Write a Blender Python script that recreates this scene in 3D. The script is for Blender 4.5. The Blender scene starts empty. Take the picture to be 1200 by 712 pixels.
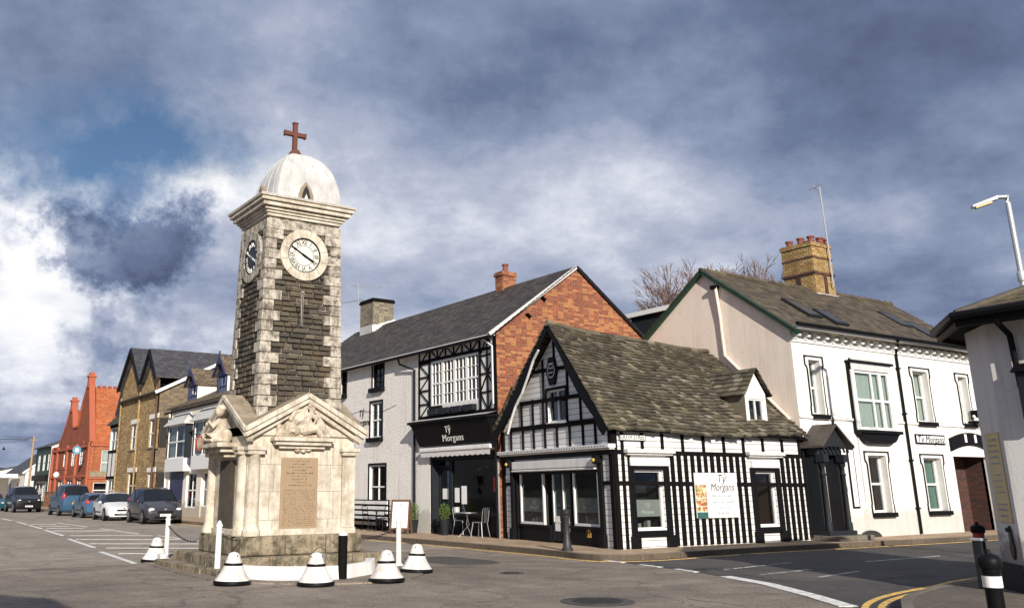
import bpy, math, random
from mathutils import Vector, Matrix
random.seed(7)
R = math.radians
C = bpy.context.scene.collection
V = Vector
# ---------------------------------------------------------------- camera (X runs along South Street, Y along High Street)
F, PX, PY, H = 1050.0, 500.0, 280.0, 1.6
TH = math.atan2(292, 1050); YAW = R(57.4); ROLL = R(0.235)
cf = V((math.cos(YAW)*math.cos(TH), math.sin(YAW)*math.cos(TH), math.sin(TH)))
cr = V((math.sin(YAW), -math.cos(YAW), 0)); cu = cr.cross(cf)
cr, cu = cr*math.cos(ROLL)-cu*math.sin(ROLL), cr*math.sin(ROLL)+cu*math.cos(ROLL)
CAM = V((0, 0, H))
def ray(x, y): return (cf*F + cr*(x-PX) - cu*(y-PY)).normalized()
def gnd(x, y, z=0.0):
    d = ray(x, y); return CAM + d*((z-H)/d.z)
# ---------------------------------------------------------------- mesh builder
class MB:
    def __init__(s): s.v = []; s.f = []
    def add(s, vs, fs):
        n = len(s.v); s.v += [V(p) for p in vs]; s.f += [tuple(i+n for i in f) for f in fs]; return s
    def hexa(s, p):
        return s.add(p, [(3,2,1,0),(4,5,6,7),(0,1,5,4),(1,2,6,5),(2,3,7,6),(3,0,4,7)])
    def box(s, x0, x1, y0, y1, z0, z1):
        return s.hexa([(x0,y0,z0),(x1,y0,z0),(x1,y1,z0),(x0,y1,z0),(x0,y0,z1),(x1,y0,z1),(x1,y1,z1),(x0,y1,z1)])
    def fb(s, fr, s0, s1, z0, z1, o0, o1):
        P = fr.pt
        return s.hexa([P(s0,z0,o1),P(s1,z0,o1),P(s1,z0,o0),P(s0,z0,o0),P(s0,z1,o1),P(s1,z1,o1),P(s1,z1,o0),P(s0,z1,o0)])
    def prism(s, pts, vec):
        n = len(pts); a = [V(p) for p in pts]; b = [p+V(vec) for p in a]
        return s.add(a+b, [tuple(range(n))[::-1], tuple(range(n, 2*n))]+[(i, (i+1) % n, (i+1) % n+n, i+n) for i in range(n)])
    def fp(s, fr, pts, o0, o1):
        return s.prism([fr.pt(a, b, o0) for a, b in pts], fr.N*(o1-o0))
    def beam(s, fr, a, b, w, o0, o1):
        a, b = V((a[0], a[1])), V((b[0], b[1])); d = (b-a).normalized(); n = V((-d.y, d.x))*w/2
        return s.fp(fr, [tuple(a-n), tuple(b-n), tuple(b+n), tuple(a+n)], o0, o1)
    def tube(s, pts, r, n=8, cap=True):
        pts = [V(p) for p in pts]; rs = r if isinstance(r, (list, tuple)) else [r]*len(pts)
        vs = []; fs = []
        for i, p in enumerate(pts):
            d = (pts[min(i+1, len(pts)-1)]-pts[max(i-1, 0)]).normalized()
            a = d.orthogonal().normalized() if abs(d.z) < .9 else d.cross(V((0, 1, 0))).normalized()
            b = d.cross(a)
            if i and abs(d.z) < .9:
                a = (V((0,0,1))-d*d.z).normalized(); b = d.cross(a)
            elif abs(d.z) < .9:
                a = (V((0,0,1))-d*d.z).normalized(); b = d.cross(a)
            vs += [p+(a*math.cos(2*math.pi*k/n)+b*math.sin(2*math.pi*k/n))*rs[i] for k in range(n)]
        for i in range(len(pts)-1):
            fs += [(i*n+k, i*n+(k+1) % n, (i+1)*n+(k+1) % n, (i+1)*n+k) for k in range(n)]
        if cap: fs += [tuple(range(n))[::-1], tuple(range((len(pts)-1)*n, len(pts)*n))]
        return s.add(vs, fs)
    def lathe(s, c, prof, n=24):
        c = V(c); vs = []; fs = []
        for r, z in prof: vs += [c+V((r*math.cos(2*math.pi*k/n), r*math.sin(2*math.pi*k/n), z)) for k in range(n)]
        for i in range(len(prof)-1):
            fs += [(i*n+k, i*n+(k+1) % n, (i+1)*n+(k+1) % n, (i+1)*n+k) for k in range(n)]
        fs += [tuple(range(n))[::-1], tuple(range((len(prof)-1)*n, len(prof)*n))]
        return s.add(vs, fs)
    def disc(s, fr, c, r, o0, o1, n=32, r_in=0):
        a = [(c[0]+r*math.cos(2*math.pi*k/n), c[1]+r*math.sin(2*math.pi*k/n)) for k in range(n)]
        if not r_in: return s.fp(fr, a, o0, o1)
        b = [(c[0]+r_in*math.cos(2*math.pi*k/n), c[1]+r_in*math.sin(2*math.pi*k/n)) for k in range(n)]
        vs = [fr.pt(*p, o1) for p in a]+[fr.pt(*p, o1) for p in b]+[fr.pt(*p, o0) for p in a]+[fr.pt(*p, o0) for p in b]
        fs = []
        for k in range(n):
            j = (k+1) % n
            fs += [(k, j, n+j, n+k), (2*n+k, 2*n+j, j, k), (n+k, n+j, 3*n+j, 3*n+k)]
        return s.add(vs, fs)
    def ball(s, c, r, n=10, m=7):
        c = V(c); r = V(r) if hasattr(r, '__len__') else V((r, r, r)); vs = []; fs = []
        for i in range(m+1):
            t = math.pi*i/m
            for k in range(n):
                a = 2*math.pi*k/n
                vs.append(c+V((r.x*math.sin(t)*math.cos(a), r.y*math.sin(t)*math.sin(a), -r.z*math.cos(t))))
        for i in range(m): fs += [(i*n+k, i*n+(k+1) % n, (i+1)*n+(k+1) % n, (i+1)*n+k) for k in range(n)]
        return s.add(vs, fs)
ROOT = {}
def tag(o, label=None, cat=None, group=None, kind=None):
    if label: o['label'] = label
    if cat: o['category'] = cat
    if group: o['group'] = group
    if kind: o['kind'] = kind
    return o
def thing(name, loc, label, cat, group=None, rz=0):
    o = bpy.data.objects.new(name, None); C.objects.link(o); o.location = loc; o.rotation_euler.z = rz
    o.empty_display_size = .2; ROOT[o.name] = V(loc)
    return tag(o, label, cat, group)
def obj(name, mb, mat, parent=None, smooth=False, loc=None, bevel=0, remesh=0):
    base = ROOT[parent.name] if parent else V(loc or (0, 0, 0))
    me = bpy.data.meshes.new(name); me.from_pydata([tuple(v-base) for v in mb.v], [], mb.f)
    uv = me.uv_layers.new(name='UVMap'); Z = V((0, 0, 1))
    for p in me.polygons:
        n = p.normal
        if abs(n.z) > .999 or n.length < .5: t = V((1, 0, 0)); b = V((0, 1, 0))
        else: t = Z.cross(n).normalized(); b = n.cross(t)
        for li in p.loop_indices:
            w = V(me.vertices[me.loops[li].vertex_index].co)+base
            uv.data[li].uv = (w.dot(t), w.dot(b))
        p.use_smooth = smooth
    me.materials.append(mat)
    o = bpy.data.objects.new(name, me); C.objects.link(o)
    if parent: o.parent = parent; ROOT[o.name] = base
    else: o.location = base; ROOT[o.name] = base
    if remesh:
        m = o.modifiers.new('r', 'REMESH'); m.mode = 'VOXEL'; m.voxel_size = remesh; m.use_smooth_shade = True
        m = o.modifiers.new('s', 'SMOOTH'); m.iterations = 1
    if bevel:
        m = o.modifiers.new('b', 'BEVEL'); m.width = bevel; m.segments = 2; m.limit_method = 'ANGLE'
    if smooth and not remesh:
        try:
            me.set_sharp_from_angle(angle=R(40))
        except Exception: pass
    return o
def struct(name, mb, mat, kind='structure', **k): return tag(obj(name, mb, mat, **k), kind=kind)
def copy_tree(o, parent=None):
    c = o.copy(); C.objects.link(c)
    if parent: c.parent = parent
    ROOT[c.name] = ROOT[o.name]
    for ch in list(o.children): copy_tree(ch, c)
    return c
class Fr:
    def __init__(s, O, N):
        s.O = V((O[0], O[1], 0)); s.N = V((N[0], N[1], 0)).normalized(); s.D = V((0, 0, 1)).cross(s.N)
    def pt(s, a, z, o=0.0): return s.O+s.D*a+V((0, 0, z))+s.N*o
    def px(s, x, y, o=0.0):
        d = ray(x, y); q = s.O+s.N*o-CAM; t = q.dot(s.N)/d.dot(s.N); p = CAM+d*t
        return ((p-s.O).dot(s.D), p.z)
    def rc(s, x0, y0, x1, y1, o=0.0):
        a = s.px(x0, y0, o); b = s.px(x1, y1, o); return (a[0], b[0], b[1], a[1])   # s0,s1,z0,z1
    def sub(s, a, o=0.0):
        p = s.pt(a, 0, o); return Fr((p.x, p.y), (s.N.x, s.N.y))
# ---------------------------------------------------------------- materials
def nt(name):
    m = bpy.data.materials.new(name); m.use_nodes = True; t = m.node_tree
    return m, t, t.nodes['Principled BSDF']
def N(t, k, **kw):
    n = t.nodes.new(k)
    for a, b in kw.items():
        if a in n.inputs: n.inputs[a].default_value = b
        else: setattr(n, a, b)
    return n
def rgb(c): return (*c, 1) if len(c) == 3 else c
def mixc(t, fac, a, b, mode='MIX'):
    m = t.nodes.new('ShaderNodeMix'); m.data_type = 'RGBA'; m.blend_type = mode
    for i, x in ((0, fac), (6, a), (7, b)):
        if hasattr(x, 'links') or hasattr(x, 'is_linked'): t.links.new(x, m.inputs[i])
        else: m.inputs[i].default_value = x if i == 0 else rgb(x)
    return m.outputs[2]
def ramp(t, src, stops):
    r = t.nodes.new('ShaderNodeValToRGB'); e = r.color_ramp.elements
    while len(e) < len(stops): e.new(.5)
    for i, (p, c) in enumerate(stops): e[i].position = p; e[i].color = rgb(c) if hasattr(c, '__len__') else (c, c, c, 1)
    t.links.new(src, r.inputs[0]); return r.outputs[0]
def noise(t, vec, scale, detail=4, rough=.6, out='Fac'):
    n = N(t, 'ShaderNodeTexNoise', Scale=scale, Detail=detail, Roughness=rough); t.links.new(vec, n.inputs['Vector']); return n.outputs[out]
def coord(t, kind='Object'):
    return t.nodes.new('ShaderNodeTexCoord').outputs[kind]
def bumpn(t, b, src, strength, dist=.01, prev=None):
    n = N(t, 'ShaderNodeBump', Strength=strength, Distance=dist); t.links.new(src, n.inputs['Height'])
    if prev: t.links.new(prev, n.inputs['Normal'])
    t.links.new(n.outputs[0], b.inputs['Normal']); return n.outputs[0]
def M(name, c, rough=.7, var=.25, ns=3.0, bs=0.0, bscale=20.0, metal=0.0, dirt=None, dirtamt=.5, dist=.01, spec=None):
    """plain surface: base colour with soft mottling, optional darker blotches and a bump"""
    m, t, b = nt(name); co = coord(t)
    col = mixc(t, noise(t, co, ns, 6), tuple(x*(1-var) for x in c), tuple(min(1, x*(1+var*.6)) for x in c))
    if dirt:
        f = ramp(t, noise(t, co, ns*.45, 8, .7), [(.42, 0.0), (.70, dirtamt)])
        col = mixc(t, f, col, dirt)
    t.links.new(col, b.inputs['Base Color']); b.inputs['Roughness'].default_value = rough; b.inputs['Metallic'].default_value = metal
    if spec is not None: b.inputs['Specular IOR Level'].default_value = spec
    if bs: bumpn(t, b, noise(t, co, bscale, 5), bs, dist)
    return m
def brick(name, c1, c2, mort, bw=.225, bh=.075, ms=.01, rough=.85, bs=.6, var=.3, third=None, offset=.5, dist=.01, dark=None, stain=.5):
    m, t, b = nt(name); uv = coord(t, 'UV'); co = coord(t)
    br = N(t, 'ShaderNodeTexBrick', Scale=1.0); br.offset = offset
    br.inputs['Brick Width'].default_value = bw; br.inputs['Row Height'].default_value = bh; br.inputs['Mortar Size'].default_value = ms
    br.inputs['Mortar Smooth'].default_value = .3
    br.inputs['Color1'].default_value = rgb(c1); br.inputs['Color2'].default_value = rgb(c2); br.inputs['Mortar'].default_value = rgb(mort)
    w = t.nodes.new('ShaderNodeVectorMath'); w.operation = 'MULTIPLY_ADD'
    t.links.new(noise(t, co, 2.5, 2, .5, 'Color'), w.inputs[0]); w.inputs[1].default_value = (.02, .02, 0); t.links.new(uv, w.inputs[2])
    t.links.new(w.outputs[0], br.inputs['Vector'])
    col = br.outputs['Color']
    if third:
        b2 = N(t, 'ShaderNodeTexWhiteNoise'); b2.noise_dimensions = '2D'
        sn = t.nodes.new('ShaderNodeVectorMath'); sn.operation = 'SNAP'; sn.inputs[1].default_value = (bw, bh, 1); t.links.new(uv, sn.inputs[0])
        t.links.new(sn.outputs[0], b2.inputs['Vector'])
        f = ramp(t, b2.outputs['Value'], [(.62, 0.0), (.66, .75)])
        inv = t.nodes.new('ShaderNodeMath'); inv.operation = 'SUBTRACT'; inv.inputs[0].default_value = 1; t.links.new(br.outputs['Fac'], inv.inputs[1])
        mm = t.nodes.new('ShaderNodeMath'); mm.operation = 'MULTIPLY'; t.links.new(f, mm.inputs[0]); t.links.new(inv.outputs[0], mm.inputs[1])
        col = mixc(t, mm.outputs[0], col, third)
    col = mixc(t, var, col, ramp(t, noise(t, co, 9, 6, .7), [(.3, .35), (.7, 1.0)]), 'MULTIPLY')
    if dark:
        col = mixc(t, ramp(t, noise(t, co, .8, 8, .7), [(.45, 0.0), (.7, stain)]), col, dark)
    t.links.new(col, b.inputs['Base Color']); b.inputs['Roughness'].default_value = rough
    iv = t.nodes.new('ShaderNodeMath'); iv.operation = 'SUBTRACT'; iv.inputs[0].default_value = 1; t.links.new(br.outputs['Fac'], iv.inputs[1])
    p = bumpn(t, b, noise(t, co, 45, 5), bs*.5, .006)
    bumpn(t, b, iv.outputs[0], bs, dist, p)
    return m
def tiles(name, cols, moss=None, rough=.75, mossamt=.6, bs=.4):
    """slates or stone tiles modelled one by one: colour picked per tile"""
    m, t, b = nt(name); co = coord(t); g = t.nodes.new('ShaderNodeNewGeometry')
    col = ramp(t, g.outputs['Random Per Island'], [(i/(len(cols)-1), c) for i, c in enumerate(cols)])
    col = mixc(t, .5, col, ramp(t, noise(t, co, 12, 6, .7), [(.3, .4), (.75, 1.3)]), 'MULTIPLY')
    if moss: col = mixc(t, ramp(t, noise(t, co, 1.7, 9, .75), [(.47, 0.0), (.66, mossamt)]), col, moss)
    t.links.new(col, b.inputs['Base Color']); b.inputs['Roughness'].default_value = rough
    bumpn(t, b, noise(t, co, 30, 5), bs, .01); return m
def glassm(name, tint=(.75, .8, .8), refl=.05):
    m, t, b = nt(name); t.nodes.remove(b)
    tr = N(t, 'ShaderNodeBsdfTransparent', Color=rgb(tint)); gl = N(t, 'ShaderNodeBsdfGlossy', Roughness=.02, Color=(.9, .95, 1, 1))
    fr = N(t, 'ShaderNodeFresnel', IOR=1.5); ad = t.nodes.new('ShaderNodeMath'); ad.operation = 'ADD'; ad.use_clamp = True
    ad.inputs[1].default_value = refl; ml = t.nodes.new('ShaderNodeMath'); ml.operation = 'MULTIPLY'; ml.inputs[1].default_value = .7; t.links.new(fr.outputs[0], ml.inputs[0]); t.links.new(ml.outputs[0], ad.inputs[0])
    bp = N(t, 'ShaderNodeBump', Strength=.06, Distance=.05); t.links.new(noise(t, coord(t), 1.5, 1), bp.inputs['Height'])
    t.links.new(bp.outputs[0], gl.inputs['Normal'])
    mx = t.nodes.new('ShaderNodeMixShader'); t.links.new(ad.outputs[0], mx.inputs[0]); t.links.new(tr.outputs[0], mx.inputs[1]); t.links.new(gl.outputs[0], mx.inputs[2])
    t.links.new(mx.outputs[0], t.nodes['Material Output'].inputs[0]); return m
def asphalt(name, c, patch=.25, agg=.35):
    m, t, b = nt(name); co = coord(t)
    big = noise(t, co, .22, 6, .65); mid = noise(t, co, 1.3, 7, .7); fine = noise(t, co, 55, 3, .8)
    col = mixc(t, ramp(t, big, [(.3, 0.0), (.7, 1.0)]), tuple(x*(1-patch) for x in c), tuple(x*(1+patch*.6) for x in c))
    col = mixc(t, .7, col, ramp(t, mid, [(.3, .45), (.72, 1.35)]), 'MULTIPLY')
    col = mixc(t, 1.0, col, ramp(t, fine, [(.32, 1-agg), (.5, 1.0), (.72, 1+agg*1.6)]), 'MULTIPLY')
    col = mixc(t, .8, col, ramp(t, noise(t, co, 17, 5, .8), [(.34, .62), (.52, 1.0), (.70, 1.35)]), 'MULTIPLY')
    st = t.nodes.new('ShaderNodeVectorMath'); st.operation = 'MULTIPLY'; st.inputs[1].default_value = (.9, .05, 1); t.links.new(co, st.inputs[0])
    col = mixc(t, ramp(t, noise(t, st.outputs[0], 1.0, 4, .6), [(.50, 0.0), (.66, .35)]), col, tuple(x*.55 for x in c))
    col = mixc(t, ramp(t, noise(t, co, .75, 5, .75), [(.60, 0.0), (.74, .55)]), col, tuple(x*.35 for x in c))
    # cracks and worn joins
    vo = N(t, 'ShaderNodeTexVoronoi', Scale=.34); vo.feature = 'DISTANCE_TO_EDGE'
    w = t.nodes.new('ShaderNodeVectorMath'); w.operation = 'MULTIPLY_ADD'; t.links.new(noise(t, co, 1.1, 5, .7, 'Color'), w.inputs[0]); w.inputs[1].default_value = (1.2, 1.2, 0); t.links.new(co, w.inputs[2])
    t.links.new(w.outputs[0], vo.inputs['Vector'])
    cr_ = ramp(t, vo.outputs['Distance'], [(.0, .75), (.016, 0.0)])
    col = mixc(t, cr_, col, tuple(x*.35 for x in c))
    t.links.new(col, b.inputs['Base Color']); b.inputs['Roughness'].default_value = .88
    bumpn(t, b, fine, .5, .012); return m
def wornpaint(name, c, under, lo=.42, hi=.6):
    m, t, b = nt(name); co = coord(t)
    f = ramp(t, noise(t, co, 7, 9, .8), [(lo, 1.0), (hi, 0.0)])
    t.links.new(mixc(t, f, under, c), b.inputs['Base Color']); b.inputs['Roughness'].default_value = .7
    bumpn(t, b, noise(t, co, 55, 3), .4, .008); return m
mt = {}
def stonew(name, c, grime, amt, sc=2.2):
    """ashlar with dark weathering blotches, vertical rain streaks and small pits"""
    m, t, b = nt(name); co = coord(t)
    st = t.nodes.new('ShaderNodeVectorMath'); st.operation = 'MULTIPLY'; st.inputs[1].default_value = (7, 7, .8); t.links.new(co, st.inputs[0])
    col = mixc(t, noise(t, co, 1.3, 5), tuple(x*.82 for x in c), tuple(min(1, x*1.08) for x in c))
    col = mixc(t, ramp(t, noise(t, co, sc, 9, .75), [(.44, 0.0), (.62, amt)]), col, grime)
    col = mixc(t, ramp(t, noise(t, st.outputs[0], 1.0, 6, .7), [(.48, 0.0), (.66, amt*.8)]), col, grime)
    col = mixc(t, ramp(t, noise(t, co, 34, 4, .8), [(.56, 0.0), (.68, amt*.7)]), col, grime)
    t.links.new(col, b.inputs['Base Color']); b.inputs['Roughness'].default_value = .88
    bumpn(t, b, noise(t, co, 26, 6, .7), .5, .012); return m
def plaster(name, c, grime, amt=.5, base=.6, bs=.3, bscale=18, dist=.01):
    """painted render: uneven coats, rain streaks, hairline cracks and splash dirt close to the ground"""
    m, t, b = nt(name); g_ = t.nodes.new('ShaderNodeNewGeometry').outputs['Position']
    st = t.nodes.new('ShaderNodeVectorMath'); st.operation = 'MULTIPLY'; st.inputs[1].default_value = (4.5, 4.5, .35); t.links.new(g_, st.inputs[0])
    col = mixc(t, noise(t, g_, 1.1, 6), tuple(x*.86 for x in c), tuple(min(1, x*1.04) for x in c))
    col = mixc(t, ramp(t, noise(t, st.outputs[0], 1.0, 7, .72), [(.50, 0.0), (.74, amt)]), col, grime)
    col = mixc(t, ramp(t, noise(t, g_, 2.2, 10, .78), [(.56, 0.0), (.72, amt*.9)]), col, tuple(x*.8 for x in grime))
    vo = N(t, 'ShaderNodeTexVoronoi', Scale=.7); vo.feature = 'DISTANCE_TO_EDGE'
    w_ = t.nodes.new('ShaderNodeVectorMath'); w_.operation = 'MULTIPLY_ADD'; t.links.new(noise(t, g_, 2.0, 6, .75, 'Color'), w_.inputs[0]); w_.inputs[1].default_value = (.9, .9, .9); t.links.new(g_, w_.inputs[2]); t.links.new(w_.outputs[0], vo.inputs['Vector'])
    col = mixc(t, ramp(t, vo.outputs['Distance'], [(.0, .35*amt), (.008, 0.0)]), col, tuple(x*.5 for x in grime))
    sp = t.nodes.new('ShaderNodeSeparateXYZ'); t.links.new(g_, sp.inputs[0])
    zn = t.nodes.new('ShaderNodeMath'); zn.operation = 'MULTIPLY_ADD'; t.links.new(noise(t, g_, 3.5, 7, .7), zn.inputs[0]); zn.inputs[1].default_value = -1.5; t.links.new(sp.outputs[2], zn.inputs[2])
    col = mixc(t, ramp(t, zn.outputs[0], [(.0, base), (.18, 0.0)]), col, tuple(x*.55 for x in grime))
    t.links.new(col, b.inputs['Base Color']); b.inputs['Roughness'].default_value = .85
    bumpn(t, b, noise(t, g_, bscale, 5), bs, dist); return m
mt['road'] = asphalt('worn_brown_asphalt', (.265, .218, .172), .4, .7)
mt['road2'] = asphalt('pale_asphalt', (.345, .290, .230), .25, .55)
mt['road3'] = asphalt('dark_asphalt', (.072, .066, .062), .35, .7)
mt['road4'] = asphalt('repair_asphalt', (.10, .088, .076), .3, .6)
mt['ground'] = M('dry_grass', (.09, .1, .05), .95, .4, .05)
mt['hill'] = M('winter_woods', (.030, .026, .026), .95, .6, .03, 1, 3)
mt['white_line'] = wornpaint('road_white', (.80, .79, .75), (.22, .19, .16), .50, .66)
mt['old_line'] = wornpaint('worn_road_white', (.5, .49, .46), (.09, .085, .08), .46, .54)
mt['yellow_line'] = wornpaint('road_yellow', (.80, .50, .12), (.10, .09, .08), .48, .64)
mt['paving'] = brick('pavement_slabs', (.58, .41, .26), (.46, .33, .215), (.16, .12, .085), .6, .45, .014, .9, .3, .5, dark=(.14, .105, .075))
mt['kerb'] = brick('kerb_stone', (.22, .19, .15), (.16, .14, .11), (.06, .05, .04), .9, .5, .012, .9, .4, .5)
mt['cobble'] = brick('block_paving', (.20, .16, .12), (.15, .12, .095), (.05, .045, .04), .2, .1, .008, .9, .5, .5, dark=(.06, .05, .045))
mt['white'] = plaster('white_render', (.79, .775, .735), (.40, .35, .28), .5, .38, .3, 14)
mt['stucco'] = plaster('rough_white_stucco', (.92, .875, .815), (.50, .43, .37), .5, .45, 1.0, 18, .05)
mt['beige'] = plaster('beige_render', (.80, .695, .59), (.46, .36, .28), .45, .5, .2, 12)
mt['cream'] = plaster('cream_render', (.84, .78, .68), (.40, .33, .25), .5, .6, .2, 10)
mt['grey_render'] = plaster('greyish_white_render', (.66, .64, .62), (.36, .32, .29), .55, .7, .35, 18)
mt['wpaint'] = M('white_gloss_paint', (.80, .79, .76), .4, .08, 3, .05, 10)
mt['oldwhite'] = plaster('chalky_white_paint', (.80, .79, .77), (.34, .27, .19), .5, .0, .3, 18)
mt['bellwhite'] = stonew('scuffed_white_paint', (.80, .79, .77), (.30, .20, .12), .42, 5)
mt['black'] = M('black_paint', (.007, .007, .008), .5, .4, 4, .15, 20, spec=.12)
mt['blackw'] = M('black_timber', (.008, .007, .007), .75, .4, 6, .4, 25, spec=.07)
mt['slateblue'] = M('dark_slate_paint', (.020, .023, .027), .55, .3, 4, .1, 15, spec=.15)
mt['navy'] = M('navy_paint', (.03, .035, .09), .5, .3, 4)
mt['green'] = M('green_paint', (.008, .045, .024), .5, .3, 4)
mt['purple'] = M('violet_paint', (.15, .05, .25), .5, .3, 4)
mt['boards'] = brick('white_painted_boards', (.82, .81, .79), (.79, .78, .76), (.17, .165, .16), 400, .155, .008, .7, .8, .12, dist=.02, dark=(.5, .47, .42), stain=.35, offset=0)
mt['brick_red'] = brick('orange_red_brick', (.42, .100, .032), (.24, .052, .022), (.30, .22, .15), .235, .085, .011, .85, .7, .6, third=(.62, .25, .075), dark=(.14, .05, .028), stain=.5)
mt['brick_dark'] = brick('dark_red_brick', (.13, .045, .03), (.08, .03, .022), (.06, .045, .04), .23, .08, .009, .9, .7, .5, third=(.05, .03, .03))
mt['brick_yel'] = brick('yellow_brick', (.60, .38, .12), (.42, .24, .08), (.11, .08, .05), .235, .085, .012, .85, .6, .6, third=(.70, .50, .22), dark=(.12, .065, .03), stain=.7)
mt['brick_bright'] = brick('bright_red_brick', (.54, .155, .045), (.42, .105, .03), (.38, .17, .09), .23, .08, .008, .8, .4, .6, third=(.56, .19, .08), dark=(.16, .05, .025))
mt['brick_shaded'] = brick('shaded_red_brick', (.40, .095, .03), (.27, .06, .02), (.25, .10, .06), .23, .08, .008, .85, .4, .5, third=(.38,.10,.04), dark=(.09,.02,.015))  # red brick darkened in colour to stand for shade on the street front
mt['terra'] = M('terracotta', (.40, .10, .045), .7, .3, 4)
mt['terrad'] = M('dark_terracotta', (.30, .06, .03), .75, .35, 4, .3)
mt['pot'] = M('clay_pot', (.24, .07, .045), .8, .3, 8, .3)
mt['ochre'] = brick('ochre_stone', (.50, .33, .14), (.34, .21, .085), (.20, .14, .08), .36, .16, .014, .9, .7, .6, third=(.62, .45, .21), dark=(.13, .08, .04))
mt['rubble'] = brick('grey_brown_rubble', (.20, .15, .10), (.13, .10, .07), (.27, .21, .14), .34, .16, .018, .9, .9, .5, third=(.30, .22, .12), dark=(.08, .06, .05))
mt['rubble_ch'] = brick('chimney_rubble', (.24, .20, .14), (.12, .10, .08), (.30, .26, .19), .26, .11, .016, .9, .9, .5, third=(.34, .30, .2))
mt['slate_far'] = brick('far_slates', (.065, .062, .07), (.045, .045, .05), (.02, .02, .022), .3, .2, .01, .6, .6, .4, third=(.09, .085, .09))
mt['tile_far'] = brick('brown_tiles', (.19, .13, .08), (.12, .085, .06), (.03, .025, .02), .3, .2, .015, .8, .9, .5, third=(.26, .19, .11), dark=(.08, .06, .04))
mt['roof_red'] = brick('orange_roof_tiles', (.58, .155, .045), (.44, .11, .03), (.22, .06, .03), .28, .17, .012, .8, .5, .6, third=(.58, .20, .08), dark=(.20, .07, .03))
mt['slates'] = tiles('slates', [(.030, .027, .025), (.075, .062, .052), (.048, .041, .036), (.115, .092, .072)], (.13, .10, .07), .6, .5)
mt['slates_b'] = tiles('brown_slates', [(.04, .032, .025), (.105, .078, .054), (.065, .05, .038), (.15, .118, .08)], (.15, .13, .06), .7, .5)
mt['stonetiles'] = tiles('stone_tiles', [(.045, .037, .028), (.145, .118, .082), (.070, .056, .040), (.105, .086, .060), (.29, .25, .19), (.055, .045, .034), (.125, .102, .070)], (.14, .135, .055), .85, .45, 1.0)
mt['tower_stone'] = stonew('cream_ashlar', (.68, .62, .51), (.25, .19, .125), .6)
mt['quoin'] = stonew('weathered_quoins', (.56, .505, .42), (.085, .065, .048), .95, 6.5)
mt['blackstone'] = tiles('black_rubble', [(.024, .021, .018), (.085, .072, .055), (.042, .037, .030), (.14, .115, .082)], (.20, .13, .055), .85, .35, 1.0)
mt['plinth'] = stonew('mossy_granite', (.34, .275, .19), (.055, .050, .028), .95, 3.5)
mt['lichen'] = M('lichened_roof_stone', (.34, .28, .20), .95, .3, 7, .6, 40, dirt=(.12, .09, .055), dirtamt=.8)
mt['plaque'] = M('brown_stone_tablet', (.33, .235, .145), .75, .15, 6, .2, 40)
mt['carving'] = stonew('carved_limestone', (.66, .58, .46), (.20, .14, .09), .6, 4)
mt['engrave'] = M('engraved_lettering', (.13, .09, .055), .8, .1)
mt['lead'] = stonew('pale_lead', (.58, .575, .56), (.30, .28, .26), .38, 2.5)
mt['rust'] = M('rusty_copper', (.14, .046, .028), .8, .4, 8, .4, 30)
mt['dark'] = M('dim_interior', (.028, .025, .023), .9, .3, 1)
mt['brownint'] = M('brown_interior', (.12, .055, .03), .8, .3, 2)
mt['glass'] = glassm('window_glass', (.6, .64, .64), .025); mt['glass_sky'] = glassm('reflecting_glass', (.5, .55, .6), .32)
mt['curtain'] = M('pale_curtain', (.62, .68, .60), .9, .25, 5)
mt['curtaing'] = M('green_curtain', (.20, .34, .27), .9, .3, 6)
mt['frost'] = M('frosted_film', (.42, .42, .38), .6, .08)
mt['clockw'] = M('clock_dial', (.72, .68, .58), .5, .06); mt['clockd'] = M('dark_clock_dial', (.02, .02, .03), .5, .2)
mt['silver'] = M('brushed_aluminium', (.6, .6, .6), .35, .1, metal=.9)
mt['galv'] = M('galvanised_steel', (.50, .51, .52), .5, .15, 8, .1, metal=.5)
mt['iron'] = M('cast_iron', (.03, .03, .03), .5, .3, 8, .3, 40)
mt['cable'] = M('black_cable', (.02, .02, .02), .7, .1)
mt['sign'] = M('sign_cream', (.80, .78, .72), .6, .05); mt['signw'] = M('sign_white', (.82, .82, .80), .4, .04)
mt['gold'] = M('gold_panel', (.56, .44, .22), .5, .15, 3); mt['goldtext'] = M('gold_paint', (.55, .36, .08), .5, .1)
mt['ink'] = M('sign_ink', (.05, .05, .05), .7, .1); mt['inkg'] = M('grey_sign_ink', (.36, .36, .35), .7, .1)
mt['leaf'] = M('evergreen_leaves', (.10, .16, .03), .7, .5, 9); mt['bark'] = M('bark', (.11, .075, .06), .95, .4, 6, .5)
mt['twig'] = M('winter_twigs', (.16, .10, .08), .9, .3, 6)
mt['tyre'] = M('tyre_rubber', (.015, .015, .015), .85, .2); mt['rim'] = M('alloy_rim', (.45, .45, .46), .35, .1, metal=.8)
mt['lampred'] = M('red_lens', (.45, .02, .02), .2, .1); mt['lampclr'] = M('clear_lens', (.75, .77, .78), .15, .05)
mt['redband'] = M('red_reflector', (.30, .03, .03), .4, .1); mt['wood'] = M('pale_pole_timber', (.38, .27, .15), .85, .25, 4)
mt['skylight'] = M('skylight_glass', (.05, .048, .045), .35, .1); mt['posterred'] = M('red_print', (.5, .03, .03), .5, .2)
def photo_print(name, cols, sc):
    m, t, b = nt(name); v = N(t, 'ShaderNodeTexVoronoi', Scale=sc); t.links.new(coord(t), v.inputs['Vector']); sp = t.nodes.new('ShaderNodeSeparateColor'); t.links.new(v.outputs['Color'], sp.inputs[0])
    t.links.new(ramp(t, sp.outputs[0], [(i/(len(cols)-1), c) for i, c in enumerate(cols)]), b.inputs['Base Color']); b.inputs['Roughness'].default_value = .5; return m
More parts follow.
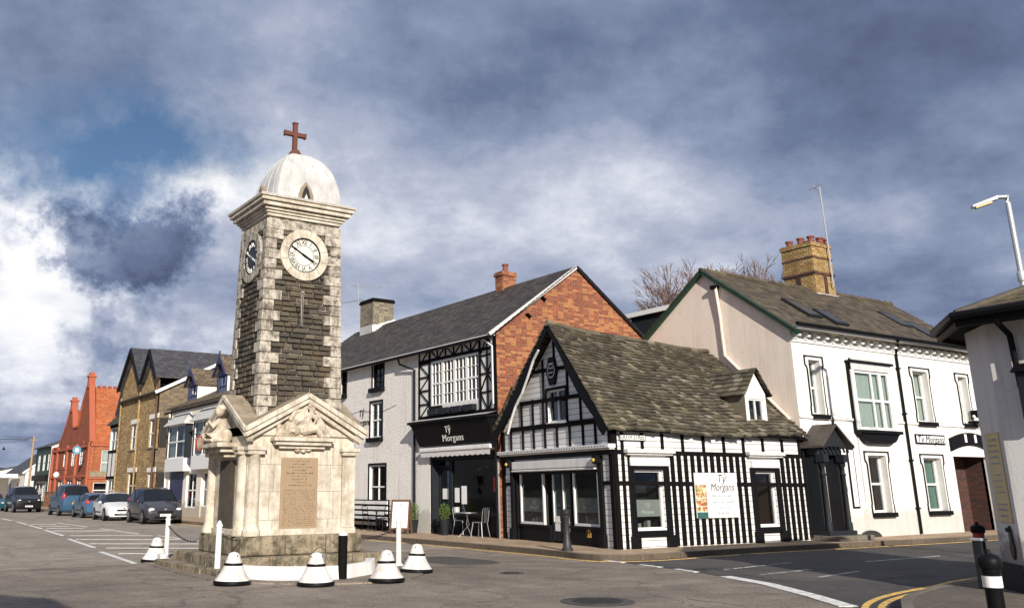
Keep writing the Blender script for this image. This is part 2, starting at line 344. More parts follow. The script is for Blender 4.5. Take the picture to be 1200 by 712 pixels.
mt['postergreen'] = M('dark_teal_print', (.04, .13, .12), .5, .5, 9); mt['posterfood'] = photo_print('food_print', [(.10,.05,.03), (.62,.30,.10), (.75,.62,.42), (.45,.08,.04), (.25,.30,.08), (.70,.55,.35)], 14)
mt['blueprint'] = M('blue_print', (.12, .30, .42), .5, .2)
def carpaint(n, c, metal=.3):
    m = M(n, c, .28, .05, 3, 0, metal=metal); m.node_tree.nodes['Principled BSDF'].inputs['Coat Weight'].default_value = .35; return m
# ---------------------------------------------------------------- building helpers
def wall(mb, fr, top, z0, holes=(), depth=.12, thick=None):
    """outer wall face under the polyline top [(s,z)..] with rectangular holes (s0,s1,z0,z1) and their reveals"""
    xs = sorted(set([round(p[0], 4) for p in top]+[round(h[i], 4) for h in holes for i in (0, 1)]))
    lo, hi = top[0][0], top[-1][0]
    def tz(x):
        for (a, za), (b, zb) in zip(top, top[1:]):
            if a-1e-3 <= x <= b+1e-3: return za+(zb-za)*(x-a)/(b-a) if b > a else za
        return top[-1][1]
    for a, b in zip(xs, xs[1:]):
        if a < lo-1e-3 or b > hi+1e-3 or b-a < 1e-5: continue
        m_ = (a+b)/2; hs = sorted([h for h in holes if h[0] < m_ < h[1]], key=lambda h: h[2]); z = z0
        for h in hs:
            if h[2] > z+1e-4: mb.add([fr.pt(a, z), fr.pt(b, z), fr.pt(b, h[2]), fr.pt(a, h[2])], [(0, 1, 2, 3)])
            z = h[3]
        mb.add([fr.pt(a, z), fr.pt(b, z), fr.pt(b, tz(b)), fr.pt(a, tz(a))], [(0, 1, 2, 3)])
    for s0, s1, a, b in holes:
        P = fr.pt; d = -depth-.06
        mb.add([P(s0,a),P(s1,a),P(s1,b),P(s0,b),P(s0,a,d),P(s1,a,d),P(s1,b,d),P(s0,b,d)], [(0,4,5,1),(1,5,6,2),(2,6,7,3),(3,7,4,0)])
    return mb
def window(root, fr, rc, cols=2, rows=2, fmat='wpaint', depth=.1, fw=.055, mw=.022, mid=True, sill=None, room=.7, curtain=None, glass='glass', surround=None, inner='dark', name='window', coldiv=None, cdepth=.12):
    s0, s1, z0, z1 = rc; o1 = -depth+.02; o0 = -depth-.05
    mb = MB()
    mb.fb(fr, s0, s0+fw, z0, z1, o0, o1).fb(fr, s1-fw, s1, z0, z1, o0, o1).fb(fr, s0+fw, s1-fw, z1-fw, z1, o0, o1).fb(fr, s0+fw, s1-fw, z0, z0+fw*1.2, o0, o1)
    if coldiv:
        for f_ in coldiv:
            x = s0+(s1-s0)*f_; mb.fb(fr, x-mw, x+mw, z0+fw*1.2, z1-fw, o0+.006, o1-.004)
    for i in range(1, cols):
        x = s0+(s1-s0)*i/cols; mb.fb(fr, x-mw/2, x+mw/2, z0+fw*1.2, z1-fw, o0+.01, o1-.01)
    for i in range(1, rows):
        z = z0+(z1-z0)*i/rows; w_ = fw*.55 if (mid and i*2 == rows) else mw/2
        mb.fb(fr, s0+fw, s1-fw, z-w_, z+w_, o0+.012, o1-.006)
    w = obj(name, mb, mt[fmat], root)
    obj('pane', MB().add([fr.pt(s0+fw*.6, z0+fw*.6, o0+.02), fr.pt(s1-fw*.6, z0+fw*.6, o0+.02), fr.pt(s1-fw*.6, z1-fw*.6, o0+.02), fr.pt(s0+fw*.6, z1-fw*.6, o0+.02)], [(0, 1, 2, 3)]), mt[glass], w)
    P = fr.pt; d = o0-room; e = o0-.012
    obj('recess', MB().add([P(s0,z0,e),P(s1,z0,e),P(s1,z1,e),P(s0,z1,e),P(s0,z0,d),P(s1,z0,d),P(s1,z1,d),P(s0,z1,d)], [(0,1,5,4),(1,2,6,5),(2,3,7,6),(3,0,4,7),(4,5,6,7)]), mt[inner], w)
    if curtain:
        cm = MB(); y = o0-cdepth; spans = {'full': [(0, 1)], 'sides': [(0, .3), (.7, 1)], 'left': [(0, .45)], 'half': [(0, 1)]}[curtain[1]]
        zt = z1-.02 if curtain[1] != 'half' else (z0+z1)/2
        for a, b in spans:
            xa, xb = s0+(s1-s0)*a+.01, s0+(s1-s0)*b-.01; n = max(6, int((xb-xa)/.03)); pv = []
            for i in range(n+1):
                x = xa+(xb-xa)*i/n; pv += [P(x, z0+.02, y+.02*math.sin(i*1.9)), P(x, zt, y+.02*math.sin(i*1.9))]
            cm.add(pv, [(2*i, 2*i+2, 2*i+3, 2*i+1) for i in range(n)])
        obj('curtain', cm, mt[curtain[0]], w)
    if sill: obj('sill', MB().fb(fr, s0-sill[1], s1+sill[1], z0-sill[2], z0+.003, -depth+.02, sill[3]), mt[sill[0]], w, bevel=.008)
    if surround:
        k, sw, so = surround
        obj('surround', MB().fb(fr, s0-sw, s0, z0-.02, z1+sw, -.01, so).fb(fr, s1, s1+sw, z0-.02, z1+sw, -.01, so).fb(fr, s0, s1, z1, z1+sw, -.01, so), mt[k], w)
    return w
def tile_roof(mb, A, B, Cc, D, tw, th, t=.02, jit=.012, sag=None, overlap=1.25, ragged=0):
    A, B, Cc, D = map(V, (A, B, Cc, D)); rows = max(2, int(((D-A).length+(Cc-B).length)/2/th)); nrm = (B-A).cross(D-A).normalized()
    def q(u, v):
        p = (A*(1-u)+B*u)*(1-v)+(D*(1-u)+Cc*u)*v
        if sag: p = p+V((0, 0, sag(u, v)))
        return p
    for r in range(rows):
        v0 = r/rows; v1 = min(1.0, (r+overlap)/rows); w = ((q(1, v0)-q(0, v0)).length)
        u = -random.random()*tw/w; 
        while u < 1:
            u1 = u+tw/w*random.uniform(.75, 1.25); a, b = max(0, u), min(1, u1-.004/w)
            u = u1
            if b-a < .002: continue
            h = t*random.uniform(.8, 1.5); j = random.uniform(-jit, jit)/max(.1, (D-A).length)
            va = max(-.01, v0+j)
            p0, p1, p2, p3 = q(a, va), q(b, va+random.uniform(-ragged, ragged)), q(b, v1), q(a, v1)
            k = random.uniform(.7, 1.2)
            mb.add([p0, p1, p2, p3, p0+nrm*(h+t), p1+nrm*(h*k+t), p2+nrm*.004, p3+nrm*.004], [(4,5,6,7),(0,1,5,4),(1,2,6,5),(3,0,4,7)])
    return mb
_tc = {}
def text(fr, s, z, size, body, mat, root, o=.01, shear=0.0, name='lettering', sx=1.0, align='CENTER', depth=.004, vertical=False, spacing=1.0):
    cu_ = bpy.data.curves.new('t', 'FONT'); cu_.body = body; cu_.size = size; cu_.shear = shear; cu_.extrude = depth; cu_.align_x = align; cu_.space_character = spacing; cu_.resolution_u = 3
    to = bpy.data.objects.new('t', cu_); C.objects.link(to)
    me = bpy.data.meshes.new_from_object(to.evaluated_get(bpy.context.evaluated_depsgraph_get()))
    bpy.data.objects.remove(to)
    vs = []
    for v in me.vertices:
        a, b = v.co.x*sx, v.co.y
        vs.append(fr.pt(s+a, z+b, o+v.co.z))
    mb = MB(); mb.v = vs; mb.f = [tuple(p.vertices) for p in me.polygons]
    bpy.data.meshes.remove(me)
    return obj(name, mb, mt[mat], root)
def pipe(root, pts, r=.04, mat='black', name='drainpipe', n=8):
    return obj(name, MB().tube(pts, r, n), mt[mat], root, smooth=True)
def gable_block(mb, x0, x1, y0, y1, ze, zr, axis='x', z0=0):
    """closed house volume with its ridge along axis (walls only)"""
    if axis == 'x':
        ym = (y0+y1)/2; mb.prism([(x0,y0,z0),(x0,y1,z0),(x0,y1,ze),(x0,ym,zr),(x0,y0,ze)][::-1], (x1-x0,0,0))
    else:
        xm = (x0+x1)/2; mb.prism([(x0,y0,z0),(x1,y0,z0),(x1,y0,ze),(xm,y0,zr),(x0,y0,ze)][::-1], (0,y1-y0,0))
def slab(mb, A, B, Cc, D, t=.06):
    A, B, Cc, D = map(V, (A, B, Cc, D)); n = (B-A).cross(D-A).normalized()
    mb.prism([A, B, Cc, D], -n*t)
# ================================================================ SETTING
S_ = struct
struct('ground', MB().add([(-900,-900,-.06),(3000,-900,-.06),(3000,3000,-.06),(-900,3000,-.06)], [(0,1,2,3)]), mt['ground'])
struct('high_street_road', MB().add([(-14,-60,-.004),(18,-60,-.004),(18,21.4,-.004),(-14,21.2,-.004)], [(0,1,2,3)]), mt['road'])
struct('high_street_road_beyond', MB().add([(-14,21.2,0),(18,21.4,0),(18,330,0),(-14,330,0)], [(0,1,2,3)]), mt['road2'])
GW = [(15.19,16.3),(14.93,14.9),(14.6,13.2),(14.24,12.0),(13.73,10.66),(12.87,9.2),(12.15,8.1),(12.05,7.2)]
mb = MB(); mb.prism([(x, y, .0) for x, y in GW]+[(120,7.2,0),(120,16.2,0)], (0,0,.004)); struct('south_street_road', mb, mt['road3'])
def strip(mb, pts, w, z0, z1, side=0):
    """ribbon of constant width along a plan polyline"""
    P = [V((p[0], p[1], 0)) for p in pts]; L = []; Rr = []
    for i, p in enumerate(P):
        d = (P[min(i+1, len(P)-1)]-P[max(i-1, 0)]).normalized(); n = V((-d.y, d.x, 0))
        L.append(p+n*(w/2+side*w/2)); Rr.append(p-n*(w/2-side*w/2))
    for i in range(len(P)-1):
        a, b, c, d = L[i], L[i+1], Rr[i+1], Rr[i]
        if z1 > z0: mb.hexa([(q.x, q.y, z0) for q in (d, c, b, a)]+[(q.x, q.y, z1) for q in (d, c, b, a)])
        else: mb.add([(q.x, q.y, z1) for q in (a, b, c, d)], [(0, 1, 2, 3)])
    return mb
def smoothline(p, n=6):
    out = []; q = [V((a, b)) for a, b in p]
    for i in range(len(q)-1):
        p0, p1, p2, p3 = q[max(i-1, 0)], q[i], q[i+1], q[min(i+2, len(q)-1)]
        for k in range(n):
            t = k/n; out.append(tuple(.5*((2*p1)+(p2-p0)*t+(2*p0-5*p1+4*p2-p3)*t*t+(3*p1-p0-3*p2+p3)*t**3)))
    out.append(tuple(q[-1])); return out
KA = smoothline([(14.6,300),(14.6,80),(14.66,45),(15.0,36),(15.15,28),(15.2,20),(15.12,17.9),(14.95,16.7),(15.2,15.95),(16.2,15.66),(18,15.75),(20.5,15.8),(24,15.62),(35,15.3),(90,15.0)], 5)
mb = MB(); mb.prism([(x, y, -.02) for x, y in KA]+[(90,17.2,-.02),(34.9,17.2,-.02),(24,17.3,-.02),(17.9,17.8,-.02),(18.2,24,-.02),(18.2,300,-.02)], (0,0,.14)); struct('pavement', mb, mt['paving'])
struct('kerb', strip(MB(), KA, .14, -.03, .124, 1), mt['kerb'])
KR = smoothline([(8,-40),(8.2,0),(8.7,3.6),(10.2,6.0),(12.06,7.3),(13.1,7.85),(14.3,8.2),(15.7,8.42),(18.5,8.8),(30,9.2),(90,10.2)], 5)
mb = MB(); mb.prism([(x, y, -.02) for x, y in KR]+[(90,-40,-.02)], (0,0,.13)); struct('corner_pavement', mb, mt['cobble'])
struct('corner_kerb', strip(MB(), KR, .14, -.03, .114, -1), mt['kerb'])
# painted lines
KY = [(x, y) for x, y in KA if x > 15.15 and y < 16]
def offs(P, d):
    out = []; q = [V(p) for p in P]
    for i, p in enumerate(q):
        t = (q[min(i+1, len(q)-1)]-q[max(i-1, 0)]).normalized(); out.append((p.x+t.y*d, p.y-t.x*d))
    return out
struct('yellow_line', strip(MB(), offs([p for p in KA if p[1] < 60 and not (14 < p[1] < 15.2)], .28), .09, 0, .009), mt['yellow_line'])
KRy = [p for p in KR if p[1] > 4 and p[0] < 60]
struct('double_yellow_line', strip(strip(MB(), offs(KRy, -.25), .09, 0, .010), offs(KRy, -.45), .09, 0, .010), mt['yellow_line'])
mb = MB(); strip(mb, [(14.24,11.99),(13.73,10.66),(12.87,9.23),(12.1,8.1)], .26, 0, .009); struct('give_way_line', mb, mt['white_line'])
mb = MB()
for a, b in (((15.15,16.3),(15.0,15.4)),((14.9,14.8),(14.78,14.1)),((14.7,13.6),(14.5,12.9))): strip(mb, [a, b], .12, 0, .010)
struct('worn_junction_dashes', mb, mt['white_line'])
mb = MB(); strip(mb, [(19.46,12.47),(22.49,12.52)], .09, 0, .009); strip(mb, [(14.9,12.9),(18,13.3)], .05, 0, .009); strip(mb, [(15.0,11.8),(16.8,12.0)], .09, 0, .009); strip(mb, [(15.5,10.9),(17.2,11.2)], .08, 0, .009); strip(mb, [(26,12.6),(30,12.65)], .09, 0, .009)
struct('side_road_marks', mb, mt['old_line'])
mb = MB()
for a, b in (((5.98,21.7),(6.3,26.2)),((6.58,28.2),(6.99,33.6)),((7.3,36.2),(7.69,41.6)),((7.82,43.1),(8.06,47.7)),((8.15,48.9),(8.39,53.2)),((8.5,56),(8.6,60)),((8.7,63),(8.8,67)),((8.9,70),(9,74)),((9.1,78),(9.2,82))): strip(mb, [a, b], .13, 0, .005)
for a, b in (((9.9,41.5),(9.93,35.8)),((10.15,34),(10.13,29.3)),((10.1,27.5),(9.9,23.5)),((9.8,50),(9.85,44))): strip(mb, [a, b], .11, 0, .005)
struct('centre_dashes', mb, mt['white_line'])
mb = MB()
for a, b in (((8.09,43.45),(9.4,42.4)),((7.79,40.58),(9.7,39.1)),((7.55,36.02),(9.98,34.1)),((7.15,33.12),(10,31.0)),((6.93,30.27),(10,27.9)),((6.84,27.77),(9.9,25.4)),((6.54,25.18),(9.2,23.1)),((8.3,46.2),(9.4,45.3)),((8.4,49),(9.4,48.2))): strip(mb, [a, b], .16, 0, .005)
struct('hatching', mb, mt['white_line'])
# manhole covers
for c, r in (((9.66,10.5),.36), ((15.13,13.15),.3), ((11.43,14.83),.16)):
    a = .45 if r < .3 else 1
    o = thing('manhole_cover', (c[0], c[1], 0), {.36:'large round iron manhole cover with a worn patched rim in the near road',.3:'manhole cover set in the dark side road beyond the white line',.16:'small dark iron cover in the road before the corner shop'}[r], 'manhole cover', 'iron covers in the road')
    z = .006
    fr = None
    m2 = MB(); m2.lathe((c[0], c[1], 0), [(r*1.5, 0), (r*1.5, z), (r*1.02, z+.001)], 28); obj('tarmac_collar', m2, mt['road3'], o)
    m2 = MB(); m2.lathe((c[0], c[1], 0), [(r, 0), (r, .014), (r*.92, .014), (r*.92, .009), (.01, .009)], 28)
    for i in range(-5, 6):
        w = math.sqrt(max(0, .8-(i/6)**2))*r
        for k in range(-4, 5):
            if abs(k*r*.2) < w-.03: m2.box(c[0]+k*r*.2-.02, c[0]+k*r*.2+.02, c[1]+i*r/6-.013, c[1]+i*r/6+.013, .009, .015)
    obj('iron_lid', m2, mt['iron'], o)
# repaired patches and a worn scar of tar in the roads
def patch(name, pts, mk, z):
    q = smoothline(pts+[pts[0]], 5)[:-1]; rr = random.Random(len(name)); struct(name, MB().prism([(x+rr.uniform(-.03,.03), y+rr.uniform(-.03,.03), z-.003) for x, y in q], (0,0,.003)), mt[mk])
patch('tar_patch', [(14.9,12.3),(16.2,11.9),(17.6,11.0),(17.2,10.2),(15.8,10.1),(14.6,10.9)], 'road4', .008)
patch('tar_patch', [(11.6,17.2),(12.8,17.0),(12.9,19.2),(11.7,19.4)], 'road4', .003)
patch('tar_patch', [(11.0,9.0),(12.1,8.8),(12.2,9.9),(11.1,10.1)], 'road', .003)
for gx, gy, lab in ((15.02,24.2,'rectangular iron gully grate at the kerb before the bistro'),(19.2,15.48,'rectangular iron gully grate at the kerb below the striped cottage wall')):
    t = thing('gully_grate', (gx, gy, 0), lab, 'drain'); obj('frame', MB().box(gx-.2,gx+.2,gy-.2,gy-.17,0,.012).box(gx-.2,gx+.2,gy+.17,gy+.2,0,.012).box(gx-.2,gx-.17,gy-.17,gy+.17,0,.012).box(gx+.17,gx+.2,gy-.17,gy+.17,0,.012), mt['iron'], t)
    mb = MB()
    for k in range(6): mb.box(gx-.17, gx+.17, gy-.155+k*.055, gy-.13+k*.055, 0, .011)
    obj('grating', mb, mt['iron'], t)
# far hill
mb = MB(); hv = []; n = 60
for i in range(n+1):
    a = R(60+60*i/n); r0 = 800
    h = 24+6*math.sin(i*.21+1)+3*math.sin(i*.9)+1.3*math.sin(i*2.3)
    hv += [(r0*math.cos(a), r0*math.sin(a), -1), ((r0+90)*math.cos(a), (r0+90)*math.sin(a), h*.75), ((r0+220)*math.cos(a), (r0+220)*math.sin(a), h), ((r0+500)*math.cos(a), (r0+500)*math.sin(a), -1)]
for i in range(n):
    for k in range(3): mb.f.append((i*4+k, i*4+4+k, i*4+5+k, i*4+1+k))
mb.v = [V(p) for p in hv]; struct('hill', mb, mt['hill'], smooth=True)

# ================================================================ CLOCK TOWER
cx, cy = 8.43, 19.27
T = thing('clock_tower', (cx, cy, 0), 'stone war memorial clock tower with white dome and cross, on the traffic island', 'clock tower')
CX0, CX1, CY0, CY1 = 7.04, 9.82, 18.0, 20.55
mb = MB()
def stones(mb, x0, x1, y0, y1, z0, z1, n, m, gap=.012, jit=.012):
    mb.box(x0+.05, x1-.05, y0+.05, y1-.05, z0, z1-.01)
    for i in range(n):
        a = x0+(x1-x0)*i/n+(.06 if i else 0); b = x0+(x1-x0)*(i+1)/n+(.06 if i < n-1 else 0)
        j = random.uniform(0, jit)
        mb.box(a+gap/2, b-gap/2, y0+j, y0+.35, z0, z1-j*.5); mb.box(a+gap/2, b-gap/2, y1-.35, y1-j, z0, z1-j*.5)
    for i in range(m):
        a = y0+.352+(y1-y0-.704)*i/m; b = y0+.352+(y1-y0-.704)*(i+1)/m; j = random.uniform(0, jit)
        mb.box(x0+j, x0+.35, a+gap/2, b-gap/2, z0, z1-j*.5); mb.box(x1-.35, x1-j, a+gap/2, b-gap/2, z0, z1-j*.5)
    return mb
obj('step', stones(MB(), 6.62, 10.2, 17.55, 20.95, 0, .30, 4, 3), mt['plinth'], T, bevel=.02)
obj('plinth', stones(MB(), CX0, CX1, CY0, CY1, .30, .68, 3, 2, .014, .02), mt['plinth'], T, bevel=.025)
BX0, BX1, BY0, BY1 = 7.18, 9.66, 18.16, 20.38
mb = MB(); mb.box(BX0, BX1, BY0, BY1, .68, 2.9)
mb.box(BX0-.05, BX1+.05, BY0-.05, BY1+.05, .675, .80)
obj('pedestal', mb, mt['tower_stone'], T, bevel=.012)
# joints of the pedestal ashlar
FT = Fr((cx, BY0), (0, -1)); LT = Fr((BX0, (BY0+BY1)/2), (-1, 0)); HFX, HFY = (BX1-BX0)/2, (BY1-BY0)/2
mb = MB()
for fr_, h_ in ((FT, HFX), (LT, HFY)):
    for z in (.98, 1.55, 2.10): mb.fb(fr_, -h_+.04, h_-.04, z, z+.007, -.01, .0015)
    for s_, z0_, z1_ in ((-.66,.80,.98),(.62,.80,.98),(-.75,.987,1.55),(.74,.987,1.55),(-.66,1.557,2.10),(.66,1.557,2.10),(-.74,2.107,2.42),(.72,2.107,2.42)): mb.fb(fr_, s_, s_+.007, z0_, z1_, -.01, .0015)
obj('masonry_joint', mb, mt['engrave'], T)
# attached corner columns, pilasters and caps
for x, y in ((BX0+.14, BY0), (BX0, BY0+.22), (BX1-.14, BY0), (BX0, BY1-.2)):
    w = .15
    mb = MB()
    if x > cx: mb.box(x-.16, x+.15, y-.06, y+.02, .80, 2.36)
    else: mb.lathe((x, y, 0), [(.19, .68), (.19, .76), (.165, .82), (.14, .90), (.135, 1.6), (.125, 2.28), (.14, 2.30)], 16)
    obj('column', mb, mt['tower_stone'], T, smooth=True)
    obj('capital', MB().box(x-.19, x+.19, y-.14, y+.1, 2.30, 2.38).box(x-.22, x+.22, y-.17, y+.12, 2.38, 2.46), mt['tower_stone'], T, bevel=.01)
# pedimented cross-gable roof
ZE, ZA = 2.86, 3.62; OX0, OX1, OY0, OY1 = 7.0, 9.86, 17.93, 20.62
mb = MB()
mb.prism([(OX0+.18, BY0, 2.7), (OX1-.18, BY0, 2.7), (OX1-.18, BY0, ZE), (cx, BY0, ZA-.1), (OX0+.18, BY0, ZE)], (0, BY1-BY0, 0))
mb.prism([(BX0, OY0+.18, 2.7), (BX0, OY0+.18, ZE), (BX0, cy, ZA-.1), (BX0, OY1-.18, ZE), (BX0, OY1-.18, 2.7)], (BX1-BX0, 0, 0))
obj('tympanum', mb, mt['tower_stone'], T)
mb = MB(); t = .13
for ex in (OX0, OX1):
    for ey in (OY0, OY1):
        for far in ((cx, ey), (ex, cy)):
            tri = [(ex, ey, ZE), (far[0], far[1], ZA), (cx, cy, ZA)]
            mb.prism([(p[0], p[1], p[2]-t) for p in tri], (0, 0, t))
obj('pediment_roof', mb, mt['lichen'], T)
mb = MB()
fo = Fr((cx, OY0), (0, -1)); lo_ = Fr((OX0, cy), (-1, 0))
for fr, h in ((fo, (OX1-OX0)/2), (lo_, (OY1-OY0)/2)):
    for s in (-1, 1):
        a0, b0 = (s*h, ZE-.06), (0, ZA-.06)
        mb.beam(fr, a0, b0, .10, -.02, .035); mb.beam(fr, (s*(h-.03), ZE-.17), (0, ZA-.17), .09, -.10, .0)
        mb.beam(fr, (s*(h-.08), ZE-.27), (0, ZA-.28), .08, -.22, -.09)
obj('raking_cornice', mb, mt['tower_stone'], T, bevel=.008)
# inscription tablets with their lettering as cut marks
def tablet(fr, s0, s1, z0, z1, side):
    p = obj('inscribed_tablet', MB().fb(fr, s0, s1, z0, z1, -.05, .022), mt['plaque' if side == 'f' else 'blackstone'], T, bevel=.01)
    if side != 'f': return
    mb = MB(); z = z1-.09; i = 0
    rr = random.Random(3)
    while z > z0+.06:
        big = i < 9; hh = .030 if big else .018; w = (s1-s0)*(rr.uniform(.35, .8) if big else .84); c_ = (s0+s1)/2; x = c_-w/2
        if i == 9: z -= .03
        while x < c_+w/2:
            l = rr.uniform(.012, .03)*(1.3 if big else 1)
            mb.fb(fr, x, x+l*.32, z, z+hh, .0225, .0245)
            if rr.random() < .7: mb.fb(fr, x+l*.34, x+l, z+(hh*.0 if rr.random() < .5 else hh*.7), z+(hh*.3 if rr.random() < .5 else hh), .0225, .0245)
            x += l+(.012 if rr.random() > .2 else .04)
        z -= .062 if big else .040; i += 1
    obj('cut_lettering', mb, mt['engrave'], p)
tablet(FT, 7.93-cx, 8.79-cx, .78, 2.25, 'f')
tablet(LT, -.45, .45, .78, 2.2, 'l')
# shelf, corbel and carved figures
mb = MB(); mb.fb(FT, -.78, .64, 2.58, 2.66, 0, .26).fb(FT, -.72, .58, 2.50, 2.58, 0, .2).fb(FT, -.6, .46, 2.43, 2.50, 0, .12); obj('shelf', mb, mt['tower_stone'], T, bevel=.01)
mb = MB(); mb.fb(LT, -.62, .62, 2.46, 2.56, 0, .5).fb(LT, -.5, .5, 2.36, 2.46, 0, .38).fb(LT, -.36, .36, 2.26, 2.36, 0, .24); obj('shelf', mb, mt['carving'], T, bevel=.02)
def carve(fr, parts, name):
    mb = MB(); rf = random.Random(len(parts))
    for p in list(parts):      # shallow drapery folds laid over the larger masses
        if p[0] == 'b' and p[4][0] > .15:
            for k in range(7):
                u = -1+2*(k+.5)/7; parts.append(('t', [(p[1]+u*p[4][0]*.8-.03, p[2]+p[4][1]*.75*math.sqrt(max(.05, 1-u*u)), p[3]+p[4][2]*.45), (p[1]+u*p[4][0]*.95, p[2], p[3]+p[4][2]*math.sqrt(max(.1, 1-u*u))*1.02), (p[1]+u*p[4][0]*1.05+.03, p[2]-p[4][1]*.8*math.sqrt(max(.05, 1-u*u)), p[3]+p[4][2]*.6)], [.012, .022, .016]))
    for p in parts:
        if p[0] == 'b':
            c = fr.pt(p[1], p[2], p[3]); r = p[4]; D = fr.D; n = fr.N
            rr = V((abs(D.x)*r[0]+abs(n.x)*r[2], abs(D.y)*r[0]+abs(n.y)*r[2], r[1])); mb.ball(c, rr, 14, 10)
        else: mb.tube([fr.pt(*q) for q in p[1]], p[2], 10)
    return obj(name, mb, mt['carving'], T, remesh=.013)
carve(FT, [('b', .12, 3.30, .12, (.085, .105, .09)), ('b', .10, 3.36, .14, (.10, .06, .10)), ('b', -.14, 3.02, .10, (.27, .22, .14)), ('b', -.30, 2.86, .10, (.24, .18, .15)), ('b', -.52, 2.76, .08, (.16, .10, .10)),
    ('t', [(.05,3.2,.12),(.22,3.06,.18),(.10,2.92,.22)], [.065,.055,.045]), ('t', [(.0,3.22,.1),(-.3,3.2,.16),(-.42,3.0,.2)], [.08,.06,.045]),
    ('t', [(-.1,2.82,.14),(.22,2.86,.2),(.36,2.68,.18)], [.13,.10,.07]), ('t', [(.2,3.14,.1),(.34,2.96,.14),(.52,2.72,.12)], [.09,.085,.05]), ('b', .53, 2.71, .13, (.09, .045, .07)),
    ('b', -.62, 2.86, .08, (.06, .12, .06)), ('b', .30, 3.2, .03, (.08, .16, .08)), ('t', [(-.7,2.70,.1),(.6,2.70,.1)], [.05, .05]), ('t', [(-.05,3.12,.2),(-.3,2.95,.24),(-.36,2.76,.22)], [.04,.05,.06])], 'carved_figure')
carve(LT, [('b', .10, 3.24, .30, (.09, .12, .10)), ('b', .10, 3.30, .27, (.11, .09, .11)), ('t', [(.1,3.08,.24),(.06,2.86,.22),(.04,2.70,.28)], [.11,.15,.17]), ('t', [(.1,3.06,.27),(.14,2.9,.45),(.06,3.02,.52)], [.06,.05,.04]), ('t', [(.0,3.05,.27),(-.12,2.92,.42),(.0,2.98,.54)], [.06,.05,.04]),
    ('t', [(.12,2.68,.26),(.14,2.70,.56),(.12,2.62,.30)], [.13,.11,.09]), ('t', [(-.08,2.66,.26),(-.10,2.70,.54),(-.14,2.60,.3)], [.13,.11,.09]), ('b', 0, 2.62, .3, (.36, .07, .26)), ('b', -.28, 2.74, .22, (.12, .18, .12)), ('b', .34, 2.70, .2, (.10, .15, .12)), ('t', [(0,2.6,.3),(0,2.3,.12)], [.2,.1])], 'carved_figure')
mb = MB()
for a in (-.16, -.02, .1): mb.ball(FT.pt(a, 2.40+.02*math.sin(a*20), .05), (.07, .05, .05), 8, 6)
obj('carved_swag', mb, mt['carving'], T, smooth=True)
# tapering shaft
SZ0, SZ1 = 2.7, 7.70
class TFr:
    def __init__(s, n, hs, ho): s.N = V((n[0], n[1], 0)); s.D = V((0, 0, 1)).cross(s.N); s.hs, s.ho = hs, ho
    def k(s, z): return 1-.092*(z-2.8)/5.0
    def pt(s, a, z, o=0.0): return V((cx, cy, 0))+s.D*a*s.k(z)+s.N*(s.ho*s.k(z)+o)+V((0, 0, z))
    def hexa(s, mb, s0, s1, z0, z1, o0, o1, ch=0):
        P = s.pt
        mb.hexa([P(s0+ch,z0+ch,o1),P(s1-ch,z0+ch,o1),P(s1,z0,o0),P(s0,z0,o0),P(s0+ch,z1-ch,o1),P(s1-ch,z1-ch,o1),P(s1,z1,o0),P(s0,z1,o0)])
HX, HY = .99, .85
faces = [TFr((0,-1), HX, HY), TFr((-1,0), HY, HX), TFr((0,1), HX, HY), TFr((1,0), HY, HX)]
mb = MB(); k1 = faces[0].k(SZ1); k0 = faces[0].k(SZ0)
mb.hexa([(cx-HX*k0+.03,cy-HY*k0+.03,SZ0),(cx+HX*k0-.03,cy-HY*k0+.03,SZ0),(cx+HX*k0-.03,cy+HY*k0-.03,SZ0),(cx-HX*k0+.03,cy+HY*k0-.03,SZ0),
         (cx-HX*k1+.03,cy-HY*k1+.03,SZ1),(cx+HX*k1-.03,cy-HY*k1+.03,SZ1),(cx+HX*k1-.03,cy+HY*k1-.03,SZ1),(cx-HX*k1+.03,cy+HY*k1-.03,SZ1)])
mb.box(cx-1.02, cx+1.02, cy-.88, cy+.88, 2.75, 3.05)
shaft = obj('shaft', mb, mt['quoin'], T)
CLZ = 6.80; rows = 20; rh = (SZ1-.12-2.85)/rows
qm = MB(); bm_ = MB(); rr = random.Random(11)
for fi, f in enumerate(faces):
    for r in range(rows):
        z0 = 2.85+r*rh; z1 = z0+rh; lng = (r+fi) % 2 == 0
        top = r == rows-1
        w = (.43 if lng else .245)*(1 if fi % 2 == 0 else .80)+rr.uniform(-.02, .02)
        if r < 1: w = .8
        o = .035+rr.uniform(-.004, .008)
        hs = f.hs
        if top: f.hexa(qm, -hs-.03, hs+.03, z0, z1, -.05, .034, .004); continue
        f.hexa(qm, -hs-o*.98, -hs+w, z0+.004, z1-.004, -.05, o, .004); f.hexa(qm, hs-w, hs+o*.98, z0+.004, z1-.004, -.05, o, .004)
        for h in range(2):
            za = z0+h*rh/2; zb = za+rh/2; x = -hs+w+.004
            while x < hs-w-.01:
                l = rr.uniform(.16, .42); x1 = min(hs-w-.004, x+l)
                if hs-w-x1 < .1: x1 = hs-w-.004
                xm = (x+x1)/2
                if math.hypot(xm*f.k(za), (za+zb)/2-CLZ) > .50: f.hexa(bm_, x+.003, x1-.003, za+.004, zb-.004, -.04, rr.uniform(.0, .045), .014)
                x = x1
obj('quoins', qm, mt['quoin'], T, bevel=.006)
obj('dark_rubble', bm_, mt['blackstone'], T)
f0 = faces[0]; mb = MB(); f0.hexa(mb, -.045, .0, 5.15, 5.95, -.05, .06); sl = obj('slit_window', mb, mt['quoin'], T)
mb = MB(); f0.hexa(mb, -.034, -.011, 5.17, 5.93, -.05, .063); obj('slit_opening', mb, mt['dark'], sl)
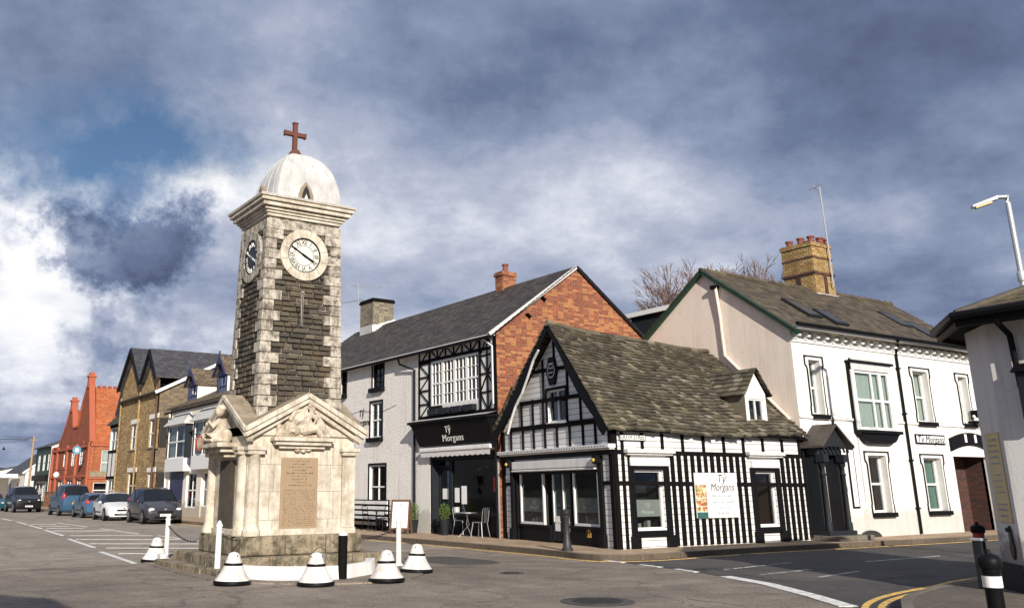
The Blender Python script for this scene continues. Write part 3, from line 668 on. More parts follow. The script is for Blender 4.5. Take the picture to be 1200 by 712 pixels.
# clocks on the front and left faces
def clock(fr, dark):
    ring = obj('clock_surround', MB().disc(fr, (0, CLZ), .60, -.1, .075, 40, .41), mt['quoin' if dark else 'tower_stone'], T, bevel=.01)
    mb = MB()
    for k in range(12):
        a = R(30*k+15); mb.beam(fr, (.415*math.sin(a), CLZ+.415*math.cos(a)), (.595*math.sin(a), CLZ+.595*math.cos(a)), .008, .0755, .077)
    obj('joints', mb, mt['engrave'], ring)
    dial = obj('clock_dial', MB().disc(fr, (0, CLZ), .405, -.1, .03, 40), mt['clockd' if dark else 'clockw'], T)
    mb = MB(); mb.disc(fr, (0, CLZ), .41, .02, .05, 40, .385).disc(fr, (0, CLZ), .245, .03, .035, 32, .235); obj('chapter_ring', mb, mt['black'], dial)
    for k, nme in enumerate(['XII','I','II','III','IV','V','VI','VII','VIII','IX','X','XI']):
        a = R(30*k); c_, s_ = math.cos(a), math.sin(a)
        f2 = Fr((0, 0), (fr.N.x, fr.N.y))
        class Q:
            pass
        q = Q(); q.pt = lambda x, z, o, a=a, c_=c_, s_=s_: fr.pt((x*c_+z*s_), CLZ+(-x*s_+z*c_), o)
        text(q, 0, .262, .155, nme, 'signw' if dark else 'black', dial, o=.034, name='numeral', sx=.78, depth=.006)
    for a, l, w in ((R(300), .37, .030), (R(118), .27, .045)):
        obj('clock_hand', MB().beam(fr, (-.06*math.sin(a), CLZ-.06*math.cos(a)), (l*math.sin(a), CLZ+l*math.cos(a)), w, .045, .055), mt['signw' if dark else 'black'], dial)
def flat(f):
    q = Fr((cx+f.N.x*f.ho*f.k(CLZ), cy+f.N.y*f.ho*f.k(CLZ)), (f.N.x, f.N.y)); return q
clock(flat(faces[0]), False); clock(flat(faces[1]), True)
# cornice, dome, small pointed openings and the cross
kx, ky = HX*k1, HY*k1
mb = MB(); 
for i, (o, z0, z1) in enumerate(((.04,7.64,7.71),(.08,7.71,7.77),(.13,7.77,7.82),(.21,7.84,7.93),(.27,7.94,8.02),(.31,8.025,8.06))):
    mb.box(cx-kx-o, cx+kx+o, cy-ky-o, cy+ky+o, z0, z1+.001*i)
obj('cornice', mb, mt['tower_stone'], T, bevel=.012)
obj('cornice_flashing', MB().box(cx-kx-.315, cx+kx+.315, cy-ky-.315, cy+ky+.315, 8.062, 8.085), mt['lead'], T)
def domept(a, t, o=0.0):
    ct, st = math.cos(a), math.sin(a); e = 14.0
    rr_ = 1/((abs(ct)**e+abs(st)**e)**(1/e)); z = 8.08+1.46*math.sin(t); r = (math.cos(t)**.9 if t < math.pi/2-.01 else 0)*(1.0)
    return V((cx+.13+(.86+o)*rr_*r*ct, cy+(.80+o)*rr_*r*st, z+o*.5))
mb = MB(); n, m = 64, 16
mb.v = [domept(2*math.pi*k/n, (math.pi/2-.06)*i/m) for i in range(m+1) for k in range(n)]
for i in range(m): mb.f += [(i*n+k, i*n+(k+1) % n, (i+1)*n+(k+1) % n, (i+1)*n+k) for k in range(n)]
mb.f.append(tuple(range(m*n, m*n+n)))
dome = obj('dome', mb, mt['lead'], T, smooth=True)
mb = MB()
for k in range(16):
    a = 2*math.pi*k/16+.2
    mb.tube([domept(a, (math.pi/2-.12)*i/10, .004) for i in range(11)], .009, 5)
obj('lead_rolls', mb, mt['lead'], dome, smooth=True)
for fr, off in ((Fr((cx, cy-.80), (0, -1)), 0), (Fr((cx-.80, cy), (-1, 0)), 0)):
    ar = [(-.17,8.06),(.17,8.06),(.17,8.25),(.11,8.42),(0,8.56),(-.11,8.42),(-.17,8.25)]
    lu = obj('lucarne', MB().fp(fr, [(q*1.12, 8.06+(z_-8.06)*1.08) for q, z_ in ar], -.30, .02), mt['lichen'], dome)
    obj('opening', MB().fp(fr, [(a*.6, 8.1+(b-8.06)*.82) for a, b in ar], -.2, .028), mt['dark'], lu)
    obj('vent', MB().fp(fr, [(-.07,8.12),(.07,8.12),(0,8.3)], -.1, .036), mt['lead'], lu)
fr = Fr((cx+.02, cy), (0, -1)); mb = MB()
mb.fp(fr, [(-.17,9.50),(.17,9.50),(.07,9.66),(-.07,9.66)], -.12, .12).fb(fr, -.055, .055, 9.62, 10.36, -.055, .055).fb(fr, -.25, .25, 10.03, 10.14, -.054, .054)
mb.fb(fr, -.29, -.25, 10.015, 10.155, -.06, .06).fb(fr, .25, .29, 10.015, 10.155, -.06, .06).fb(fr, -.07, .07, 10.36, 10.40, -.06, .06)
obj('cross', mb, mt['rust'], T, bevel=.012)

# ---------------- island, its white kerb, posts, bells, chain
isl = smoothline([(6.15,21.6),(6.05,20),(6.0,18),(6.1,16.6),(6.7,15.6),(7.6,14.9),(8.6,14.7),(9.5,15.2),(10.2,16.2),(10.6,17.6),(10.7,19.5),(10.5,21.3),(9.4,22.2),(7.4,22.3),(6.15,21.6)], 4)
struct('island_apron', MB().prism([(x, y, -.02) for x, y in isl[:-1]], (0, 0, .04)), mt['road'])
KW = smoothline([(6.45,16.95),(6.75,16.2),(7.3,15.75),(8.0,15.5),(8.6,15.8),(9.1,16.15),(9.55,16.9)], 6)
kw = MB(); n = len(KW)
for i in range(n-1):
    (xa, ya), (xb, yb) = KW[i], KW[i+1]; d = V((xb-xa, yb-ya)).normalized(); nn = V((-d.y, d.x))*.22
    kw.hexa([(xa,ya,0),(xb,yb,0),(xb+nn.x,yb+nn.y,0),(xa+nn.x,ya+nn.y,0),(xa+nn.x*.15,ya+nn.y*.15,.25),(xb+nn.x*.15,yb+nn.y*.15,.25),(xb+nn.x,yb+nn.y,.24),(xa+nn.x,ya+nn.y,.24)])
tag(obj('painted_kerb', kw, mt['oldwhite'], loc=(8, 15.6, 0)), 'low white painted stone kerb curving in front of the clock tower', 'kerb')
mb = MB()
for i, (x0, y0, x1, y1, h) in enumerate(((6.22,18.0,6.5,19.4,.14),(6.2,19.42,6.5,20.9,.13),(6.3,17.0,6.58,17.98,.14))): mb.box(x0, x1, y0, y1, 0, h)
tag(obj('edging_stone', mb, mt['plinth'], loc=(6.35, 19, 0), bevel=.02), 'row of mossy edging stones along the left side of the tower island', 'edging')
tag(obj('painted_stone', MB().box(6.36, 6.50, 21.0, 21.3, 0, .22), mt['oldwhite'], loc=(6.43, 21.1, 0), bevel=.02), 'small white painted kerb stone beside the leftmost bell bollard', 'kerb stone')
def bell():
    t = thing('bell_bollard', (0, 0, 0), 'x', 'bollard', 'white bell shaped bollards around the clock tower')
    obj('body', MB().lathe((0,0,0), [(.31,.05),(.30,.075),(.255,.13),(.20,.22),(.165,.30),(.135,.38),(.11,.46),(.085,.505),(.04,.525),(.005,.53)], 28), mt['bellwhite'], t, smooth=True)
    obj('base_band', MB().lathe((0,0,0), [(.325,0),(.33,.03),(.315,.06),(.28,.065)], 28), mt['black'], t, smooth=True)
    obj('band', MB().lathe((0,0,0), [(.165,.305),(.166,.32),(.157,.345),(.14,.35)], 28), mt['black'], t, smooth=True)
    mb = MB()
    for k in range(3):
        a = R(40+120*k); mb.ball((.105*math.cos(a), .105*math.sin(a), .46), .016, 6, 4)
    obj('bolt', mb, mt['iron'], t)
    return t
b0 = bell()
BL = [((272,683), 'white bell bollard nearest the near left corner post of the tower'), ((182,657), 'leftmost white bell bollard, beside the road hatching'), ((370,684), 'white bell bollard left of the black post in front of the tower'), ((453,680), 'white bell bollard beside the right hand white post'), ((488,669), 'rightmost white bell bollard of the tower island')]
for i, (p, l) in enumerate(BL):
    o = b0 if i == 0 else copy_tree(b0); g = gnd(*p, .02); o.location = (g.x, g.y, .012); o['label'] = l; o.rotation_euler = (R((0,1.5,-1.2,.8,-2)[i]), R((1.2,-1,0,-1.6,1)[i]), i*1.3)
def post():
    t = thing('chain_post', (0, 0, 0), 'x', 'post', 'white chain posts around the clock tower')
    obj('shaft', MB().lathe((0,0,0), [(.062,0),(.060,.05),(.055,.9),(.066,.905),(.066,.93),(.05,.95),(.03,1.0),(.005,1.02)], 14), mt['oldwhite'], t, smooth=True)
    obj('base', MB().lathe((0,0,0), [(.10,0),(.095,.05),(.06,.07)], 14), mt['oldwhite'], t, smooth=True)
    obj('eye', MB().tube([(.05,0,.8),(.075,0,.8)], .012, 6), mt['oldwhite'], t)
    return t
p0 = post(); PP = []
for i, (p, l) in enumerate((((254,673), 'white round post at the near left corner of the tower'), ((194,655), 'white round post behind the leftmost bell bollard'), ((467,662), 'white round post at the right of the tower, with a chain'))):
    o = p0 if i == 0 else copy_tree(p0); g = gnd(*p, .02); o.location = (g.x, g.y, .0); o['label'] = l; PP.append(V((g.x, g.y, 0)))
def chain(a, b, sagz, name, lab):
    mb = MB(); L = (b-a).length; n = int(L/.075)
    for i in range(n):
        t = (i+.5)/n; p = a.lerp(b, t); p.z -= sagz*4*t*(1-t); t2 = (i+1.1)/n; q = a.lerp(b, t2); q.z -= sagz*4*t2*(1-t2)
        d = (q-p).normalized(); u = d.cross(V((0,0,1))).normalized(); w = d.cross(u)
        if i % 2: u = w
        mb.tube([p+d*.045*math.cos(k*math.pi/4)+u*.022*math.sin(k*math.pi/4) for k in range(9)], .0075, 4, False)
    return tag(obj(name, mb, mt['iron'], loc=a), lab, 'chain', 'chains of the tower island')
chain(PP[2]+V((0,0,.8)), V((9.84,20.2,.62)), .22, 'chain', 'chain from the right hand white post towards the tower plinth')
chain(PP[0]+V((0,0,.8)), V((7.1,18.05,.62)), .06, 'chain', 'short chain from the near left post to the plinth corner')
chain(PP[1]+V((0,0,.8)), V((7.0,20.5,.5)), .12, 'chain', 'chain sloping from the far left post to the plinth')
g = gnd(401, 679, .0)
t = thing('black_post', (g.x, g.y, 0), 'black wooden post with white pointed top in front of the clock tower', 'post')
obj('shaft', MB().lathe((g.x, g.y, 0), [(.085,0),(.085,.78)], 16), mt['blackw'], t, smooth=True)
obj('cap', MB().lathe((g.x, g.y, 0), [(.09,.775),(.09,.80),(.05,.83),(.005,.85)], 16), mt['oldwhite'], t, smooth=True)
t = thing('metal_bucket', (8.27, 16.9, .0), 'small dark metal bucket standing behind the white painted kerb', 'bucket')
obj('pail', MB().lathe((8.27, 16.9, .12), [(.11,0),(.14,.24),(.15,.25),(.13,.25),(.10,.03)], 16), mt['galv'], t, smooth=True)
obj('handle', MB().tube([(8.13+.14*(1-math.cos(a)), 16.9, .36+.13*math.sin(a)) for a in [math.pi*k/8 for k in range(9)]], .008, 5), mt['iron'], t)
obj('footing', MB().box(8.05, 8.5, 16.75, 17.1, 0, .125), mt['plinth'], t)
def FrP(A, B):
    D = (V(B)-V(A)).normalized(); return Fr(A, (D.y, -D.x))
# ================================================================ CORNER COTTAGE
GZ = .12
Cc = thing('corner_cottage', (20.4, 20, 0), 'black and white boarded corner shop with mossy stone tiled roof and front gable', 'shop')
fC = FrP((17.6,23.1), (16.7,17.3)); WC = (V((16.7,17.3))-V((17.6,23.1))).length
fS = FrP((16.7,17.3), (24.1,17.0)); WS = (V((24.1,17.0))-V((16.7,17.3))).length
ap = fC.px(652, 391); ap = (ap[0], 6.02)
uw = fC.rc(641,458,664.5,493); a = fC.px(603,556); b = fC.px(706,620); SF = (a[0], b[0], GZ, fC.px(655,549)[1])
obj('front_wall', wall(MB(), fC, [(0,3.3),(ap[0],ap[1]),(WC,3.25)], 0, [uw, SF], .1), mt['boards'], Cc)
w1 = fS.rc(742.4,550,781,620); w2 = fS.rc(884,552,913.5,616)
obj('side_wall', wall(MB(), fS, [(0,3.25),(WS,3.12)], 0, [w1, w2], .1), mt['boards'], Cc)
obj('rear_wall', MB().add([(17.6,23.1,0),(24.1,23.15,0),(24.1,23.15,3.3),(17.6,23.1,3.3)], [(0,1,2,3)]), mt['boards'], Cc)
def tim(mb, fr, pts, w, o=.028):
    for a, b in zip(pts, pts[1:]): mb.beam(fr, a, b, w, -.01, o+.018)
mb = MB()
tim(mb, fC, [fC.px(626,436), fC.px(677,427.5)], .11); tim(mb, fC, [fC.px(610,473), fC.px(700,460)], .11, .030); tim(mb, fC, [fC.px(596,504), fC.px(713,491)], .13, .032)
for x, y0, y1 in ((649.6,400,434),(637,422,470),(665,416,464),(679,430,462),(612,472,502),(625,468,500),(637,467,499),(665,464,497),(681,462,495),(697,462,493),(599.7,503,533),(613.7,502,532),(626.3,500,532),(639.6,499,531),(653.6,497,530),(668.5,495,529),(684,494,528),(698.5,492,527)):
    s = fC.px(x, (y0+y1)/2)[0]; tim(mb, fC, [(s, fC.px(x, y1)[1]), (s, fC.px(x, y0)[1])], .072, .026)
tim(mb, fC, [(WC-.06, .12), (WC-.06, 3.3)], .16, .034); tim(mb, fC, [(.07, .12), (.07, 3.3)], .14, .034); tim(mb, fC, [(WC-.62, 1.72), (WC, 1.72)], .10, .03); tim(mb, fC, [(0, 1.72), (.42, 1.72)], .10, .03)
obj('timber', mb, mt['blackw'], Cc, bevel=.006)
mb = MB(); zr = fS.px(850, 531.5)[1]
tim(mb, fS, [(0.0, zr), (WS, zr-.02)], .10, .030); tim(mb, fS, [(0, 1.72), (WS, 1.66)], .10, .030)
for x in (728,751.5,775,798.7,823,846.7,869.5,892.3,914.7,934.4): s = fS.px(x, 515)[0]; tim(mb, fS, [(s, zr), (s, 3.2)], .085, .026)
tim(mb, fS, [(.05,.12),(.05,3.25)], .13, .034); tim(mb, fS, [(WS-.05,.12),(WS-.05,3.15)], .09, .034)
tim(mb, fS, [(.30,.12),(.30,zr)], .085, .026); tim(mb, fS, [(.50,.12),(.50,zr)], .07, .026)
s = w1[1]+.36
while s < w2[0]-.30: tim(mb, fS, [(s, .14), (s, zr)], .122+.010*math.sin(s*9), .026); s += .250
s = w2[1]+.36
while s < WS-.12: tim(mb, fS, [(s, .14), (s, zr)], .122+.010*math.sin(s*9), .026); s += .238
obj('timber', mb, mt['blackw'], Cc, bevel=.006)
window(Cc, fC, uw, 2, 1, 'wpaint', .06, .05, .05, room=.8, curtain=('curtain','sides'), surround=('blackw',.07,.03), sill=('wpaint',.05,.05,.05))
# shopfront
sf = obj('shopfront', MB().fb(fC, SF[0], SF[1], SF[3]-.12, SF[3], -.16, .0).fb(fC, SF[0], SF[0]+.10, GZ, SF[3]-.12, -.16, 0), mt['black'], Cc)
g1 = fC.rc(610,552.7,639.5,614.5,-.1); dr = fC.rc(644,552.7,670,634,-.1); g2 = fC.rc(671.8,550.4,705,617.3,-.1)
obj('stall_riser', MB().fb(fC, SF[0]+.1, dr[0]-.02, GZ, g1[2], -.17, -.06).fb(fC, SF[0]+.1, dr[0]-.02, g1[2]-.07, g1[2], -.06, -.01), mt['black'], Cc, bevel=.006)
obj('stall_riser', MB().fb(fC, dr[1]+.02, SF[1]-.05, GZ, g2[2], -.17, -.06).fb(fC, SF[1]-.06, SF[1], GZ, SF[3]-.12, -.16, 0).fb(fC, dr[1]+.02, SF[1]-.05, g2[2]-.07, g2[2], -.06, -.01), mt['black'], Cc, bevel=.006)
def cafe_glass(root, fr, rc, word=True, band=(.24, .50), depth=.08, room=2.2, col=1):
    w = window(root, fr, rc, col, 1, 'wpaint', depth, .055, .03, room=room)
    h = rc[3]-rc[2]; z0 = rc[2]+h*band[0]; z1 = rc[2]+h*band[1]; d = -depth-.045
    obj('frosted_band', MB().fb(fr, rc[0]+.06, rc[1]-.06, z0, z1, d-.004, d), mt['frost'], w)
    if word:
        c = (rc[0]+rc[1])/2; k = min(1, (rc[1]-rc[0])/1.2)
        text(fr, c, z0+(z1-z0)*.55, .17*k, 'Tŷ', 'signw', w, d+.003, .25); text(fr, c, z0+(z1-z0)*.18, .15*k, 'Morgans', 'signw', w, d+.003, .25)
    mb = MB(); rr = random.Random(int(rc[0]*100)); x = rc[0]+.15
    while x < rc[1]-.2:      # cups, jugs and pots standing inside on the window board
        mb.fb(fr, x, x+rr.uniform(.06,.14), rc[2]+.05, rc[2]+rr.uniform(.12,.26), d-.35, d-.2); x += rr.uniform(.16,.34)
    obj('window_display', mb, mt['frost'], w)
    mb = MB(); x = rc[0]+.2
    mb.fb(fr, rc[0]+.2, rc[0]+.65*(rc[1]-rc[0]), rc[2]-.1+h*.3, rc[3]-.3, -room+.3, -room+.36)
    obj('back_shelf', mb, mt['brownint'], w)
    return w
cafe_glass(Cc, fC, g1); cafe_glass(Cc, fC, g2)
dm = (dr[0]+dr[1])/2; zk = fC.px(655,612)[1]
for k, (a, b) in enumerate(((dr[0], dm-.01), (dm+.01, dr[1]))):
    d_ = obj('door', MB().fb(fC, a, a+.07, GZ+.05, dr[3], -.20, -.14).fb(fC, b-.07, b, GZ+.05, dr[3], -.20, -.14).fb(fC, a+.07, b-.07, GZ+.05, zk, -.20, -.15).fb(fC, a+.07, b-.07, dr[3]-.07, dr[3], -.20, -.14), mt['slateblue'], Cc, bevel=.005)
    obj('door_trim', MB().fb(fC, a+.07, a+.10, zk, dr[3]-.07, -.19, -.135).fb(fC, a+.10, b-.07, zk, zk+.03, -.19, -.135), mt['wpaint'], d_)
    obj('pane', MB().fb(fC, a+.07, b-.07, zk, dr[3]-.07, -.178, -.172), mt['glass'], d_)
    obj('notice', MB().fb(fC, a+.12, b-.12, GZ+.32, GZ+.72, -.15, -.145), mt['signw'], d_)
obj('lobby', MB().add([fC.pt(s, z, o) for s in (dr[0]-.02, dr[1]+.02) for z in (GZ, dr[3]+.02) for o in (-.21, -1.4)], [(0,1,3,2),(4,6,7,5),(1,5,7,3),(2,3,7,6),(0,4,5,1)]), mt['dark'], Cc)
# H hydrant mark on the riser
hp = obj('hydrant_sign', MB().fb(fC, *[fC.px(690,624,-.05)[0]-.09, fC.px(690,624,-.05)[0]+.09], .34, .60, -.06, -.05), mt['goldtext'], Cc); text(fC, fC.px(690,624,-.05)[0], .38, .24, 'H', 'black', hp, -.049)
# cornice over the shopfront, blind box, pilasters
zc = fC.px(652,529)[1]
obj('cornice', MB().fb(fC, -.02, WC+.12, zc, zc+.10, -.01, .22).fb(fC, 0, WC+.08, zc-.04, zc-.005, -.01, .16), mt['oldwhite'], Cc, bevel=.01)
mb = MB()
for i in range(44): s = .03+i*(WC/44); mb.fb(fC, s, s+.03, zc+.035, zc+.065, .22, .226)
obj('dotted_moulding', mb, mt['black'], Cc)
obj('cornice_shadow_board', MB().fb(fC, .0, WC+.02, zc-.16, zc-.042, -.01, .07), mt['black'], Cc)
obj('blind_box', MB().fb(fC, SF[0]+.02, SF[1]-.05, SF[3]+.02, SF[3]+.26, -.01, .11).fb(fC, SF[0]+.02, SF[1]-.05, SF[3]-.05, SF[3]-.0, -.01, .13), mt['oldwhite'], Cc, bevel=.02)
for s in (SF[0]-.18, SF[1]):
    obj('pilaster', MB().fb(fC, s, s+.18, GZ, SF[3]+.30, -.01, .07).fb(fC, s-.03, s+.21, GZ, GZ+.32, -.01, .12), mt['black'], Cc, bevel=.01)
    obj('bracket', MB().fb(fC, s-.03, s+.20, SF[3]+.1, SF[3]+.30, .07, .20).disc(fC.sub(0), (s+.09, SF[3]+.18), .10, .07, .22, 14), mt['black'], Cc, bevel=.01)
    obj('gilt_boss', MB().ball(fC.pt(s+.09, SF[3]+.18, .23), (.05,.05,.05), 10, 6), mt['goldtext'], Cc, smooth=True)
# side shop windows
for i, w_ in enumerate((w1, w2)):
    if i == 0: cafe_glass(Cc, fS, w_, band=(.22,.5))
    else:
        ww = window(Cc, fS, w_, 1, 1, 'wpaint', .08, .055, room=1.6, inner='brownint'); mb = MB()
        mb.fb(fS, w_[0]+.08, w_[1]-.08, w_[2]+.2, w_[2]+.42, -1.2, -1.1).fb(fS, w_[0]+.08, w_[1]-.08, w_[2]+.7, w_[2]+.8, -1.3, -1.2); obj('stair_rail', mb, mt['frost'], ww)
    for s in (w_[0]-.20, w_[1]+.02):
        obj('pilaster', MB().fb(fS, s, s+.18, GZ, w_[3]+.10, -.01, .06).fb(fS, s-.04, s+.22, GZ, GZ+.30, -.01, .12), mt['black'], Cc, bevel=.01)
    obj('window_board', MB().fb(fS, w_[0]-.02, w_[1]+.02, w_[2]-.17, w_[2]-.01, -.05, .05), mt['black'], Cc, bevel=.008)
    obj('lintel', MB().fb(fS, w_[0]-.02, w_[1]+.02, w_[3]+.005, w_[3]+.10, -.05, .05), mt['black'], Cc)
    obj('blind_box', MB().fb(fS, w_[0]-.16, w_[1]+.16, w_[3]+.10, w_[3]+.30, -.01, .09), mt['oldwhite'], Cc, bevel=.01)
    obj('cornice', MB().fb(fS, w_[0]-.34, w_[1]+.34, zr-.03, zr+.07, -.01, .20).fb(fS, w_[0]-.30, w_[1]+.30, zr-.08, zr-.03, -.01, .14), mt['grey_render'], Cc, bevel=.01)
# roof
sgf = lambda u, v: -.10*math.sin(math.pi*u)*(.4+.6*v)+.03*math.sin(u*9+v*3)
e0 = fC.pt(WC+.18, 0, .32); a0 = fC.pt(ap[0], 0, .32); l0 = fC.pt(-.25, 0, .32)
RA, RB, RC_, RD = (e0.x, e0.y-.12, 3.02), (24.08, 16.74, 3.02), (24.08, 20.2, 6.0), (a0.x, a0.y, 6.22)
mb = tile_roof(MB(), RA, RB, RC_, RD, .20, .145, .034, .022, sgf, ragged=.010)
obj('roof', mb, mt['stonetiles'], Cc)
mb = tile_roof(MB(), (24.08,23.3,3.1), (l0.x,l0.y+.1,3.1), RD, RC_, .30, .2, .03, .02, ragged=.006); obj('roof', mb, mt['stonetiles'], Cc)
mb = MB()
for i in range(24):
    u = i/24; p = V(RD).lerp(V(RC_), u); q = V(RD).lerp(V(RC_), u+1/24); p.z += sgf(u, 1); q.z += sgf(u+1/24, 1); mb.tube([p+V((0,0,-.01)), q+V((0,0,.0))], random.uniform(.08,.095), 8)
obj('ridge_tiles', mb, mt['stonetiles'], Cc)
# bargeboards: black, with a curved inner edge that widens towards the eaves
mb = MB(); 
for sg in (-1, 1):
    es, ez = (-.28, 3.02) if sg < 0 else (WC+.2, 3.05); A_ = V((ap[0], 6.2)); B_ = V((es, ez)); n_ = 14; out = []; inn = []
    dd = (B_-A_).normalized(); nn = V((-dd.y, dd.x)); nn = nn if nn.y < 0 else -nn
    for i in range(n_+1):
        t_ = i/n_; p = A_.lerp(B_, t_); w_ = .14+.27*math.sin(math.pi*min(1, t_*1.02))**1.5*(t_**1.1)+(.10 if t_ > .9 else 0)
        out.append(tuple(p)); inn.append(tuple(p+nn*w_))
    for i in range(n_): mb.fp(fC, [out[i], out[i+1], inn[i+1], inn[i]], .26, .31)
obj('bargeboard', mb, mt['black'], Cc)
mb = MB()
pl = [(631,410),(625,422),(619,440),(612,460),(604,476),(599,492),(595,508)]
for a, b in zip(pl, pl[1:]): mb.beam(fC, fC.px(*a, .3), fC.px(*b, .3), .035, .27, .33)
obj('white_edging', mb, mt['oldwhite'], Cc)
pipe(Cc, [fS.pt(.0, 3.04, .16), fS.pt(WS-.1, 2.98, .16)], .055, 'black', 'gutter')
pipe(Cc, [fS.pt(WS-.1, 2.98, .16), fS.pt(WS+.06, 2.9, .2), fS.pt(WS+.08, 2.75, .12), fS.pt(WS-.12, 2.62, .08), fS.pt(WS-.12, .2, .08)], .035)
# dormer
fD = Fr((16.7, 17.22), (0, -1)); dw = fD.rc(876.6,466.5,897,497); dx0, dx1 = 16.7+dw[0]-.14, 16.7+dw[1]+.12; dm_ = (dx0+dx1)/2
mb = MB(); wall(mb, fD, [(dx0-16.7, dw[3]+.16), (dm_-16.7, dw[3]+.80), (dx1-16.7, dw[3]+.16)], 3.1, [dw], .06); dz = dw[3]+.16
dorm = obj('dormer', mb, mt['oldwhite'], Cc)
for q_ in (dx0, dx1-.05): obj('cheek', MB().box(q_, q_+.05, 17.23, 18.4, 3.2, dz), mt['stonetiles'], dorm)
mb = MB(); tile_roof(mb, (dx0-.14,18.4+.9,dz-.08), (dx0-.14,17.08,dz-.08), (dm_,17.08,dz+.74), (dm_,19.4,dz+.74), .24, .16, .02); tile_roof(mb, (dx1+.14,17.08,dz-.08), (dx1+.14,19.3,dz-.08), (dm_,19.4,dz+.74), (dm_,17.08,dz+.74), .24, .16, .02)
obj('dormer_roof', mb, mt['stonetiles'], dorm)
window(Cc, fD, dw, 2, 1, 'wpaint', .05, .045, .045, room=.5, curtain=('curtain','left'))
# crest on the gable
c_ = fC.px(648,434.5)
cr0 = obj('carved_badge', MB().fp(fC, [(c_[0]+.27*math.cos(a)*(1+.08*math.cos(6*a)), c_[1]+.42*math.sin(a)*(1+.08*math.cos(6*a))) for a in [2*math.pi*k/30 for k in range(30)]], .0, .07), mt['black'], Cc, bevel=.015)
mb = MB()
for k in range(4): mb.fb(fC, c_[0]-.14+.03*(k % 2), c_[0]+.14-.02*k, c_[1]+.2-.13*k, c_[1]+.225-.13*k, .07, .076)
mb.disc(fC, (c_[0], c_[1]), .20, .07, .078, 20, .185); obj('badge_relief', mb, mt['oldwhite'], cr0)
# signs on the cottage
def flat_sign(name, fr, rc, o, board, label, cat='sign', th=.03, group=None):
    t = thing(name, fr.pt((rc[0]+rc[1])/2, rc[2], o), label, cat, group)
    obj('board', MB().fb(fr, rc[0], rc[1], rc[2], rc[3], o, o+th), mt[board], t, bevel=.004); return t
r_ = fS.rc(811,553.5,865,605.4); t = flat_sign('cafe_sign', fS, r_, .03, 'signw', 'large white Ty Morgans board with a food picture strip on the striped side wall')
w_ = r_[1]-r_[0]; h_ = r_[3]-r_[2]; sx0 = r_[0]+w_*.26; cxx = (sx0+r_[1])/2; o = .062
for k, (mk, a, b) in enumerate((('grey_render',.74,1),('posterfood',.44,.735),('posterfood',.26,.435),('posterfood',.14,.255),('postergreen',.0,.135))):
    obj('picture', MB().fb(fS, r_[0]+.01, sx0, r_[2]+h_*a+.005, r_[2]+h_*b-.005, .06, .064), mt[mk], t)
obj('picture_plate', MB().disc(fS, ((r_[0]+sx0)/2, r_[2]+h_*.87), .12, .064, .068, 20), mt['signw'], t)
text(fS, cxx, r_[2]+h_*.79, .30, 'Tŷ', 'ink', t, o, .3); text(fS, cxx, r_[2]+h_*.60, .28, 'Morgans', 'ink', t, o, .3, sx=.95)
for k, z_ in enumerate((.46,.33,.20,.08)):
    mb = MB(); rr = random.Random(k); x = cxx-(.40 if k < 2 else .24)
    while x < cxx+(.40 if k < 2 else .24):
        l = rr.uniform(.02,.04); mb.fb(fS, x, x+l, r_[2]+h_*z_, r_[2]+h_*z_+rr.choice((.035,.06)), .06, .0635); x += l+rr.choice((.012,.012,.06))
    obj('small_print', mb, mt['inkg'], t)
r_ = (.12, 1.02, 2.86, 3.04); a = fS.px(724,507.5); b = fS.px(755,516.5); r_ = (a[0], b[0], b[1], a[1]-.02)
t = flat_sign('street_sign', fS, r_, .035, 'signw', 'small white SOUTH STREET name plate high on the corner of the boarded shop')
text(fS, (r_[0]+r_[1])/2, r_[2]+.035, .175, 'SOUTH STREET', 'black', t, .068, sx=.80, spacing=1.02); 
mb = MB(); mb.fb(fS, r_[0], r_[1], r_[3]-.015, r_[3], .065, .068).fb(fS, r_[0], r_[1], r_[2], r_[2]+.015, .065, .068).fb(fS, r_[0], r_[0]+.015, r_[2]+.015, r_[3]-.015, .065, .068).fb(fS, r_[1]-.015, r_[1], r_[2]+.015, r_[3]-.015, .065, .068); obj('border', mb, mt['black'], t)

# ================================================================ BISTRO WITH BRICK GABLE (and the pub next to it share one long roof, one building each)
SX = 17.5; Y0, YM, Y1 = 23.2, 27.9, 39.5; EZ, RZ, RX, BXX = 6.55, 9.15, 21.1, 24.3
Sh = thing('bistro_building', (19.5, 25.5, 0), 'bistro with red brick gable end and timber framed upper bay over a black shopfront', 'shop')
fP = Fr((SX, YM), (-1, 0)); W_ = YM-Y0
bay = fP.rc(505.7,424.5,563,468.5,-.02); so = fP.rc(503.7,531,589,629.5)
so = (so[0], W_-.08, GZ, so[3])
obj('front_wall', wall(MB(), fP, [(0,EZ),(W_,EZ)], 0, [bay, so], .25), mt['white'], Sh)
fB = Fr((SX, Y0), (0, -1))
obj('brick_gable', wall(MB(), fB, [(0,EZ),(RX-SX,RZ),(BXX-SX,EZ+.25)], 0), mt['brick_red'], Sh)
obj('rear_wall', MB().add([(BXX,Y0,0),(BXX,YM,0),(BXX,YM,EZ+.25),(BXX,Y0,EZ+.25)], [(0,1,2,3)]), mt['brick_red'], Sh)
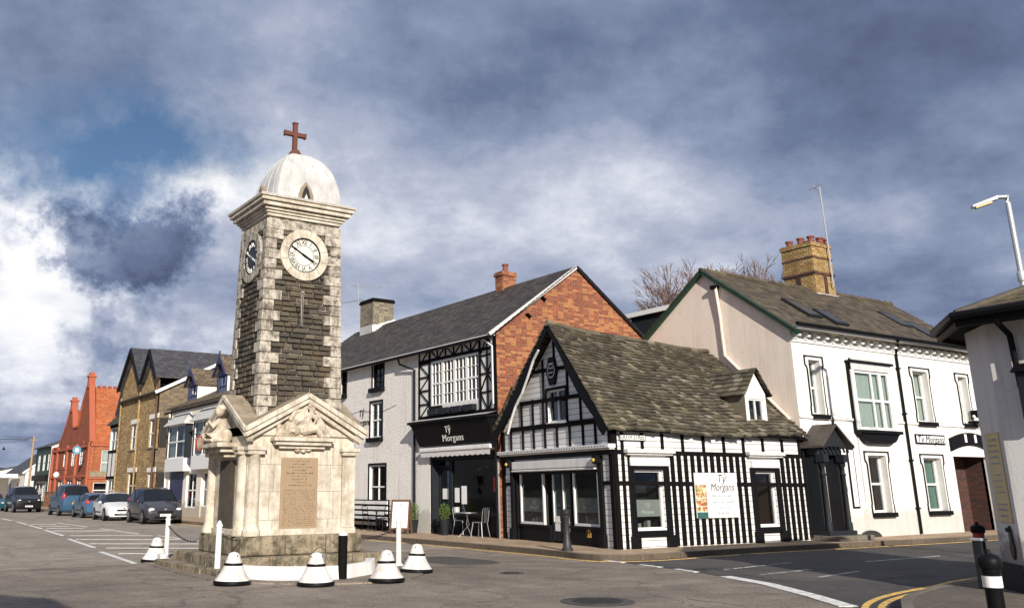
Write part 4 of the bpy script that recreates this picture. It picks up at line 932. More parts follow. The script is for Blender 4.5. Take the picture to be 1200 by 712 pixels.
def slate_roof(root, x0, xr, x1, ya, yb, ze, zr, zb, mat='slates', tw=.25, th=.21, over=.28):
    sl = (zr-ze)/(xr-x0); k = over
    mb = tile_roof(MB(), (x0-k, yb, ze-sl*k), (x0-k, ya, ze-sl*k), (xr, ya, zr+.02), (xr, yb, zr+.02), tw, th, .012, .012); obj('roof', mb, mt[mat], root)
    sl2 = (zr-zb)/(x1-xr); obj('roof', tile_roof(MB(), (x1+k, ya, zb-sl2*k), (x1+k, yb, zb-sl2*k), (xr, yb, zr+.02), (xr, ya, zr+.02), tw*1.3, th*1.3, .012, .01), mt[mat], root)
    obj('roof_deck', MB().add([(x0-k,ya,ze-sl*k-.01),(x0-k,yb,ze-sl*k-.01),(xr,yb,zr),(xr,ya,zr),(x1+k,ya,zb-sl2*k-.01),(x1+k,yb,zb-sl2*k-.01)], [(0,1,2,3),(3,2,5,4)]), mt['blackw'], root)
slate_roof(Sh, SX, RX, BXX, Y0-.12, YM, EZ, RZ, EZ+.25)
for a, b, k in (((-.32, EZ-.10-.05), (RX-SX, RZ-.02), 'grey_render'), ((BXX-SX+.3, EZ+.05), (RX-SX, RZ-.02), 'slateblue')): obj('bargeboard', MB().beam(fB, a, b, .11, .02, .10), mt[k], Sh)
mb = MB(); 
for k in (.28,.62): mb.beam(fB, (RX-SX-1.1-k*2, RZ-.85-k*1.9+.1), (RX-SX-.95-k*2, RZ-.95-k*1.9+.1), .06, 0, .14)
obj('purlin_end', mb, mt['blackw'], Sh)
# timber framing
z_lo = 4.02; z_hi = EZ-.12
mb = MB(); tim(mb, fP, [(0.02,z_hi),(W_,z_hi)], .10); tim(mb, fP, [(0,z_lo),(W_,z_lo)], .12); mb.fb(fP, -.02, .06, 3.2, EZ, -.01, .03); mb.fb(fP, W_-.14, W_, 2.5, EZ, -.01, .035)
zt = bay[3]+.07; tim(mb, fP, [(0,zt),(W_,zt)], .10, .03)
xs = [.06+(bay[0]-.12-.06)*0, .42, bay[0]-.06]; 
n_ = 7; pts = [bay[0]-.06+(bay[1]+.12-bay[0])*i/6 for i in range(7)]
for i in range(6):
    a, b = pts[i], pts[i+1]; tim(mb, fP, [(a,zt),(a,z_hi)], .042, .026)
    tim(mb, fP, [((a, z_hi) if i % 2 == 0 else (a, zt)), ((b, zt) if i % 2 == 0 else (b, z_hi))], .034, .022)
tim(mb, fP, [(pts[-1],z_lo),(pts[-1],z_hi)], .08, .03); tim(mb, fP, [(bay[0]-.06,z_lo),(bay[0]-.06,z_hi)], .08, .03)
xr = (pts[-1]+W_-.07)/2; tim(mb, fP, [(xr,z_lo),(xr,z_hi)], .042, .026)
zz = [z_lo+(z_hi-z_lo)*i/4 for i in range(5)]
for i in range(1, 4): tim(mb, fP, [(pts[-1],zz[i]),(W_,zz[i])], .05, .028)
for i in range(4):
    a, b = (pts[-1], W_-.07)
    if i % 2 == 1: tim(mb, fP, [(a, zz[i]), (xr, zz[i+1])], .034, .022); tim(mb, fP, [(b, zz[i]), (xr, zz[i+1])], .034, .022)
    else: tim(mb, fP, [(a, zz[i+1]), (xr, zz[i])], .034, .022); tim(mb, fP, [(b, zz[i+1]), (xr, zz[i])], .034, .022)
zz = [z_lo+(z_hi-z_lo)*i/5 for i in range(6)]
for i in range(5):
    if i: tim(mb, fP, [(0,zz[i]),(bay[0]-.06,zz[i])], .05, .028)
    a, b = ((0.05, zz[i]), (bay[0]-.1, zz[i+1])) if i % 2 == 0 else ((.05, zz[i+1]), (bay[0]-.1, zz[i])); tim(mb, fP, [a, b], .034, .022)
obj('timber', mb, mt['blackw'], Sh, bevel=.005)
bw_ = (bay[1]-bay[0])/4
for i in range(4):
    window(Sh, fP, (bay[0]+i*bw_+.012, bay[0]+(i+1)*bw_-.012, bay[2], bay[3]), 3, 4, 'wpaint', .02, .055, .02, sill=('black',.0,.10,.10) if i == 0 else None, room=.9, curtain=('curtain','sides') if i != 1 else None)
mb = MB(); 
for k in range(4): mb.fb(fP, bay[0]+.05+k*.72, bay[0]+.65+k*.72, bay[2]-.30, bay[2]-.11, .03, .22)
obj('window_box', mb, mt['slateblue'], Sh, bevel=.01)
# black fascia leaning outwards, cornice, awning
a = fP.px(487,493.5); b = fP.px(590,482)
zc = 3.78
obj('cornice', MB().fb(fP, -.05, W_+.05, zc, zc+.09, -.01, .50).fb(fP, 0, W_, zc-.05, zc, -.01, .42), mt['black'], Sh, bevel=.01)
obj('lead_flashing', MB().add([fP.pt(-.05,zc+.092,.5),fP.pt(W_+.05,zc+.092,.5),fP.pt(W_+.05,zc+.20,0),fP.pt(-.05,zc+.20,0)], [(0,1,2,3)]), mt['lead'], Sh)
ZF0, ZF1 = 3.02, zc-.05
mb = MB(); P = fP.pt; mb.hexa([P(.25,ZF0,.16),P(W_-.05,ZF0,.16),P(W_-.05,ZF0,-.01),P(.25,ZF0,-.01),P(.05,ZF1,.40),P(W_-.0,ZF1,.40),P(W_,ZF1,-.01),P(.05,ZF1,-.01)])
fa = obj('fascia_board', mb, mt['black'], Sh, bevel=.008)
class Tilt:
    N = V((-1, 0, 0))
    def pt(s, a, z, o=0): return fP.pt(a, z, .16+(z-ZF0)*.24/(ZF1-ZF0)+o)
ti = Tilt(); cs = W_*.52
text(ti, cs-.15, ZF0+.40, .30, 'Tŷ', 'signw', fa, .012, .25); text(ti, cs+.02, ZF0+.12, .31, 'Morgans', 'signw', fa, .012, .2, sx=1.1, spacing=1.08)
mb = MB(); mb.fb(fP, .35, W_-.15, ZF0-.20, ZF0-.06, -.01, .24); aw = obj('awning_cassette', mb, mt['oldwhite'], Sh, bevel=.03)
mb = MB(); n_ = 28
for i in range(n_):
    a0_, b0_ = .40+(W_-.6)*i/n_, .40+(W_-.6)*(i+1)/n_
    mb.fb(fP, a0_, b0_-.012, ZF0-.36-.02*(i % 2), ZF0-.20, .19, .20)
obj('awning_valance', mb, mt['grey_render'], aw)
# shopfront glazing
sp = obj('shopfront', MB().fb(fP, so[0], so[0]+.10, GZ, so[3], -.35, -.02).fb(fP, so[1]-.10, so[1], GZ, so[3], -.35, -.02).fb(fP, so[0]+.1, so[1]-.1, so[3]-.22, so[3], -.35, -.05), mt['slateblue'], Sh)
dx = so[0]+.12; dd_ = fP.px(520,560)[0]
window(Sh, fP, (dx, dd_, 2.3, so[3]-.22), 1, 1, 'slateblue', .28, .05, room=2.5, name='fanlight')
dd0 = obj('door', MB().fb(fP, dx, dx+.08, GZ+.02, 2.28, -.36, -.31).fb(fP, dd_-.08, dd_, GZ+.02, 2.28, -.36, -.31).fb(fP, dx+.08, dd_-.08, GZ+.02, .42, -.36, -.31).fb(fP, dx+.08, dd_-.08, 2.18, 2.28, -.36, -.31), mt['slateblue'], Sh)
obj('pane', MB().fb(fP, dx+.08, dd_-.08, .42, 2.18, -.34, -.334), mt['glass'], dd0)
obj('notice', MB().fb(fP, dx+.18, dd_-.2, 1.25, 1.6, -.333, -.33), mt['signw'], dd0)
obj('post', MB().fb(fP, dd_, dd_+.12, GZ, so[3]-.22, -.36, -.22), mt['slateblue'], sp)
obj('stall_riser', MB().fb(fP, dd_+.12, so[1]-.10, GZ, .68, -.36, -.22).fb(fP, dd_+.12, so[1]-.1, .68, .76, -.36, -.17), mt['black'], Sh)
big = window(Sh, fP, (dd_+.12, so[1]-.10, .76, so[3]-.22), 1, 1, 'slateblue', .24, .05, room=2.8)
for a, b, z0, z1, mk in ((.15,.42,1.15,1.62,'signw'),(.55,.85,1.1,1.68,'signw'),(2.35,2.6,1.5,1.95,'posterred'),(.14,.40,.8,1.0,'signw')):
    obj('notice', MB().fb(fP, dd_+.12+a, dd_+.12+b, z0, z1, -.27, -.265), mt[mk], big)
mb = MB().fb(fP, dd_+1.7, dd_+2.3, .8, 2.4, -2.6, -2.55).fb(fP, dd_+.5, dd_+.9, .8, 1.9, -2.2, -2.1); obj('inner_door', mb, mt['brownint'], big)
mb = MB()
for k in range(5): mb.ball(fP.pt(dd_+.4+.5*k, 2.25+.05*(k % 2), -1.2), .05, 8, 6)
obj('pendant_shade', mb, mt['wpaint'], big)
obj('shop_floor', MB().add([fP.pt(so[0],GZ+.005,0),fP.pt(so[1],GZ+.005,0),fP.pt(so[1],GZ+.005,-3.2),fP.pt(so[0],GZ+.005,-3.2)], [(0,1,2,3)]), mt['brownint'], sp)
obj('lobby', MB().add([P(dx-.12,GZ,-.37),P(dd_+.05,GZ,-.37),P(dd_+.05,2.3,-.37),P(dx-.12,2.3,-.37),P(dx-.12,GZ,-2.5),P(dd_+.05,GZ,-2.5),P(dd_+.05,2.3,-2.5),P(dx-.12,2.3,-2.5)], [(1,2,6,5),(2,3,7,6),(3,0,4,7),(4,5,6,7)]), mt['dark'], sp)
# red chimney
def chimney(root, x0, x1, y0, y1, z0, z1, mat, pots, potmat='pot', cap='brick', ph=.32, pr=.13, flash=True):
    mb = MB(); mb.box(x0, x1, y0, y1, z0, z1-.16); c = obj('chimney', mb, mt[mat], root)
    obj('corbel', MB().box(x0-.05, x1+.05, y0-.05, y1+.05, z1-.16, z1-.06).box(x0-.02, x1+.02, y0-.02, y1+.02, z1-.06, z1), mt[mat if cap == 'brick' else cap], c)
    if flash: obj('flashing', MB().box(x0-.012, x1+.012, y0-.012, y1+.012, z0, z0+(z1-z0)*.28), mt['lead'], c)
    for px_, py_, h in pots: obj('chimney_pot', MB().lathe((px_, py_, z1-.01), [(pr*.9,0),(pr*1.1,.05),(pr*.85,.08),(pr*.8,h-.08),(pr*1.05,h-.06),(pr*1.05,h),(pr*.7,h),(pr*.6,h-.1)], 14), mt[potmat], c, smooth=True)
    return c
chimney(Sh, 20.85, 21.50, 27.12, 27.6, 8.5, 9.78, 'brick_red', [(21.18, 27.36, .36)])
# long gutter and pipes
pipe(Sh, [(SX-.30, Y0-.05, EZ-.22), (SX-.30, YM, EZ-.22)], .06, 'black', 'gutter')
obj('soffit', MB().box(SX-.26, SX, Y0, YM, EZ-.16, EZ-.12), mt['oldwhite'], Sh)
pipe(Sh, [(SX-.08, Y0+.05, .15), (SX-.08, Y0+.05, 3.6)], .04); pipe(Sh, [(SX-.3, Y0+.3, EZ-.25), (SX-.1, Y0+.1, EZ-.5), (SX-.1, Y0+.1, 4.2)], .04, 'galv')

Pb = thing('pub', (19.5, 34, 0), 'rough white rendered house with black framed sash windows beside the bistro', 'house')
fU = Fr((SX, Y1), (-1, 0)); WU = Y1-YM
q = [fU.rc(437,426,449.5,453), fU.rc(400,435.5,405.5,462), fU.rc(434.5,472,447.5,512), fU.rc(433,545,451.5,596)]
obj('front_wall', wall(MB(), fU, [(0,EZ),(WU,EZ)], 0, q, .10), mt['stucco'], Pb)
obj('end_wall', MB().prism([(SX,Y1,0),(BXX,Y1,0),(BXX,Y1,EZ+.25),(RX,Y1,RZ),(SX,Y1,EZ)], (0,-.05,0)), mt['stucco'], Pb)
slate_roof(Pb, SX, RX, BXX, YM, Y1+.1, EZ, RZ, EZ+.25)
for i, r_ in enumerate(q):
    window(Pb, fU, r_, 2, 4 if i < 2 else 2, 'black' if i < 2 else 'wpaint', .07, .06 if i < 2 else .05, .035 if i > 1 else .022, sill=('black', .10, .16, .16 if i < 3 else .05), room=.6, surround=('black', .075, .02), curtain=('curtain','sides') if i in (0, 2) else None, inner='brownint' if i == 3 else 'dark')
pipe(Pb, [(SX-.30, YM, EZ-.22), (SX-.30, Y1, EZ-.22)], .06, 'black', 'gutter')
obj('soffit', MB().box(SX-.26, SX, YM, Y1, EZ-.16, EZ-.12), mt['oldwhite'], Pb)
a = fU.px(474,409); b = fU.px(487,423)
pipe(Pb, [fU.pt(a[0], EZ-.25, .28), fU.pt(a[0]+.02, EZ-.45, .24), fU.pt(WU-.22, EZ-.75, .08), fU.pt(WU-.22, .15, .08)], .045)
pipe(Pb, [fU.pt(WU-1.6, 4.65, .02), fU.pt(WU-2.8, 4.45, .02), fU.pt(WU-4.4, 4.62, .02), fU.pt(WU-6, 4.5, .02)], .007, 'cable', 'cable')
pc = chimney(Pb, 20.45, 21.6, 36.75, 38.0, 8.6, 10.38, 'rubble_ch', [], cap='blackw')
obj('lead_apron', MB().prism([(20.4,36.7,8.75),(21.65,36.7,8.95),(21.65,36.7,9.45),(20.4,36.7,9.0)], (0,.05,0)), mt['oldwhite'], pc)
# TV aerials
def aerial(x, y, z0, z1, lab, arms=2, ang=.4):
    t = thing('tv_aerial', (x, y, z0), lab, 'aerial', 'television aerials on the chimneys')
    obj('mast', MB().tube([(x, y, z0), (x, y, z1)], .022, 6), mt['galv'], t)
    for k in range(arms):
        z = z1-.12-k*.75; a = ang+k*2.2; d = V((math.cos(a), math.sin(a), 0)); p = V((-d.y, d.x, 0)); mb = MB(); L = 1.3
        mb.tube([V((x,y,z))-d*.35, V((x,y,z))+d*L], .014, 5)
        for i in range(10):
            c = V((x,y,z))+d*(-.3+i*(L+.25)/9.5); l = .30-.014*i; mb.tube([c-p*l, c+p*l], .008, 4)
        obj('antenna', mb, mt['galv'], t)
    return t
aerial(20.4, 38.15, 9.0, 11.35, 'thin lattice TV aerial beside the stone chimney, next to the clock tower', 2, -.25)
# framed menu, boards, wall marks on the pub
a = fU.px(424,488); text(fU, a[0], a[1], .38, 'Tŷ', 'blackw', Pb, .02, .2); text(fU, a[0]+.1, a[1]-.34, .34, 'Morgans', 'blackw', Pb, .02, .2)
t = flat_sign('menu_board', fU, fU.rc(406,562,414.5,581), .0, 'black', 'small black framed menu case on the rough white wall right of the tower', 'menu case', .07)
r_ = fU.rc(407.5,565,413,578.5); obj('menu', MB().fb(fU, r_[0], r_[1], r_[2], r_[3], .07, .076), mt['signw'], t)
t = thing('slatted_bench', fU.pt(WU-4.4, GZ, .2), 'long white and black slatted bench back along the rough white wall', 'bench')
mb = MB()
for k in range(5): mb.fb(fU, WU-6.2, WU-2.05, .28+k*.19, .40+k*.19, .10, .14)
obj('back_slat', mb, mt['oldwhite'], t)
mb = MB()
for k in range(5): mb.fb(fU, WU-6.2+k*1.0, WU-6.12+k*1.0, GZ, 1.18, .04, .10)
mb.fb(fU, WU-6.2, WU-2.05, .45, .50, .14, .50); mb.fb(fU, WU-6.1, WU-6.0, GZ, .45, .14, .48).fb(fU, WU-2.2, WU-2.1, GZ, .45, .14, .48)
mb.fb(fU, WU-6.2, WU-2.05, .15, 1.2, .03, .045)
obj('frame', mb, mt['blackw'], t)
# ================================================================ WHITE HOUSE
Wh = thing('white_house', (29, 19, 0), 'large white rendered house with bracketed eaves, black porch and yellow chimney', 'house')
fW = Fr((24.1, 17.0), (0, -1)); WX1 = 35.3; WL = WX1-24.1; WZ, WR, WRY, WBY = 6.42, 8.72, 20.1, 23.2
def rr_(x0, y0, x1, y1): return fW.rc(x0, y0, x1, y1)
U1, U3, U4 = rr_(946,421,967,486), rr_(1068,434,1094,495), rr_(1121,441,1140,497)
UB = rr_(993,424,1046,505)
G1, G2 = rr_(1016,533,1046,600), rr_(1081,536,1111,598)
AR = (32.35-24.1, 34.75-24.1, 0, 2.75); PXc = fW.px(974,560,.42)[0]; DR = (PXc-.40, PXc+.40, GZ+.3, 2.45)
obj('front_wall', wall(MB(), fW, [(0,WZ),(WL,WZ)], 0, [U1, U3, U4, UB, G1, G2, AR, DR], .24), mt['white'], Wh)
fG = Fr((24.1, WBY), (-1, 0))
obj('gable_wall', wall(MB(), fG, [(0,WZ+.15),(WBY-WRY,WR),(WBY-17.0,WZ)], 0), mt['beige'], Wh)
fE = Fr((WX1, 17.0), (1, 0)); obj('end_wall', wall(MB(), fE, [(0,WZ),(3.1,WR),(6.2,WZ+.15)], 0), mt['beige'], Wh)
obj('rear_wall', MB().add([(24.1,WBY,0),(WX1,WBY,0),(WX1,WBY,WZ+.15),(24.1,WBY,WZ+.15)], [(0,1,2,3)]), mt['beige'], Wh)
sl = (WR-WZ)/(WRY-17.0); ov = .34
obj('roof', tile_roof(MB(), (23.92,17-ov,WZ-sl*ov+.02), (WX1+.12,17-ov,WZ-sl*ov+.02), (WX1+.12,WRY,WR+.03), (23.92,WRY,WR+.03), .27, .2, .014, .014, lambda u,v: -.03*math.sin(u*7)), mt['slates_b'], Wh)
obj('roof', tile_roof(MB(), (WX1+.12,WBY+.3,WZ), (23.92,WBY+.3,WZ), (23.92,WRY,WR+.03), (WX1+.12,WRY,WR+.03), .3, .25, .014, .014), mt['slates_b'], Wh)
obj('roof_deck', MB().add([(23.95,17-ov,WZ-sl*ov),(WX1+.1,17-ov,WZ-sl*ov),(WX1+.1,WRY,WR),(23.95,WRY,WR)], [(0,1,2,3)]), mt['blackw'], Wh)
mb = MB(); x = 23.95
while x < WX1: mb.tube([(x,WRY,WR+.04),(x+.42,WRY,WR+.04)], .085, 8); mb.box(x+.38,x+.44,WRY-.03,WRY+.03,WR+.08,WR+.15); x += .44
obj('ridge_tiles', mb, mt['slates_b'], Wh)
mb = MB(); mb.beam(fG, (-.35, WZ-.12), (WBY-WRY, WR-.02), .14, .02, .16); mb.beam(fG, (WBY-17.0+.36, WZ-.30), (WBY-WRY, WR-.02), .14, .02, .16)
obj('bargeboard', mb, mt['green'], Wh)
mb = MB(); mb.fb(fW, 0, WL, WZ-.14, WZ-.04, 0, .26).fb(fW, 0, WL, WZ-.52, WZ-.44, 0, .05); x = .12
while x < WL-.2:
    mb.fb(fW, x, x+.14, WZ-.36, WZ-.14, 0, .22).fb(fW, x+.02, x+.12, WZ-.44, WZ-.36, 0, .11); x += .47
obj('bracketed_cornice', mb, mt['wpaint'], Wh, bevel=.012)
pipe(Wh, [fW.pt(-.1, WZ-.02, .36), fW.pt(WL+.1, WZ-.02, .36)], .06, 'black', 'gutter')
sc = fW.px(1000,492)[1]
obj('string_course', MB().fb(fW, 0, UB[0]-.14, sc-.03, sc+.05, 0, .05).fb(fW, UB[1]+.14, WL, sc-.03, sc+.05, 0, .05), mt['white'], Wh, bevel=.01)
def eared(root, r, w=.045):
    s0, s1, z0, z1 = r; g = .11; mb = MB(); e = .06
    L = [(s0-g,z0-.02),(s0-g,z0+.22),(s0-g+.03,z0+.27),(s0-g+.03,z1-.28),(s0-g-.0,z1-.22),(s0-g-e,z1-.16),(s0-g-e,z1+g)]
    for P_ in (L, [(s0+s1-a, b) for a, b in L], [(s0-g-e-w/2, z1+g),(s1+g+e+w/2, z1+g)]):
        for a, b in zip(P_, P_[1:]): mb.beam(fW, a, b, w, -.005, .03)
    obj('painted_surround', mb, mt['black'], root)
    obj('architrave', MB().fb(fW, s0-g+.03, s0, z0, z1+g-.03, -.005, .022).fb(fW, s1, s1+g-.03, z0, z1+g-.03, -.005, .022).fb(fW, s0, s1, z1, z1+g-.03, -.005, .022), mt['white'], root)
for i, r in enumerate((U1, U3, U4, G1, G2)):
    eared(Wh, r)
    window(Wh, fW, r, 1, 2, 'wpaint', .22, .06, .05, room=.7, curtain=[('curtaing','full'),('curtain','full'),('curtain','full'),None,('curtaing','full')][i], sill=('black', .12, .13, .12), inner='brownint' if i == 3 else 'dark', cdepth=.05)
# first floor canted oriel over the door
s0, s1, z0, z1 = UB; o = Wh
window(Wh, fW, (s0+.04, s1-.04, z0, z1-.26), 2, 2, 'wpaint', -.10, .07, .07, room=.6, curtain=('curtain','full'), name='window', coldiv=(.75,), cdepth=.05)
for q_ in (s0-.10, s1-.04): obj('oriel_side', MB().fb(fW, q_, q_+.14, z0-.02, z1, -.02, .16), mt['wpaint'], Wh, bevel=.01)
for q_ in (s0-.14, s1+.10): obj('oriel_edging', MB().fb(fW, q_, q_+.04, z0-.02, z1, -.01, .10), mt['black'], Wh)
obj('oriel_head', MB().fb(fW, s0-.10, s1+.10, z1-.25, z1-.02, -.02, .17), mt['grey_render'], Wh)
obj('oriel_cornice', MB().fb(fW, s0-.18, s1+.18, z1-.02, z1+.05, -.02, .24), mt['black'], Wh)
obj('lead_flashing', MB().prism([fW.pt(s0-.15,z1+.052,.22),fW.pt(s1+.15,z1+.052,.22),fW.pt(s1-.1,z1+.16,0),fW.pt(s0+.1,z1+.16,0)], (0,0,.01)), mt['lead'], Wh)
mb = MB()
mb.fb(fW, s0-.14, s1+.14, z0-.12, z0-.02, -.02, .28)
prf = [(.0,.12),(.10,.17),(.18,.26),(.30,.36),(.52,.42)]; mb.fp(fW, [(s0-.10+k, z0-h) for k, h in prf]+[(s1+.10-k, z0-h) for k, h in prf[::-1]], -.02, .20)
obj('oriel_base', mb, mt['black'], Wh, bevel=.01)
# roof lights, pipes
def roofpt(s, v, o=.05):
    n = V((0,-sl,1)).normalized(); return V((24.1+s, 17+v, WZ+sl*v))+n*o
for sx, v0, v1, w in ((2.15,.75,1.75,.75),(3.15,.45,1.30,.7),(8.2,1.1,2.0,.8),(8.9,.5,1.5,.75)):
    mb = MB(); n = V((0,-sl,1)).normalized(); mb.prism([roofpt(sx,v0,.03),roofpt(sx+w,v0,.03),roofpt(sx+w,v1,.03),roofpt(sx,v1,.03)], n*.07); k = obj('roof_light', mb, mt['slateblue'], Wh)
    mb = MB(); mb.prism([roofpt(sx+.07,v0+.08,.101),roofpt(sx+w-.07,v0+.08,.101),roofpt(sx+w-.07,v1-.08,.101),roofpt(sx+.07,v1-.08,.101)], n*.006); obj('pane', mb, mt['skylight'], k)
dpx = fW.px(1066,540)[0]
pipe(Wh, [fW.pt(dpx-.25, WZ-.05, .36), fW.pt(dpx-.1, WZ-.25, .2), fW.pt(dpx, WZ-.5, .06), fW.pt(dpx, .14, .06)], .045)
mb = MB(); 
for k in range(4): mb.fb(fW, dpx-.07, dpx+.07, .9+k*1.5, .95+k*1.5, 0, .12)
obj('pipe_bracket', mb, mt['black'], Wh)
y_ = WBY-20.25
pipe(Wh, [fG.pt(WBY-19.55, 8.05, .12), fG.pt(WBY-19.50, 7.0, .07), fG.pt(WBY-19.45, 5.75, .07), fG.pt(WBY-17.25, 3.55, .10)], .055, 'beige')
obj('floodlight', MB().fb(fG, WBY-19.72, WBY-19.5, 8.0, 8.12, .0, .2), mt['black'], Wh)
obj('rear_dormer', MB().box(24.5, 27.5, 21.9, 24.0, 6.6, 7.75), mt['slateblue'], Wh)
obj('dormer_fascia', MB().box(24.35, 27.6, 21.8, 24.3, 7.75, 7.92), mt['wpaint'], Wh)
# yellow chimney with pots
yc = chimney(Wh, 30.05, 31.27, 19.86, 21.18, 8.1, 10.62, 'brick_yel', [(30.3,20.0,.26),(30.3,20.45,.28),(30.3,20.95,.26),(30.85,20.0,.28),(30.85,20.5,.26),(31.08,20.02,.24)], ph=.3, pr=.14, flash=False)
obj('brick_band', MB().box(30.01,31.31,19.82,21.22,9.35,9.45).box(30.035,31.285,19.845,21.195,9.98,10.05).box(30.02,30.05,20.45,20.62,8.4,9.35).box(30.6,30.78,19.83,19.86,8.4,9.35), mt['brick_dark'], yc)
obj('lead_apron', MB().box(30.0,31.32,19.78,19.9,8.2,8.60), mt['lead'], yc)
t = thing('tv_aerial', (30.9, 19.72, 9), 'tall bare pole aerial strapped to the yellow brick chimney', 'aerial', 'television aerials on the chimneys')
obj('mast', MB().tube([(31.0,19.75,8.9),(30.95,19.74,11),(30.85,19.72,12.9)], .03, 6), mt['galv'], t)
mb = MB(); c = V((30.85,19.72,12.8)); mb.tube([c+V((-.35,.1,.1)), c+V((.15,0,-.05))], .02, 5); mb.tube([c+V((-.2,.3,0)), c+V((-.2,-.2,.1))], .015, 4); mb.tube([c+V((-.32,.2,-.1)), c+V((-.32,-.1,.25))], .015, 4)
obj('antenna', mb, mt['galv'], t)
# arched alley
s0, s1 = AR[0], AR[1]
mb = MB(); 
obj('alley_wall', MB().add([fW.pt(s0,0,-.9),fW.pt(s1,0,-.9),fW.pt(s1,3,-.9),fW.pt(s0,3,-.9),fW.pt(s0,0,-.2),fW.pt(s0,3,-.2),fW.pt(s1,0,-.2),fW.pt(s1,3,-.2)], [(0,1,2,3),(0,3,5,4),(1,6,7,2),(3,2,7,5)]), mt['brick_dark'], Wh)
mb = MB(); n_ = 12
for i in range(n_):
    a, b = i/n_, (i+1)/n_; f = lambda u: (s0-.12+(s1-s0+.24)*u, 2.78+.22*math.sin(math.pi*u)); g = lambda u: (f(u)[0], f(u)[1]+.42)
    mb.fp(fW, [f(a), f(b), g(b), g(a)], -.02, .09)
ab = obj('arch_board', mb, mt['black'], Wh)
mb = MB(); 
for u in (.35,.62): mb.fb(fW, s0+(s1-s0)*u-.07, s0+(s1-s0)*u+.07, 3.08, 3.36, .09, .10)
obj('arch_figure', mb, mt['signw'], ab)
obj('arch_soffit', MB().fp(fW, [(s0,2.6),(s1,2.6)]+[(s1-(s1-s0)*i/8, 2.76+.22*math.sin(math.pi*i/8)) for i in range(9)], -.3, .01), mt['white'], Wh)
# porch
pw = .56
po = obj('porch', MB().fb(fW, PXc-pw, PXc-pw+.16, GZ+.25, 2.5, -.01, .42).fb(fW, PXc+pw-.16, PXc+pw, GZ+.25, 2.5, -.01, .42).fb(fW, PXc-pw-.04, PXc+pw+.04, 2.5, 2.74, -.01, .46), mt['slateblue'], Wh, bevel=.012)
mb = MB()
for s in (-pw+.08, pw-.08):
    mb.lathe(fW.pt(PXc+s, 0, .5), [(.10,GZ+.25),(.10,GZ+.45),(.075,GZ+.5),(.065,1.9),(.09,1.95),(.06,2.0),(.06,2.15),(.10,2.2),(.10,2.5)], 12)
    mb.fb(fW, PXc+s-.12, PXc+s+.12, 2.30, 2.52, .40, .66)
obj('porch_column', mb, mt['slateblue'], po, smooth=True)
obj('porch_base', MB().fb(fW, PXc-pw-.08, PXc+pw+.10, GZ, GZ+.26, -.01, .62), mt['slateblue'], po, bevel=.01)
ze, za = 2.74, 3.34; mb = MB(); D_, Nn = fW.D, fW.N
for s in (-1, 1): mb.prism([fW.pt(PXc+s*(pw+.22), ze-.04, -.01), fW.pt(PXc, za, -.01), fW.pt(PXc, za+.06, -.01), fW.pt(PXc+s*(pw+.22), ze+.03, -.01)], Nn*.80)
obj('porch_roof', mb, mt['slates'], po)
obj('porch_gable', MB().fp(fW, [(PXc-pw, ze), (PXc+pw, ze), (PXc, za-.03)], .5, .66), mt['slateblue'], po)
obj('finial', MB().lathe(fW.pt(PXc, za, .70), [(.05,0),(.03,.08),(.05,.14),(.02,.2),(.015,.42),(.003,.5)], 8), mt['slateblue'], po, smooth=True)
mb = MB()
for k in range(7): mb.beam(fW, (PXc-pw+.05+k*.19, ze-.02), (PXc-pw+.12+k*.19, ze-.16), .05, .60, .64)
obj('valance', mb, mt['slateblue'], po)
d1 = obj('door', MB().fb(fW, DR[0], DR[1], DR[2], DR[3], -.24, -.19), mt['redband'], Wh)
obj('door_panel', MB().fb(fW, DR[0]+.1, DR[1]-.1, DR[2]+.1, DR[2]+.5, -.19, -.175).fb(fW, DR[0]+.1, DR[1]-.1, DR[2]+.58, DR[2]+.9, -.19, -.175), mt['terrad'], d1)
obj('pane', MB().fb(fW, DR[0]+.12, DR[1]-.12, DR[2]+1.05, DR[3]-.15, -.188, -.18), mt['glass_sky'], d1)
obj('letterbox', MB().fb(fW, PXc-.12, PXc+.12, DR[2]+.94, DR[2]+.99, -.19, -.17), mt['silver'], d1)
obj('door_step', MB().fb(fW, PXc-pw-.12, PXc+pw+.40, GZ, GZ+.14, .0, .95), mt['kerb'], Wh, bevel=.02)
obj('coal_hatch', MB().fp(fW, [(fW.px(1020,628)[0]+.9*math.cos(math.pi*k/8)*.6, .1+.22*math.sin(math.pi*k/8)) for k in range(9)], -.005, .06), mt['iron'], Wh)
# signs on the white house
r_ = fW.rc(994,525,1002,594); r_ = (r_[0]+.0, r_[0]+.36, fW.px(1003,595)[1], r_[3]); r_ = (fW.px(999,560)[0]-.17, fW.px(999,560)[0]+.17, r_[2], r_[3])
t = flat_sign('vertical_sign', fW, r_, .0, 'black', 'tall narrow black framed sign with vertical lettering right of the black porch', th=.04)
obj('panel', MB().fb(fW, r_[0]+.05, r_[1]-.05, r_[2]+.05, r_[3]-.05, .04, .046), mt['signw'], t)
hh = (r_[3]-r_[2]-.2)/9
for i, ch in enumerate('TŷMORGANS'): text(fW, (r_[0]+r_[1])/2, r_[3]-.12-hh*(i+.8), hh*.72, ch, 'inkg', t, .05, .15)
r_ = fW.rc(1071,508,1107,521); t = flat_sign('name_sign', fW, (r_[0], r_[1], r_[2], r_[3]), .0, 'black', 'wide black framed Ty Morgans sign above the right ground floor window', th=.04)
obj('panel', MB().fb(fW, r_[0]+.05, r_[1]-.05, r_[2]+.05, r_[3]-.05, .04, .046), mt['signw'], t)
text(fW, (r_[0]+r_[1])/2, (r_[2]+r_[3])/2-.10, .31, 'Tŷ Morgans', 'black', t, .05, .2, sx=1.0, spacing=1.05)
